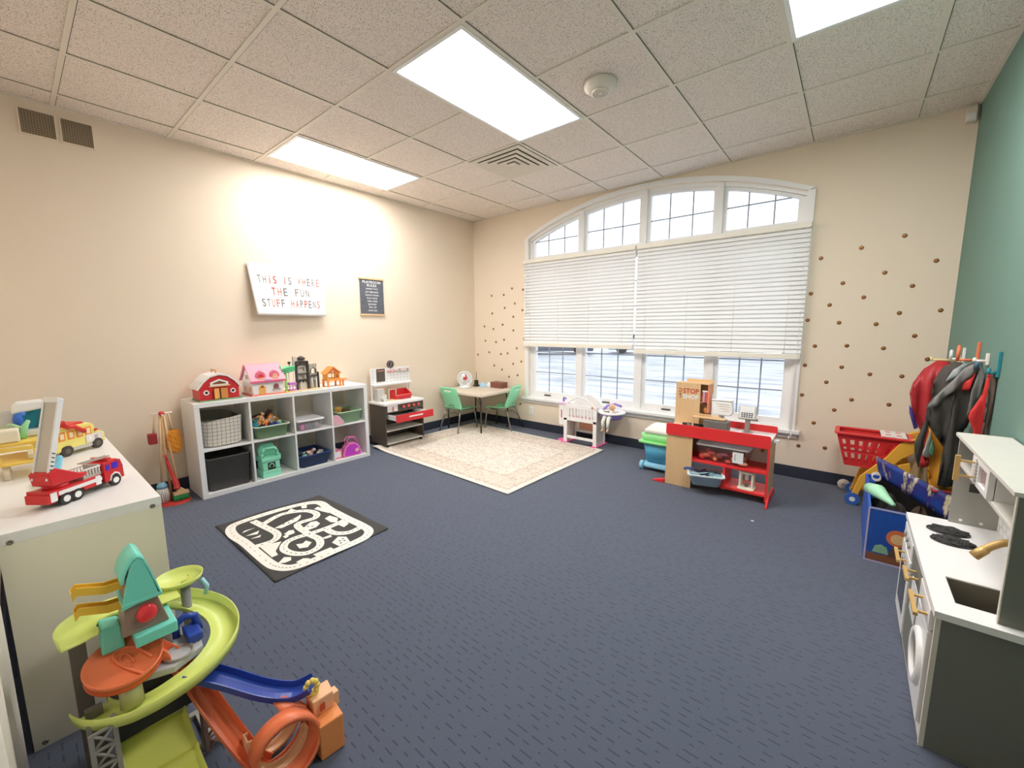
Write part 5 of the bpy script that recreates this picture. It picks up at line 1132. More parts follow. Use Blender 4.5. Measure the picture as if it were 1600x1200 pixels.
for k in range(20):
    cx = 3.395+.033*(k % 10); cy = -.812+.05*(k//10); r = .026
    q = fc[(k*3) % 10]; s_ = [(r, r*.8, r), (.036, .018, .016), (.030, .020, .015), (.018, .018, .018)][k % 4]
    single('toy_food', '%s %s play food piece in the clear bin, %s row, %s' % (shp[k % 4], q[1], 'front' if k < 10 else 'back', ['far left', 'second from left', 'third from left', 'left of centre', 'just left of centre', 'just right of centre', 'right of centre', 'third from right', 'second from right', 'far right'][k % 10]), 'toy food', MB().ball((cx, cy, .262+s_[2]+.024*((k*7) % 3)), s_, M(q[0], .5), 12, 8), 'play food in the clear bin')
# grey tub below
t = Thing('plastic_tub', 'pale blue-grey tub of dark pieces on the bottom shelf of the play shop', 'storage tub', (3.43, -.77, .0785))
bm_ = bin_mb(3.315, 3.565, -.965, -.765, .0785, .172, .028, M('#b9cdd6', .4, name='pale_blue_tub'), .03, .012, .003, M('#cfe0e6', .4))
RT = Matrix.Translation((3.44, -.865, 0)) @ Matrix.Rotation(.30, 4, 'Z') @ Matrix.Translation((-3.44, .865, 0)); bm_.v = [tuple(RT @ Vector(p)) for p in bm_.v]
t.part('body', bm_)
for k in range(7):
    a = .5*k; c = Vector((3.365+.025*k, -.895+.025*(k % 3)+.004*k, .158+.012*(k % 2)))
    b = MB(); R = Euler((.3*(k % 3-1), .35*(k % 2)-.1, a)).to_matrix()
    for q in range(5): b.cbox(c+R @ Vector((0, -.026+.013*q, 0)), (.085, .005, .007), M('#2c2440', .4) if k % 3 else M('#9cc4cf', .4), R)
    for q in (-1, 1): b.cbox(c+R @ Vector((.04*q, 0, 0)), (.006, .058, .007), M('#2c2440', .4) if k % 3 else M('#9cc4cf', .4), R)
    single('toy_rack', ('dark purple' if k % 3 else 'pale blue')+' slatted toy rack piece in the blue-grey tub, '+['leftmost', 'second from left', 'third from left', 'middle', 'third from right', 'second from right', 'rightmost'][k], 'toy part', b, 'slatted pieces in the blue-grey tub')
single('toy_tool', 'blue toy handle sticking out over the left rim of the blue-grey tub', 'toy tool', MB().tube([(3.285, -.915, .182), (3.31, -.905, .192), (3.36, -.88, .180)], .011, M('#3b4d8c', .4), 8))
# blender-like lantern toy
t = Thing('toy_blender', 'cream toy blender with square open frame on the right of the bottom shelf', 'toy blender', (3.725, -.775, .0785)); CM = M('#e4dccb', .4, name='cream_plastic')
t.part('base', MB().prism(rrect(3.665, 3.785, -.838, -.720, .02), 'z', .0785, .094, CM), bevel=.004); f = MB()
for x in (3.683, 3.767):
    for y in (-.820, -.738): f.box(x-.007, x+.007, y-.007, y+.007, .094, .206, CM)
t.part('posts', f); t.part('head', MB().prism(rrect(3.672, 3.778, -.832, -.725, .02), 'z', .206, .226, CM), bevel=.004); t.part('dispenser', MB().cyl((3.722, -.778, .150), (3.722, -.778, .206), .016, M('#f2eee6', .4), n=14)); t.part('cup', MB().cyl((3.722, -.778, .094), (3.722, -.778, .120), .014, M('#6f675e', .4), n=14))

# ------------------------------------------------------------------ toy shopping cart
def cart():
    CR = M('#d22a2c', .35, name='cart_red'); CYE = M('#e0a83a', .4, name='cart_yellow'); CB = M('#2f5fb0', .4, name='cart_blue')
    t = Thing('toy_shopping_cart', 'red basket toy shopping cart with yellow frame and blue wheels', 'toy shopping cart', (4.44, -.33, 0))
    x0, x1, y0, y1 = 4.245, 4.655, -.400, -.170
    def side(pa, pb, z0, z1, ta, tb, th=.004):
        """one lattice wall between bottom edge ta-tb and top edge pa-pb"""
        mb = MB(); N = 7; rowsz = [0, .10, .42, .52, .84, .90, 1]
        def Q(u, v): a = Vector(ta).lerp(Vector(tb), u); b = Vector(pa).lerp(Vector(pb), u); p = a.lerp(b, v); return (p.x, p.y, z0+(z1-z0)*v)
        for k in range(len(rowsz)-1):
            v0, v1 = rowsz[k], rowsz[k+1]
            if k in (1, 3):
                for i in range(N+1):
                    u0 = max(0, i/N-.035); u1 = min(1, i/N+.035); mb.add([Q(u0, v0), Q(u1, v0), Q(u1, v1), Q(u0, v1)], [(0, 1, 2, 3)], CR)
            else: mb.add([Q(0, v0), Q(1, v0), Q(1, v1), Q(0, v1)], [(0, 1, 2, 3)], CR)
        return mb
    zb, zt = .285, .530; i_ = .045; ix = .06
    A_, B_, C_, D_ = (x0, y0), (x1, y0), (x1, y1), (x0, y1); a, b, c, d = (x0+ix, y0+i_), (x1-ix-.05, y0+i_), (x1-ix-.05, y1-i_), (x0+ix, y1-i_)
    bk = t.part('basket_wall', side(A_, B_, zb, zt, a, b), solid=.004); t.part('basket_wall', side(B_, C_, zb, zt, b, c), solid=.004); t.part('basket_wall', side(C_, D_, zb, zt, c, d), solid=.004); t.part('basket_wall', side(D_, A_, zb, zt, d, a), solid=.004)
    t.part('basket_floor', MB().prism([a, b, c, d], 'z', zb, zb+.004, CR))
    r = MB(); o_ = rrect(x0-.018, x1+.02, y0-.018, y1+.018, .03); n_ = rrect(x0+.012, x1-.012, y0+.012, y1-.012, .02); N = len(o_)
    vs = [(x, y, zt) for x, y in o_]+[(x, y, zt) for x, y in n_]+[(x, y, zt+.014) for x, y in o_]+[(x, y, zt+.014) for x, y in n_]; fs = []
    for k in range(N): q = (k+1) % N; fs += [(k, q, N+q, N+k), (2*N+k, 3*N+k, 3*N+q, 2*N+q), (k, 2*N+k, 2*N+q, q), (N+k, N+q, 3*N+q, 3*N+k)]
    r.add(vs, fs, CR); t.part('rim', r, bevel=.003)
    t.part('seat_flap', MB().prism([(x1-.16, y0+.01), (x1-.02, y0+.01), (x1-.02, y1-.01), (x1-.16, y1-.01)], 'z', zt+.015, zt+.022, WHITE).box(x1-.135, x1-.105, y0+.05, y0+.075, zt+.022, zt+.0235, CR).box(x1-.075, x1-.045, y0+.05, y0+.075, zt+.022, zt+.0235, CR).box(x1-.135, x1-.105, y1-.075, y1-.05, zt+.022, zt+.0235, CR).box(x1-.075, x1-.045, y1-.075, y1-.05, zt+.022, zt+.0235, CR), bevel=.002)
    for y in (y0-.004, y1-.016):
        t.part('side_frame', MB().prism([(4.355, .045), (4.395, .045), (4.425, .15), (4.62, .40), (4.70, .47), (4.74, .56), (4.70, .575), (4.60, .515), (4.535, .40), (4.40, .225)], 'y', y, y+.020, CYE), bevel=.006)
        t.part('side_frame', MB().prism([(4.60, .35), (4.66, .38), (4.72, .09), (4.69, .04), (4.66, .06)], 'y', y+.001, y+.019, CYE), bevel=.004)
    t.part('handle', MB().cyl((4.715, y0-.01, .565), (4.715, y1+.01, .565), .013, CYE, n=14)); t.part('lower_tray', MB().box(4.40, 4.68, y0+.016, y1-.016, .115, .125, CYE))
    for x in (4.372, 4.69):
        for y in (y0-.014, y1+.014):
            w = t.part('wheel', MB().cyl((x, y-.011, .045), (x, y+.011, .045), .045, CB, n=22)); t.part('hub', MB().cyl((x, y-.013, .045), (x, y+.013, .045), .018, WHITE, n=14), w)
cart()
single('toy_wheel', 'white toy wheel lying against the wall base behind the blue cart wheel', 'toy wheel', MB().lathe((4.318, -.075, .042), [(0, -.014), (.038, -.014), (.042, -.006), (.042, .006), (.038, .014), (0, .014)], M('#cfc9c0', .4), 22, 'y').cyl((4.318, -.095, .042), (4.318, -.085, .042), .015, CLR if False else M('#a49c92'), n=12))

# ------------------------------------------------------------------ blue toy box with lifted lid
def toybox():
    BX = M('#1d52b4', .4, name='toybox_blue'); x0, x1, y0, y1, zt = 4.425, 4.795, -1.330, -.640, .320
    pm = streak_mat('printed_blue_panel', [(0, lin('#14306e')), (.45, lin('#2453ae')), (.7, lin('#2f66c4')), (1, lin('#3f78d0'))], ns=3)
    t = Thing('toy_chest', 'blue printed toy chest with its lid propped open, by the green wall', 'toy chest', ((x0+x1)/2, (y0+y1)/2, 0))
    e = .012; edge = M('#b0a8c4', .4)
    t.part('front_panel', MB().box(x0, x0+e, y0+e, y1, .005, zt, BX), bevel=.001); t.part('back_panel', MB().box(x1-e, x1, y0+e, y1, .005, zt, BX)); t.part('end_panel', MB().box(x0+e, x1-e, y1-e, y1, .005, zt, BX))
    ep = t.part('end_panel', MB().box(x0, x1, y0, y0+e, .0, zt, pm), bevel=.001)
    tr = MB(); 
    for (a, b, c, d) in ((x0, x0+.008, 0, zt), (x1-.008, x1, 0, zt), (x0+.008, x1-.008, zt-.008, zt), (x0+.008, x1-.008, 0, .008)): tr.box(a, b, y0-.0015, y0, c, d, edge)
    t.part('edge_trim', tr, ep)
    # plain printed shapes on the end panel (generic ground, sun and stones)
    pr = MB(); yy = y0-.001
    pr.prism([(x0+.012, .010), (x0+.20, .010), (x0+.20, .045), (x0+.13, .060), (x0+.07, .05), (x0+.012, .055)], 'y', yy, y0, M('#7b4a2c')); pr.cyl((x0+.135, yy-.0005, .165), (x0+.135, y0, .165), .048, M('#cc6a3c'), n=22); pr.cyl((x0+.135, yy-.001, .160), (x0+.135, y0, .160), .030, M('#d9b07c'), n=20)
    pr.prism([(x0+.035, .06), (x0+.105, .06), (x0+.095, .10), (x0+.07, .112), (x0+.045, .10)], 'y', yy-.0003, y0, M('#7fa886')); pr.prism([(x0+.10, .05), (x0+.175, .05), (x0+.17, .11), (x0+.12, .12)], 'y', yy-.0005, y0, M('#5c3a26'))
    t.part('printed_shapes', pr, ep)
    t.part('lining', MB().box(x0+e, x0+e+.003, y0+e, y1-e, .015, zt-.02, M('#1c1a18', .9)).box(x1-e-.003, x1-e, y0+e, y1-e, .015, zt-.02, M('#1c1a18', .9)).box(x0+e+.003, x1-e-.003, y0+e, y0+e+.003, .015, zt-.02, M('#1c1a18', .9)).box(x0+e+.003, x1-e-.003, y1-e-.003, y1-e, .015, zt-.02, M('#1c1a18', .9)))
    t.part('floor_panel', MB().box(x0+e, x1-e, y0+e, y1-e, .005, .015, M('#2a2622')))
    t.part('inner_tray', MB().box(x0+.012, x0+.05, y1-.10, y1-.012, .18, .30, BX), bevel=.004)
    lm = streak_mat('swirled_print', [(0, lin('#0f2358')), (.38, lin('#1f4a9c')), (.50, lin('#3c2f7c')), (.56, lin('#c9c0a0')), (.64, lin('#e6dcc0')), (.70, lin('#2c5a8c')), (1, lin('#6fa0a8'))], scale=(1.0, 2.6, 1), ns=5, rough=.3, rot=(0, 0, .9))
    # lid hinged at the wall side, free edge raised, slewed
    P = [Vector((4.462, -.665, .455)), Vector((4.492, -.665, .318)), Vector((4.778, -1.335, .325)), Vector((4.780, -1.280, .455))]
    P = [Vector((4.468, -.690, .462)), Vector((4.498, -.690, .322)), Vector((4.776, -1.150, .268)), Vector((4.778, -1.120, .400))]
    nrm = (P[1]-P[0]).cross(P[3]-P[0]).normalized()*.010
    mb = MB().sheet(lambda u, v: tuple((P[0]*(1-u)+P[3]*u)*(1-v)+(P[1]*(1-u)+P[2]*u)*v), 12, 4, lm)
    t.part('lid', mb, solid=.012)
toybox()
single('toy_scoop', 'mint green toy scoop lying over the rim of the blue toy chest', 'toy scoop', MB().lathe((0, 0, 0), [(0, 0)], MINT) if False else MB().tube([(4.435, -1.02, .335), (4.47, -1.09, .345), (4.50, -1.16, .335), (4.535, -1.24, .325)], [.034, .042, .026, .010], M('#a5e0bc', .35, name='pale_mint'), 14))
for k, (x, y, z, c, n) in enumerate(((4.55, -1.0, .17, '#3a332c', 'dark brown plush'), (4.62, -1.15, .18, '#6a4a30', 'brown plush'), (4.52, -.86, .18, '#26231f', 'black plush'), (4.66, -.95, .16, '#4a3a2c', 'umber plush'))):
    single('plush_toy', n+' toy inside the blue toy chest, '+['front middle', 'near end', 'far end', 'wall side'][k], 'plush toy', hump((x+.02, y, z-.15), (.080, .095, .22), c, k*1.3), 'plush toys in the chest')
single('coiled_spring', 'black and white coiled toy spring at the far corner of the toy chest', 'toy spring', MB().tube([(4.475+.022*math.cos(a), -.70-.0035*a, .335+.022*math.sin(a)) for a in [k*.5 for k in range(40)]], .003, M('#d8d6d2', .3), 6))

# ------------------------------------------------------------------ pegs and dressing-up clothes on the green wall
def peg(y, z, hexc, label, arm=.11, tip=.05, plate=.11):
    c = M(hexc, .45); t = Thing('wall_peg', label, 'wall peg', (W, y, z), group=None)
    t.part('plate', MB().box(W-.012, W-.0005, y-.012, y+.012, z-.02, z-.02+plate, c), bevel=.002); t.part('arm', MB().cyl((W-.012, y, z), (W-arm, y, z), .007, c, n=12)); t.part('tip', MB().cyl((W-arm, y, z-.005), (W-arm, y, z+tip), .008, c, n=12).ball((W-arm, y, z+tip), .008, c, 10, 6))
peg(-.50, 1.120, '#e6cf96', 'cream wooden wall peg nearest the window wall, holding the red cape', .13, .012, .05)
peg(-.62, 1.135, '#e9e9e4', 'white wall peg above the red cape on the green wall', .06, .05, .09)
peg(-.98, 1.150, '#e0714a', 'orange wall peg in the middle of the clothes on the green wall', .08, .075, .12)
peg(-1.20, 1.160, '#f0d6d0', 'pale pink and white wall peg holding the grey costume', .05, .01, .06)
peg(-1.42, 1.118, '#1f7a86', 'teal wall peg at the right end of the row on the green wall', .035, .015, .12)
def drape(name, label, cat, outline, y, depth, mat, seed, parts=(), fold=26, amp=.012):
    """hanging garment: a thick, folded cloth body with its own outline, hanging from its peg"""
    xs_ = [p[0] for p in outline]; zs_ = [p[1] for p in outline]
    t = Thing(name, label, cat, ((min(xs_)+max(xs_))/2, y, min(zs_)))
    def body(nm, ol, yy, dp, mt, sd):
        from mathutils.geometry import tessellate_polygon
        N = []
        for i, p in enumerate(ol):
            q = ol[(i+1) % len(ol)]; L = math.hypot(q[0]-p[0], q[1]-p[1]); n = max(1, int(L/.02))
            N += [(p[0]+(q[0]-p[0])*k/n, p[1]+(q[1]-p[1])*k/n) for k in range(n)]
        bm = bmesh.new(); vs = [bm.verts.new((a, 0, b)) for a, b in N]; f = bm.faces.new(vs)
        bmesh.ops.triangulate(bm, faces=[f]); 
        for _ in range(2): bmesh.ops.subdivide_edges(bm, edges=[e for e in bm.edges if e.calc_length() > .02], cuts=1)
        bmesh.ops.triangulate(bm, faces=bm.faces[:]); bm.verts.ensure_lookup_table(); bm.verts.index_update()
        V = [v.co.copy() for v in bm.verts]; F = [[v.index for v in f.verts] for f in bm.faces]
        bd = set(v.index for v in bm.verts if v.is_boundary); bm.free()
        def dist(p):
            m_ = 9
            for i in range(0, len(N), 2):
                d = math.hypot(p.x-N[i][0], p.z-N[i][1]); m_ = min(m_, d)
            return m_
        zt_ = max(b for a, b in ol); fr_v = []; bk_v = []
        for i, v in enumerate(V):
            d = 0 if i in bd else min(1, dist(v)/.05); h = math.sqrt(d)
            k = min(1, (zt_-v.z)/.25+.25); w_ = math.sin(v.x*fold*4+sd+v.z*3)*amp*k
            fr_v.append((v.x, yy-dp*.5*h+w_, v.z)); bk_v.append((v.x, yy+dp*.5*h+w_+.003, v.z))
        mb = MB(); mb.add(fr_v, F, mt, True); mb.add(bk_v, F, mt, True)
        bn = [(N[i][0], N[i][1]) for i in range(len(N))]
        return mb
    t.part('cloth', body('cloth', outline, y, depth, mat, seed), solid=.003)
    for nm, ol, yy, dp, mt in parts: t.part(nm, body(nm, ol, yy, dp, mt, seed+1), solid=.002)
    return t
SATIN = M('#a8242a', .45, bump=.2, bs=12, name='red_satin'); BLKC = M('#3b3733', .85, bump=.4, bs=60, name='black_cloth'); GREYC = M('#7d7a78', .55, bump=.2, name='grey_lapel'); ORC = M('#e09a2c', .6, bump=.2, name='amber_cloth'); DKC = M('#4a4440', .8, bump=.3, name='dark_cloth'); SHADC = M('#5c4c42', .9, name='shadow_brown_cloth')
drape('dress_up_cape', 'dark red satin cape with a violet edge, leftmost of the hanging clothes', 'costume', [(4.715, 1.128), (4.69, 1.126), (4.639, 1.075), (4.597, .985), (4.588, .914), (4.604, .82), (4.640, .715), (4.70, .60), (4.765, .62), (4.780, 1.00), (4.75, 1.12)], -.72, .06, SATIN, .3,
      parts=[('violet_hem', [(4.589, .845), (4.594, .79), (4.625, .690), (4.642, .70), (4.612, .80)], -.755, .012, M('#4a3a8c', .5))])
drape('dress_up_jacket', 'charcoal costume jacket with pale trim hanging behind the black coat', 'costume', [(4.745, 1.135), (4.70, 1.10), (4.672, 1.02), (4.668, .93), (4.70, .85), (4.79, .80), (4.80, 1.12)], -.88, .05, DKC, 1.2,
      parts=[('pale_lapel', [(4.775, 1.130), (4.738, 1.09), (4.712, 1.02), (4.735, 1.03), (4.80, 1.12)], -.93, .012, M('#a9b0b4', .5))])
drape('dress_up_tunic', 'amber yellow costume tunic with red edges hanging low among the clothes', 'costume', [(4.655, .79), (4.648, .60), (4.666, .58), (4.690, .424), (4.702, .388), (4.79, .40), (4.795, .80)], -1.02, .05, ORC, 2.1,
      parts=[('red_panel', [(4.643, .785), (4.655, .745), (4.640, .60), (4.672, .584), (4.674, .533), (4.637, .525), (4.632, .60)], -1.055, .012, M('#c0302c', .6)), ('silver_panel', [(4.662, .745), (4.640, .600), (4.672, .585), (4.680, .66)], -1.065, .010, M('#c2c6c2', .35, .3)), ('green_panel', [(4.672, .70), (4.668, .62), (4.682, .60), (4.686, .66)], -1.075, .008, M('#6fae8c', .5)), ('red_hem', [(4.690, .424), (4.700, .388), (4.79, .40), (4.79, .412), (4.705, .404)], -1.055, .010, M('#b8362c', .6))])
drape('dress_up_coat', 'black costume coat with shiny grey lapels in the middle of the clothes', 'costume', [(4.790, 1.158), (4.755, 1.135), (4.700, 1.03), (4.648, .955), (4.625, .897), (4.634, .834), (4.608, .739), (4.595, .687), (4.604, .60), (4.622, .545), (4.640, .793), (4.713, .675), (4.716, .594), (4.709, .455), (4.762, .462), (4.766, .60), (4.770, .764), (4.786, .82), (4.796, .93), (4.806, 1.08)], -1.15, .06, BLKC, .9,
      parts=[('left_lapel', [(4.780, 1.153), (4.741, 1.120), (4.683, 1.016), (4.644, .956), (4.622, .895), (4.655, .91), (4.690, .965), (4.735, 1.03), (4.772, 1.09)], -1.195, .016, GREYC), ('right_lapel', [(4.800, 1.154), (4.788, 1.08), (4.775, 1.00), (4.770, .86), (4.782, .885), (4.806, .96), (4.812, 1.08)], -1.195, .014, GREYC), ('blue_collar', [(4.775, 1.160), (4.768, 1.135), (4.782, 1.115), (4.796, 1.15)], -1.205, .014, M('#4c6a7c', .5)), ('red_scarf', [(4.782, 1.10), (4.745, 1.04), (4.742, 1.00), (4.768, 1.005)], -1.19, .014, M('#d0302e', .4))])
drape('dress_up_vest', 'bright red costume vest at the right end of the hanging clothes', 'costume', [(4.808, 1.11), (4.798, 1.00), (4.780, .95), (4.764, .907), (4.762, .877), (4.785, .815), (4.794, .72), (4.811, .72), (4.814, .944), (4.8145, 1.10)], -1.30, .014, M('#cc2a2a', .5, bump=.3, bs=40, name='red_cloth'), 1.7, amp=.003)
drape('clothes_shadow', 'dark brown cloth shape painting the shadow on the green wall behind the red vest', 'costume', [(4.815, 1.13), (4.800, 1.12), (4.797, 1.0), (4.800, .75), (4.812, .66), (4.816, .90)], -1.40, .05, SHADC, .4, amp=.002)  # thin brown drape standing in for the clothes' shadow on the wall
# cloth gathered on the pegs, and a bamboo-coloured sack behind the cart
single('storage_sack', 'tan cloth sack slumped between the toy chest and the clothes', 'sack', hump((4.71, -.50, .0), (.085, .10, .42), '#8a7350', 1.1))

# ================================================================== play kitchen on the green wall
def kitchen():
    KW = M('#f4f1ec', .3, var=.02, name='kitchen_white'); KG = M('#6d6f69', .6, bump=.1, name='kitchen_charcoal'); KL = M('#93918a', .5, name='kitchen_light_grey'); KD = M('#2c2b28', .6, name='kitchen_dark')
    xf, xb, y0, y1 = 4.545, 4.812, -2.625, -1.800; zt = .487
    t = Thing('play_kitchen', 'white and charcoal play kitchen with gold tap along the green wall', 'play kitchen', ((xf+xb)/2, (y0+y1)/2, 0))
    t.part('side_panel', MB().box(xf+.006, xb, y0, y0+.014, 0, .462, KG), bevel=.001); t.part('side_panel', MB().box(xf+.006, xb, y1-.014, y1, 0, .462, KG), bevel=.001)
    t.part('back_panel', MB().box(xb-.008, xb, y0+.014, y1-.014, .02, .462, KL)); t.part('bottom_panel', MB().box(xf+.004, xb-.008, y0+.014, y1-.014, .035, .048, KW))
    t.part('plinth', MB().box(xf, xf+.012, y0+.002, y1-.002, 0, .040, KW)); t.part('front_stile', MB().box(xf-.002, xf+.010, y0-.001, y0+.016, 0, .462, M('#cfcabf', .4)))
    t.part('front_frame', MB().box(xf+.002, xf+.014, y0+.016, y1-.014, .040, .462, KG))
    # worktop with sink opening
    ct = MB(); cx0, cx1, cy0, cy1 = 4.533, xb, -2.662, -1.792; sx0, sx1, sy0, sy1 = 4.587, 4.770, -2.572, -2.392
    o_ = rrect(cx0, cx1, cy0, cy1, .012, 3)
    ct.box(cx0, sx0, cy0, cy1, .465, zt, KW); ct.box(sx1, cx1, cy0, cy1, .465, zt, KW); ct.box(sx0, sx1, cy0, sy0, .465, zt, KW); ct.box(sx0, sx1, sy1, cy1, .465, zt, KW); t.part('worktop', ct)
    s = MB(); s.box(sx0+.002, sx1-.002, sy0+.002, sy1-.002, .385, .390, KD); s.box(sx0, sx0+.003, sy0, sy1, .385, .484, KD); s.box(sx1-.003, sx1, sy0, sy1, .385, .484, KD); s.box(sx0+.003, sx1-.003, sy0, sy0+.003, .385, .484, KD); s.box(sx0+.003, sx1-.003, sy1-.003, sy1, .385, .484, M('#8c8578', .5)); t.part('sink_basin', s)
    # burners: scribbled black wire rings
    for k, yc in enumerate((-1.945, -2.055)):
        pts = []; rnd = random.Random(k+3)
        for i in range(150):
            a = i*1.22; r = .12+.88*abs(math.sin(i*.53+k)); pts.append((4.648+.062*r*math.cos(a), yc+.046*r*math.sin(a), zt+.0035+.003*(i % 3)))
        t.part('burner', MB().tube(pts, .0026, M('#2a2a2a', .6, name='burner_black'), 5))
        t.part('burner_rim', MB().tube([(4.648+.063*math.cos(a), yc+.046*math.sin(a), zt+.003) for a in [q*PI/12 for q in range(24)]], .0028, M('#2a2a2a', .6, name='burner_black'), 5, True))
    # tap
    p = smoothp([(4.788, -2.40, zt), (4.788, -2.40, .585), (4.765, -2.40, .640), (4.715, -2.40, .655), (4.678, -2.40, .632), (4.655, -2.40, .602)], 4)
    fc = t.part('tap', MB().tube(p, .0115, GOLD, 12)); t.part('spout', MB().cyl((4.666, -2.40, .617), (4.642, -2.40, .585), .0135, GOLD, .0150, n=16), fc)
    # fronts
    d = t.part('washer_door', MB().box(xf-.012, xf+.001, y0+.030, -2.375, .055, .375, KW), bevel=.002)
    t.part('porthole_ring', MB().lathe((xf-.012, -2.490, .225), [(.066, 0), (.066, -.012), (.086, -.014), (.092, -.008), (.094, 0)], KW, 30, 'x'), d); t.part('porthole_glass', MB().lathe((xf-.0125, -2.490, .225), [(0, -.001), (.068, -.001), (.068, 0)], M('#3a3b3d', .12), 30, 'x'), d)
    d2 = t.part('drawer_front', MB().box(xf-.012, xf+.001, y0+.030, -2.375, .385, .452, KW), bevel=.002)
    d3 = t.part('cupboard_door', MB().box(xf-.010, xf+.001, -2.355, -2.120, .055, .452, KG), bevel=.002)
    d4 = t.part('oven_door', MB().box(xf-.014, xf+.001, -2.100, -1.822, .055, .375, KW), bevel=.002)
    t.part('oven_window', MB().box(xf-.0155, xf-.0135, -2.055, -1.867, .12, .30, M('#33312f', .1)), d4); t.part('control_panel', MB().box(xf-.012, xf+.001, -2.100, -1.822, .385, .452, KW), bevel=.002)
    for k in range(3): t.part('oven_knob', MB().cyl((xf-.020, -2.03+.07*k, .420), (xf-.012, -2.03+.07*k, .420), .012, KL, n=14))
    def handle(ya, yb_, z, par): t.part('handle', MB().box(xf-.048, xf-.036, ya, yb_, z-.006, z+.006, GOLD).box(xf-.037, xf-.010, ya+.02, ya+.028, z-.004, z+.004, GOLD).box(xf-.037, xf-.010, yb_-.028, yb_-.02, z-.004, z+.004, GOLD), par, bevel=.001)
    handle(-2.585, -2.430, .418, d2); handle(-2.335, -2.225, .410, d3); handle(-2.04, -1.90, .345, d4)
    t.part('white_insert', MB().box(xf-.0125, xf-.0095, -2.34, -2.20, .24, .37, KW), d3)
    # upper hutch
    hx = 4.665; zt2 = .885
    t.part('hutch_side', MB().box(hx, xb, y0-.002, y0+.012, zt, zt2-.013, KG), bevel=.001).name = 'hutch_side'
    hs = t.part('hutch_side', MB().box(hx, xb, y1-.012, y1, zt, zt2-.013, KL), bevel=.001); t.part('hatch_opening', MB().box(4.712, 4.742, y1-.0135, y1-.012, .635, .672, KD), hs)
    for xx in (4.70, 4.76): t.part('fixing_cap', MB().cyl((xx, y1-.013, .505), (xx, y1-.012, .505), .006, KW, n=12), hs)
    t.part('front_edge', MB().box(hx-.003, hx-.0002, y0-.002, y0+.012, zt, zt2-.013, M('#cfcabf', .4)))
    t.part('hutch_top', MB().prism([(hx-.012, y0-.012), (xb, y0-.012), (xb, y1+.008), (hx-.004, y1+.008), (hx-.012, y1)], 'z', zt2-.013, zt2, M('#c9c7c0', .4, name='hutch_top_grey')), bevel=.001)
    t.part('hutch_shelf', MB().box(hx-.002, xb, y0+.012, y1-.012, .762, .774, M('#c2bfb6', .5)), bevel=.001); t.part('hutch_back', MB().box(xb-.006, xb, y0+.012, y1-.012, .774, zt2-.013, KG))
    # backsplash with tile lines
    bs = t.part('backsplash', MB().box(xb-.006, xb, y0+.012, y1-.012, zt, .762, KW)); g = MB(); GLN = M('#9a9a98', .6)
    for r in range(9):
        z = zt+.03*r+.004; g.box(xb-.0066, xb-.006, y0+.012, y1-.012, z, z+.0012, GLN)
        for k in range(14):
            y = y0+.03+.058*k+(.029 if r % 2 else 0)
            if y < y1-.02: g.box(xb-.0066, xb-.006, y, y+.0012, z, min(.762, z+.03), GLN)
    t.part('tile_lines', g, bs)
    # microwave
    my0, my1 = -2.375, -2.140
    mw_ = t.part('microwave_body', MB().box(hx+.006, xb-.006, my0, my0+.008, .774, zt2-.013, KW).box(hx+.006, xb-.006, my1-.008, my1, .774, zt2-.013, KW).box(hx+.006, xb-.006, my0+.004, my1-.004, .7745, .779, KW))
    fr = MB(); fr.box(hx-.012, hx+.004, my0, my1, .775, .793, KW); fr.box(hx-.012, hx+.004, my0, my1, .856, .870, KW); fr.box(hx-.012, hx+.004, my0, my0+.030, .793, .856, KW); fr.box(hx-.012, hx+.004, my1-.100, my1, .793, .856, KW)
    md = t.part('microwave_door', fr, bevel=.001); t.part('microwave_window', MB().box(hx-.004, hx, my0+.030, my1-.100, .793, .856, M('#8a6f70', .15)), md)
    k = MB()
    for i in range(7): k.cbox((hx-.0135, my1-.075, .785+.0125*i), (.002, .030, .004), M('#77726c'), Euler((.35, 0, 0)).to_matrix())
    t.part('buttons', k, md)
    t.part('microwave_handle', MB().box(hx-.062, hx-.048, my1-.045, my1-.031, .772, .868, GOLD).box(hx-.049, hx-.012, my1-.042, my1-.034, .790, .797, GOLD).box(hx-.049, hx-.012, my1-.042, my1-.034, .845, .852, GOLD), md, bevel=.001)
kitchen()

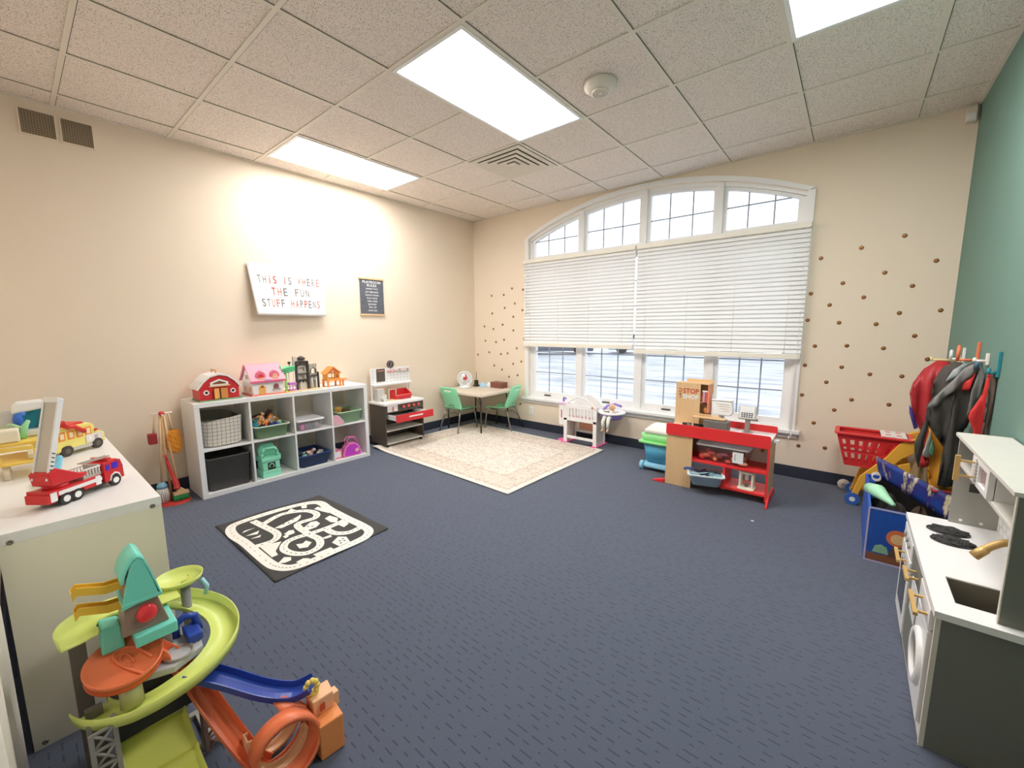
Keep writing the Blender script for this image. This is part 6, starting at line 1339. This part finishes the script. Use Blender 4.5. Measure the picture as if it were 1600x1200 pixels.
# ------------------------------------------------------------------ toy cleaning set
def cleaning():
    bx, by = .235, -3.665; OR = M('#e8902c', .95, bump=1.0, bs=120, name='orange_chenille'); WD = PINE; RD = M('#c2342e', .4, name='clean_red')
    t = Thing('broom_stand', 'round red stand with a wooden post for a toy cleaning set, beside the cube shelf', 'toy stand', (bx, by, 0))
    t.part('base', MB().lathe((bx+.03, by+.02, 0), [(0, .014), (.085, .014), (.098, .008), (.10, 0)], RD, 32)); t.part('post', MB().cyl((bx, by, .014), (bx, by, .70), .009, WD, n=12)); t.part('top_knob', MB().ball((bx, by, .705), (.020, .020, .018), RD, 14, 8))
    t.part('hook_arms', MB().cyl((bx, by-.065, .705), (bx, by+.065, .705), .006, M('#e2d6c4', .5), n=8).cyl((bx-.055, by, .695), (bx+.055, by, .695), .006, M('#e2d6c4', .5), n=8))
    t = Thing('toy_duster', 'fluffy orange toy duster hanging from the cleaning stand', 'toy duster', (bx, by+.055, .36))
    t.part('handle', MB().cyl((bx+.005, by+.04, .70), (bx+.01, by+.052, .56), .007, WD, n=10)); d = MB()
    def fl(u, v):
        a = 2*PI*u; r = 1+.10*math.sin(13*a+v*9)+.08*math.sin(29*v+5*a); s = math.sin(PI*min(max(v, .015), .985))**.18
        return (bx+.012+.026*s*r*math.cos(a), by+.055+.046*s*r*math.sin(a), .385+.185*v)
    d.sheet(fl, 48, 30, OR); t.part('fluffy_head', d)
    t = Thing('toy_broom', 'wooden toy broom with green bristles standing on the red base', 'toy broom', (bx+.05, by+.045, .015))
    t.part('handle', MB().cyl((bx+.055, by+.040, .11), (bx+.005, by+.012, .685), .008, WD, n=10)); b = MB()
    for i in range(9):
        for j in range(3): x = bx+.040+.016*j; y = by+.012+.0095*i; b.cyl((x, y, .062), (x+.006*(j-1), y+.002*(i-4), .017), .0055, M('#2f8a4c', .8), .006, n=6)
    t.part('head', MB().box(bx+.030, bx+.082, by+.005, by+.100, .060, .082, WD).prism([(by+.02, .082), (by+.085, .082), (by+.06, .11), (by+.045, .11)], 'x', bx+.04, bx+.07, WD), bevel=.003); t.part('bristles', b)
    t = Thing('toy_mop', 'toy mop with pale blue cap and white strands on the cleaning stand', 'toy mop', (bx+.01, by-.05, .02))
    t.part('handle', MB().cyl((bx+.012, by-.048, .17), (bx+.004, by-.012, .69), .008, WD, n=10)); t.part('cap', MB().lathe((bx+.014, by-.050, 0), [(.0, .175), (.020, .170), (.032, .150), (.034, .128), (0, .128)], M('#7fb3cc', .4), 18)); m_ = MB()
    for k in range(20): a = k*2*PI/20; m_.tube([(bx+.014+.028*math.cos(a), by-.050+.028*math.sin(a), .130), (bx+.014+.038*math.cos(a), by-.050+.038*math.sin(a), .080), (bx+.014+.034*math.cos(a+.15), by-.050+.034*math.sin(a+.15), .018)], .005, M('#dcd8d2', .9), 6)
    t.part('strands', m_)
    t = Thing('toy_dustpan', 'dark red toy dustpan and brush hanging at the left of the cleaning stand', 'toy dustpan', (bx, by-.06, .48))
    t.part('handle', MB().cyl((bx-.005, by-.040, .69), (bx+.0, by-.060, .555), .007, WD, n=10)); t.part('pan', MB().box(bx-.02, bx+.035, by-.095, by-.045, .482, .560, M('#8f1f26', .6)), bevel=.004)
    t = Thing('toy_sweeper', 'red toy long-handled scoop leaning on the front of the cleaning stand', 'toy scoop', (bx+.06, by+.02, .09))
    t.part('shaft', MB().tube(smoothp([(bx+.030, by-.005, .34), (bx+.045, by+.004, .27), (bx+.062, by+.018, .20), (bx+.075, by+.028, .14), (bx+.088, by+.022, .115)], 4), [.012]*9+[.020]*8, RD, 10)); t.part('grip', MB().tube([(bx+.030, by-.005, .34), (bx+.022, by-.010, .385)], .008, RD, 8))
cleaning()

# ------------------------------------------------------------------ toys on the near shelf (z .736)
ZK = .736
def L(mb, loc_, rz, rx=0): mb.T = Matrix.Translation(loc_) @ Matrix.Rotation(rz, 4, 'Z') @ Matrix.Rotation(rx, 4, 'X'); return mb
def wheel(t, c, s, r, w, m, mh, rh):
    """a wheel with its own centre, kept round on a stretched body"""
    o = MB().cyl((0, -w/2, 0), (0, w/2, 0), r, m, n=24).build('wheel', t.o, (0, 0, 0)); o.location = c; sc = t.o.scale; o.scale = (1/sc[0], 1/sc[1], 1/sc[2])
    MB().cyl((0, s*(w/2+.0008), 0), (0, s*w*.3, 0), rh, mh, n=16).build('hub', o, (0, 0, 0))
    o.location = (c[0], c[1], r/sc[2])
def firetruck():
    R = M('#c8222a', .3, name='truck_red'); GY = M('#b9b5ae', .35, .2, name='truck_grey'); WH = M('#efece8', .35)
    t = Thing('toy_fire_truck', 'red toy fire truck with a tall raised grey ladder on the near shelf', 'toy fire truck', (2.112, -4.236, ZK), math.radians(129), local=True); t.o.scale = (.93, 1.04, 1.2)
    hw = .038
    t.part('chassis', MB().box(-.135, .125, -hw+.004, hw-.004, .014, .026, BLACK))
    t.part('rear_body', MB().prism([(-.145, .016), (-.145, .052), (-.120, .050), (.045, .050), (.045, .020), (-.02, .020), (-.03, .030), (-.115, .030), (-.125, .016)], 'y', -hw, hw, R), bevel=.002)
    t.part('side_stripe', MB().box(-.115, .045, -hw-.0015, -hw, .033, .044, WH).box(.020, .040, -hw-.0018, -hw, .022, .050, WH).box(-.143, -.122, -hw-.0018, -hw, .020, .046, WH).box(-.115, .045, hw, hw+.0015, .033, .044, WH))
    t.part('rear_step', MB().box(-.152, -.144, -hw, hw, .016, .042, R), bevel=.002)
    t.part('cab', MB().prism([(.058, .018), (.058, .082), (.115, .086), (.132, .078), (.140, .050), (.142, .018), (.120, .018), (.112, .034), (.088, .034), (.080, .018)], 'y', -hw, hw, R), bevel=.003)
    t.part('cab_window', MB().box(.066, .082, -hw-.0015, -hw, .056, .074, M('#4a30b0', .2)).box(.092, .116, -hw-.0015, -hw, .056, .076, M('#3f28c0', .2)).box(.066, .116, hw, hw+.0015, .056, .076, M('#3f28c0', .2)))
    t.part('windscreen', MB().prism([(.1425, .052), (.1325, .079), (.134, .0795), (.144, .053)], 'y', -hw+.004, hw-.004, M('#3f28c0', .2))); t.part('light_bar', MB().box(.085, .098, -hw+.006, hw-.006, .086, .094, M('#d9483c', .3)).box(.100, .106, -.02, .02, .086, .092, WH))
    t.part('wheel_arch', MB().tube([(.078, -hw-.001, .020), (.084, -hw-.001, .036), (.100, -hw-.001, .042), (.116, -hw-.001, .036), (.122, -hw-.001, .022)], .003, WH, 6))
    b = MB().box(-.015, .055, -.030, .030, .050, .058, GY)
    for k in range(6): b.box(-.012+.012*k, -.009+.012*k, -.030, -.027, .058, .078, WH); b.box(-.012+.012*k, -.009+.012*k, .027, .030, .058, .078, WH)
    b.box(-.014, .054, -.031, -.026, .076, .080, WH); b.box(-.014, .054, .026, .031, .076, .080, WH); b.box(.046, .056, -.026, .026, .058, .082, GY); t.part('equipment_rack', b)
    t.part('rack_ladder', MB().box(.0, .11, -.018, -.014, .094, .098, GY).box(.0, .11, -.004, .0, .094, .098, GY).box(.01, .014, -.018, 0, .094, .098, GY).box(.035, .039, -.018, 0, .094, .098, GY).box(.06, .064, -.018, 0, .094, .098, GY).box(.085, .089, -.018, 0, .094, .098, GY))
    t.part('turntable', MB().cyl((-.085, 0, .050), (-.085, 0, .060), .034, R, n=24)); t.part('ladder_cradle', MB().prism([(-.128, .062), (-.135, .100), (-.105, .112), (-.030, .078), (.005, .070), (-.02, .060)], 'y', -.034, .034, R), bevel=.004)
    # ladder: base at rear rising steeply
    p0 = Vector((-.126, 0, .080)); p1 = Vector((-.052, 0, .292)); d = (p1-p0).normalized(); n_ = Vector((-d.z, 0, d.x)); mid = (p0+p1)/2; LEN = (p1-p0).length
    Rm = Matrix((( n_.x, 0, d.x), (0, 1, 0), (n_.z, 0, d.z)))
    ld = t.part('ladder', MB().cbox(mid, (.010, .042, LEN), GY, Rm), bevel=.001)
    b = MB()
    for s in (-1, 1): b.cbox(mid+Vector((0, s*.024, 0)), (.018, .006, LEN+.004), WH, Rm)
    t.part('ladder_rail', b, ld, bevel=.001); b = MB()
    for k in range(5): b.cbox(p0+d*(.03+.012*k)+Vector((0, -.0275, 0)), (.010, .001, .003), BLACK, Rm)
    t.part('rail_slots', b, ld); t.part('ladder_basket', MB().cbox(p1+d*.008, (.024, .052, .016), WH, Rm), ld, bevel=.003)
    for x in (-.092, -.052, .100):
        for s in (-1, 1):
            wheel(t, (x, s*(hw-.004), .0175), s, .0205, .013, M('#262423', .7), WH, .0115)
firetruck()
def bus():
    Y = M('#f2d474', .35, name='bus_yellow'); O = M('#e8862c', .35, name='bus_orange'); R = M('#d12f28', .35, name='bus_red'); WH = M('#ece6e0', .35)
    t = Thing('toy_bus', 'yellow toy school bus with orange windows and a red arm at the wall end', 'toy bus', (1.312, -4.206, ZK), math.radians(131), local=True); t.o.scale = (.84, 1, 1); hw = .052
    t.part('body', MB().prism([(-.145, .024), (-.148, .110), (-.130, .140), (.060, .140), (.088, .128), (.098, .092), (.135, .084), (.150, .062), (.150, .026), (.125, .024), (.118, .044), (.075, .044), (.068, .024), (-.055, .024), (-.062, .044), (-.105, .044), (-.112, .024)], 'y', -hw, hw, Y), bevel=.006)
    t.part('roof_band', MB().prism([(-.10, .140), (.05, .140), (.035, .150), (-.085, .150)], 'y', -hw+.012, hw-.012, R), bevel=.003)
    b = MB()
    for s in (-1, 1):
        for x in (-.120, -.070, -.020, .030): b.box(x, x+.036, s*hw-(.002 if s < 0 else 0), s*hw+(.002 if s > 0 else 0), .078, .120, O)
    t.part('window_frame', b); b = MB()
    for x in (-.120, -.070, -.020, .030): b.box(x+.008, x+.028, -hw-.003, -hw-.002, .086, .112, M('#f2d2a8'))
    t.part('window_pane', b); t.part('front_grille', MB().box(.1505, .156, -.038, .038, .030, .070, WH).ball((.150, -.036, .066), .010, WH, 10, 6).ball((.150, .036, .066), .010, WH, 10, 6)); t.part('side_skirt', MB().box(-.050, .062, -hw-.003, -hw, .020, .036, M('#b5b0a8', .35)))
    t.part('bonnet_print', MB().box(.03, .13, -hw-.0025, -hw-.001, .040, .080, M('#d9d2cc', .4)).box(.045, .06, -hw-.0032, -hw-.002, .05, .072, WH).box(.08, .10, -hw-.0032, -hw-.002, .05, .07, M('#b0a8a2')))
    t.part('windscreen', MB().prism([(.1005, .094), (.0895, .127), (.0915, .128), (.1025, .095)], 'y', -hw+.010, hw-.010, O)); t.part('side_light', MB().box(.085, .10, -hw-.006, -hw, .092, .102, R))
    t.part('red_arm', MB().tube([(-.105, -hw-.012, .165), (-.075, -hw-.014, .140), (-.045, -hw-.014, .140), (.010, -hw-.016, .105)], [.016, .011, .010, .011], R, 10))
    for x in (-.083, .096):
        for s in (-1, 1):
            wheel(t, (x, s*(hw-.004), .026), s, .0255, .017, M('#3a3430', .7), M('#5c534a', .5), .013)
bus()
def camper():
    Y = M('#edc25a', .4, name='camp_yellow'); WH = M('#f1efea', .35); TE = M('#1f8aa0', .4, name='camp_teal'); z = ZK
    t = Thing('toy_playset', 'yellow, white and teal toy playset at the far left back of the near shelf', 'toy playset', (1.36, -4.345, z))
    x0, x1, y0, y1 = 1.46, 1.70, -4.430, -4.272
    t.part('deck', MB().prism(rrect(x0+.02, x1, y0, y1, .02), 'z', z+.060, z+.072, Y), bevel=.004)
    for x in (x0+.06, x1-.03):
        for y in (y0+.02, y1-.02): t.part('leg', MB().cyl((x, y, z), (x, y, z+.062), .012, M('#d9cdb8', .4), .009, n=12))
    t.part('front_wall', MB().box(x1-.012, x1, y0+.10, y1-.005, z+.072, z+.120, Y).box(x1-.012, x1, y0, y0+.012, z+.072, z+.135, Y).box(x1-.012, x1, y0+.012, y0+.10, z+.118, z+.135, Y), bevel=.002)
    t.part('upper_floor', MB().prism(rrect(x0, x1-.06, y0+.002, y1, .02), 'z', z+.128, z+.142, Y), bevel=.003); t.part('back_wall', MB().box(x0, x0+.014, y0, y1, z+.142, z+.260, WH))
    t.part('tub', MB().prism([(y0+.055, z+.143), (y1, z+.143), (y1+.006, z+.172), (y0+.045, z+.172)], 'x', 1.47, 1.53, WH), bevel=.006)
    t.part('teal_interior', MB().box(1.475, 1.485, y0+.062, y1-.004, z+.172, z+.262, TE)); t.part('teal_side', MB().box(1.485, 1.52, y1-.010, y1-.004, z+.172, z+.25, TE)); t.part('teal_gusset', MB().prism([(y1-.055, z+.092), (y1-.005, z+.125), (y1-.005, z+.090)], 'x', x1, x1+.003, TE))
    t.part('canopy', MB().prism([(y0+.055, z+.245), (y0+.060, z+.285), (y0+.075, z+.295), (y1-.012, z+.298), (y1+.002, z+.285), (y1+.004, z+.262)], 'x', 1.468, 1.528, WH), bevel=.010); t.part('canopy_post', MB().box(1.512, 1.524, y1-.004, y1+.004, z+.172, z+.262, WH))
    t.part('blue_figure', MB().ball((1.52, y0+.072, z+.220), (.012, .016, .030), M('#3a6fd0', .4), 12, 8).ball((1.52, y0+.085, z+.245), (.010, .013, .012), M('#4f86e0', .4), 10, 6)); t.part('palm_leaves', MB().tube(smoothp([(1.54, y0+.02, z+.145), (1.56, y0+.045, z+.21), (1.56, y0+.075, z+.19), (1.56, y0+.10, z+.215)], 3), [.004]*5+[.008]*5, M('#a9cf9a', .4, name='pale_leaf_green'), 8).tube([(1.56, y0+.075, z+.145), (1.56, y0+.085, z+.19), (1.56, y0+.10, z+.22)], [.014, .012, .006], M('#8fd0a0', .4), 8).tube(smoothp([(1.55, y0+.06, z+.15), (1.56, y0+.03, z+.20), (1.56, y0+.005, z+.205), (1.56, y0-.002, z+.185)], 3), .003, M('#b9b88a', .4), 6))
    t.part('beige_box', MB().box(1.56, 1.63, y0, y0+.070, z+.143, z+.195, M('#e9dcc8', .5)), bevel=.006)
    single('toy_seat', 'small pale cream toy seat piece standing inside the yellow playset', 'toy seat', MB().box(1.63, 1.67, y1-.075, y1-.045, z+.073, z+.095, M('#f0e4d0', .5)).box(1.63, 1.636, y1-.075, y1-.045, z+.095, z+.108, M('#f0e4d0', .5)), bevel=.002)
camper()
single('toy_slide', 'pale blue curved toy slide piece between the playset and the fire truck', 'toy part', MB().tube(smoothp([(1.76, -4.292, ZK+.020), (1.76, -4.275, ZK+.050), (1.76, -4.262, ZK+.085)], 4), [.018, .018, .018, .018, .016, .014, .012, .010, .006], M('#7cc4e8', .35, name='sky_blue_plastic'), 10))
single('toy_slide', 'tan toy platform piece standing behind the fire truck ladder', 'toy part', MB().box(1.83, 1.90, -4.33, -4.285, ZK, ZK+.030, M('#d9c6a4', .5)), bevel=.004)

# ------------------------------------------------------------------ big toy race track in the foreground
def track():
    LM = M('#cbd873', .35, name='lime_plastic'); LD = M('#b7bb4e', .4, name='olive_lime_plastic'); OR = M('#f0744a', .35, name='track_orange'); BL = M('#1f3f9c', .3, name='track_blue'); MT = M('#72d2c1', .35, name='track_mint'); BRN = M('#8a7466', .5, name='track_brown'); GY = M('#8d8a86', .45, name='track_grey'); LG = M('#aeb0b4', .4, name='track_light_grey'); YE = M('#eab63c', .35, name='track_yellow'); PE = M('#eeb088', .4, name='track_peach'); DG = M('#5a5550', .6, name='track_dark_grey')
    cx, cy = 2.685, -4.150
    t = Thing('toy_race_track', 'big toy race track tower with lime spiral, orange disc and blue ramp in the foreground', 'toy race track', (cx, cy, 0))
    K = [(-80, .520), (-112, .505), (-135, .490), (-180, .452), (-214, .415), (-239, .392), (-278, .365), (-317, .352), (-360, .335), (-390, .316), (-420, .308), (-436, .306)]
    def zat(a):
        for (a0, z0), (a1, z1) in zip(K[:-1], K[1:]):
            if a1 <= a <= a0: return z0+(z1-z0)*(a-a0)/(a1-a0)
        return K[0][1] if a > K[0][0] else K[-1][1]
    def spiral(a0, a1, ri, ro, n, m, hi=.012, ho=.022, flare=0):
        mb = MB(); vs = []; fs = []
        for i in range(n+1):
            a = a0+(a1-a0)*i/n; z = zat(a); r = math.radians(a); c, s = math.cos(r), math.sin(r)
            for rr, zz in ((ri, z-.022+hi), (ri+.002, z-.022), (ri+(ro-ri)*.5, z-.024), (ro-.003, z-.022), (ro, z-.022+ho)): vs.append((cx+rr*c, cy+rr*s, zz))
        for i in range(n):
            for j in range(4): fs.append((i*5+j, i*5+j+1, (i+1)*5+j+1, (i+1)*5+j))
        return mb.add(vs, fs, m, True)
    t.part('spiral_track', spiral(-76, -438, .128, .206, 96, LM, .014, .032), solid=.0035)
    t.part('spiral_underside', spiral(-86, -430, .150, .192, 70, LD, -.004, -.004).build if False else spiral(-86, -300, .140, .200, 60, LD, -.006, -.004), solid=.002)
    # small upper platform at the back right
    px, py, pz = 2.545, -4.062, .492
    t.part('upper_disc', MB().lathe((px, py, pz), [(0, -.014), (.058, -.014), (.064, -.010), (.068, .004), (.0655, .004), (.061, -.008), (0, -.008)], LM, 32)); t.part('upper_link', MB().box(px+.02, 2.66, py-.075, py-.020, pz-.014, pz-.010, LM)); t.part('upper_support', MB().cyl((px+.02, py+.01, .05), (px+.02, py+.01, pz-.014), .014, GY, n=12))
    t.part('disc_groove', MB().tube([(px+.028*math.cos(a), py+.028*math.sin(a), pz-.007) for a in [q*.16 for q in range(12)]], .003, LD, 6)); t.part('blue_loop_arm', MB().tube([(px+.03, py+.055, pz-.02), (px+.045, py+.066, pz-.045), (px+.04, py+.06, pz-.075)], .007, M('#9fd0e0', .3), 8))
    # crown: mint arch over a brown block
    yc = -4.180; bx0, bx1 = 2.655, 2.745
    t.part('crown_block', MB().prism([(yc-.052, .470), (yc-.036, .600), (yc-.031, .645), (yc+.012, .645), (yc+.026, .585), (yc+.052, .470)], 'x', bx0, bx1, BRN), bevel=.003)
    def arch_band(u, v):
        s = [(-.036, .632), (-.032, .650), (-.026, .668), (-.014, .688), (.0, .700), (.010, .690), (.020, .655), (.030, .610), (.036, .575)]
        f = u*(len(s)-1); i = min(len(s)-2, int(f)); w_ = f-i; y = s[i][0]+(s[i+1][0]-s[i][0])*w_; z = s[i][1]+(s[i+1][1]-s[i][1])*w_
        return (bx0-.012+(bx1-bx0+.024)*v, yc-.002+y*1.05, z)
    t.part('crown_arch', MB().sheet(arch_band, 32, 3, MT), solid=.006)
    t.part('crown_front_plate', MB().prism([(yc-.048, .555), (yc-.030, .640), (yc-.014, .694), (yc+.004, .698), (yc+.020, .655), (yc+.040, .570)], 'x', bx1+.004, bx1+.012, MT), bevel=.003)
    t.part('crown_band', MB().box(bx0-.010, bx1+.013, yc-.046, yc+.042, .562, .574, MT), bevel=.003)
    t.part('crown_base', MB().box(bx0-.015, bx1+.024, yc-.030, yc+.066, .436, .470, MT), bevel=.004); t.part('crown_post', MB().prism([(yc-.095, .42), (yc-.090, .500), (yc-.050, .492), (yc-.045, .42)], 'x', bx0-.02, bx0+.05, MT), bevel=.005)
    bt = MB(); bt.ball((bx1+.004, yc+.004, .520), (.014, .024, .028), M('#e0343c', .2, name='button_red'), 18, 12); t.part('red_button', bt)
    for z in (.618, .560): t.part('yellow_arm', MB().add([(2.70+dx, y, zz) for dx in (-.014, .014) for y, zz in ((yc-.025, z-.014), (yc-.07, z-.012), (yc-.105, z+.002), (yc-.125, z+.010), (yc-.134, z-.002))]+[(2.70+dx, y, zz+.022) for dx in (-.014, .014) for y, zz in ((yc-.025, z-.014), (yc-.07, z-.012), (yc-.105, z+.002), (yc-.125, z+.010), (yc-.134, z-.002))],
        [(0, 1, 6, 5), (1, 2, 7, 6), (2, 3, 8, 7), (3, 4, 9, 8), (5, 6, 16, 15), (6, 7, 17, 16), (7, 8, 18, 17), (8, 9, 19, 18), (0, 10, 11, 1), (1, 11, 12, 2), (2, 12, 13, 3), (3, 13, 14, 4), (4, 14, 19, 9)], YE), solid=.003)
    # grey decks and blue arch inside the spiral
    dk = MB(); dk.prism([(2.60, -4.22), (2.765, -4.225), (2.802, -4.14), (2.765, -4.06), (2.62, -4.045)], 'z', .330, .352, LG); t.part('grey_deck', dk, bevel=.003)
    t.part('recess', MB().lathe((2.755, -4.118, .352), [(.0, -.008), (.030, -.006), (.034, .008), (.038, .008), (.038, 0)], GY, 24)); t.part('blue_arch', MB().tube([(2.66, -4.105, .352), (2.66, -4.105, .395), (2.665, -4.080, .412), (2.67, -4.055, .405), (2.675, -4.048, .352)], .012, BL, 8)); t.part('blue_chute', MB().box(2.66, 2.74, -4.090, -4.050, .355, .380, BL), bevel=.004)
    # orange tilted disc
    RD_ = Matrix.Translation((2.748, -4.236, .408)) @ Matrix.Rotation(.28, 4, 'Y')
    def o(mb): mb.T = RD_; return mb
    t.part('orange_disc', o(MB()).lathe((0, 0, 0), [(0, -.014), (.074, -.014), (.083, -.012), (.086, .006), (.082, .006), (.078, -.004), (0, -.004)], OR, 40)); t.part('orange_skirt', o(MB()).lathe((0, 0, 0), [(.083, -.013), (.084, -.026), (.080, -.030), (.0, -.030)], M('#d9552a', .4, name='orange_dark'), 40))
    t.part('disc_ridge', o(MB()).tube(smoothp([(.03, .055, -.002), (-.03, .03, -.002), (-.045, 0, -.002), (-.03, -.02, -.002), (.02, -.004, -.002), (.075, .03, -.002)], 4), .004, OR, 6)); t.part('disc_ridge', o(MB()).tube(smoothp([(.02, .018, -.002), (-.012, .012, -.002), (-.020, 0, -.002), (0, -.008, -.002), (.03, .008, -.002)], 4), .003, OR, 6))
    t.part('disc_support', MB().cyl((2.80, -4.235, .30), (2.785, -4.235, .375), .026, M('#a3a078', .5), .024, n=18))
    # channels
    def channel(nm, pts, w, h, m, lip=None, mid=False):
        P = smoothp(pts, 5); N = len(P); vs = []; fs = []
        for i in range(N):
            d = (P[min(i+1, N-1)]-P[max(i-1, 0)]).normalized(); s = d.cross(Vector((0, 0, 1))).normalized(); u = s.cross(d).normalized()
            prof = [(-w/2, h), (-w/2+.003, .001), (-w*.2, 0), (0, .006 if mid else 0), (w*.2, 0), (w/2-.003, .001), (w/2, h)]
            for a, b in prof: vs.append(P[i]+s*a+u*b)
        for i in range(N-1):
            for j in range(6): fs.append((i*7+j, i*7+j+1, (i+1)*7+j+1, (i+1)*7+j))
        return t.part(nm, MB().add(vs, fs, m, False), solid=.0035)
    channel('orange_ramp', [(2.735, -4.165, .385), (2.745, -4.135, .335), (2.79, -4.098, .255), (2.86, -4.072, .185), (2.93, -4.045, .115), (2.985, -4.015, .045), (3.01, -3.99, .022)], .058, .020, OR, mid=True)
    channel('blue_ramp', [(2.795, -4.110, .302), (2.86, -4.040, .262), (2.93, -3.960, .205), (2.985, -3.895, .182), (3.020, -3.845, .198)], .066, .022, BL)
    # loop-the-loop on the floor
    def loopf(R0, x0, x1, n0, n1, w, nm, m, zc=.106, yc2=-3.948):
        vs = []; fs = []; n = 60
        for i in range(n+1):
            a = n0+(n1-n0)*i/n; q = i/n; x = x0+(x1-x0)*q; y = yc2+R0*math.sin(a); z = zc-R0*math.cos(a)
            for dx, dr in ((-w/2, -.012), (-w/2, 0), (w/2, 0), (w/2, -.012)): vs.append((x+dx, yc2+(R0+dr)*math.sin(a), zc-(R0+dr)*math.cos(a)))
        for i in range(n):
            for j in range(3): fs.append((i*4+j, i*4+j+1, (i+1)*4+j+1, (i+1)*4+j))
        t.part(nm, MB().add(vs, fs, m, True), solid=.0035)
    loopf(.088, 3.090, 3.000, -.3, 2*PI*1.5, .050, 'loop_track', OR); loopf(.080, 2.965, 2.95, -1.9, 1.9, .036, 'loop_return', PE, .098); loopf(.074, 3.045, 3.03, -1.5, 1.5, .034, 'loop_return', PE, .094)
    lb_ = MB(); lb_.prism([(3.00, -3.865), (3.105, -3.868), (3.112, -3.795), (3.01, -3.785)], 'z', .002, .120, M('#dd8a4e', .45, name='launcher_tan')); t.part('launcher_box', lb_, bevel=.004); t.part('launcher_top', MB().prism([(3.00, -3.862), (3.06, -3.864), (3.065, -3.800), (3.005, -3.790)], 'z', .120, .175, PE), bevel=.004); t.part('launcher_slot', MB().box(3.066, 3.068, -3.845, -3.83, .135, .160, M('#b54a26'))); t.part('launcher_clip', MB().box(3.02, 3.05, -3.795, -3.775, .10, .15, PE), bevel=.003)
    g = MB(); gc = Vector((3.030, -3.852, .205))
    for k in range(9): a = k*2*PI/9; g.ball(gc+Vector((.004*math.cos(a), .017*math.cos(a), .022*math.sin(a))), .009, M('#eecb6a', .45, name='pale_yellow_gear'), 8, 6)
    g.ball(gc+Vector((0, .008, -.026)), (.010, .014, .014), M('#eecb6a', .45, name='pale_yellow_gear'), 10, 6); t.part('yellow_figure', g)
    # lower lime chute, columns and floor frame
    t.part('lower_chute', MB().sheet(lambda u, v: (2.785+.20*v, -4.280+.155*u+.010*v*(u-.2), .200-.115*v-.020*math.sin(PI*v)+(.018 if abs(u-.5) > .49 else 0)+(.012 if abs(v-.5) < .03 else 0)-.012*u), 24, 24, LD), solid=.004)
    t.part('chute_lip', MB().tube([(2.785, -4.285, .206), (2.785, -4.20, .196), (2.785, -4.118, .196)], .004, LM, 6)); t.part('dark_deck', MB().box(2.62, 2.79, -4.275, -4.105, .196, .262, M('#24252d', .5, name='track_black')), bevel=.004)
    def lattice(x, y, z0, z1, w_, m):
        mb = MB()
        for s in (-1, 1): mb.box(x-.004, x+.004, y+s*w_/2-.005, y+s*w_/2+.005, z0, z1, m); mb.box(x-w_, x-w_+.008, y+s*w_/2-.005, y+s*w_/2+.005, z0, z1, m)
        n = max(2, int((z1-z0)/.045))
        for k in range(n):
            a, b = z0+(z1-z0)*k/n, z0+(z1-z0)*(k+1)/n
            for s in (-1, 1): mb.cyl((x, y-s*w_/2, a), (x, y+s*w_/2, b), .0038, m, n=6)
            mb.box(x-.003, x+.003, y-w_/2, y+w_/2, b-.004, b+.002, m)
            for s in (-1, 1): mb.cyl((x-w_, y+s*w_/2, a), (x, y+s*w_/2, b), .0035, m, n=6)
        return mb
    t.part('lattice_column', lattice(2.840, -4.300, .0, .300, .046, GY)); t.part('lattice_column', lattice(2.79, -4.062, .0, .290, .040, M('#8f7468', .5, name='taupe_plastic')))
    t.part('rear_column', MB().box(2.62, 2.65, -4.335, -4.300, 0, .47, M('#6a6560', .6)).box(2.50, 2.53, -4.20, -4.16, 0, .44, GY), bevel=.002); t.part('side_column', MB().box(2.735, 2.755, -4.325, -4.29, 0, .31, M('#6a6560', .6)))
    t.part('core', MB().box(2.60, 2.72, -4.215, -4.105, .225, .330, DG).box(2.62, 2.70, -4.20, -4.12, .352, .432, GY), bevel=.003)
    t.part('floor_frame', MB().box(2.60, 2.89, -4.335, -4.315, .0, .016, GY).box(2.60, 2.77, -4.075, -4.055, 0, .016, GY).box(2.60, 2.62, -4.315, -4.075, 0, .016, GY).box(2.75, 2.77, -4.315, -4.075, 0, .016, GY))
track()
single('paper_scrap', 'tiny white scrap of paper on the open navy carpet', 'scrap', MB().prism([(3.83, -1.20), (3.85, -1.205), (3.848, -1.19), (3.835, -1.187)], 'z', .001, .003, WHITE))
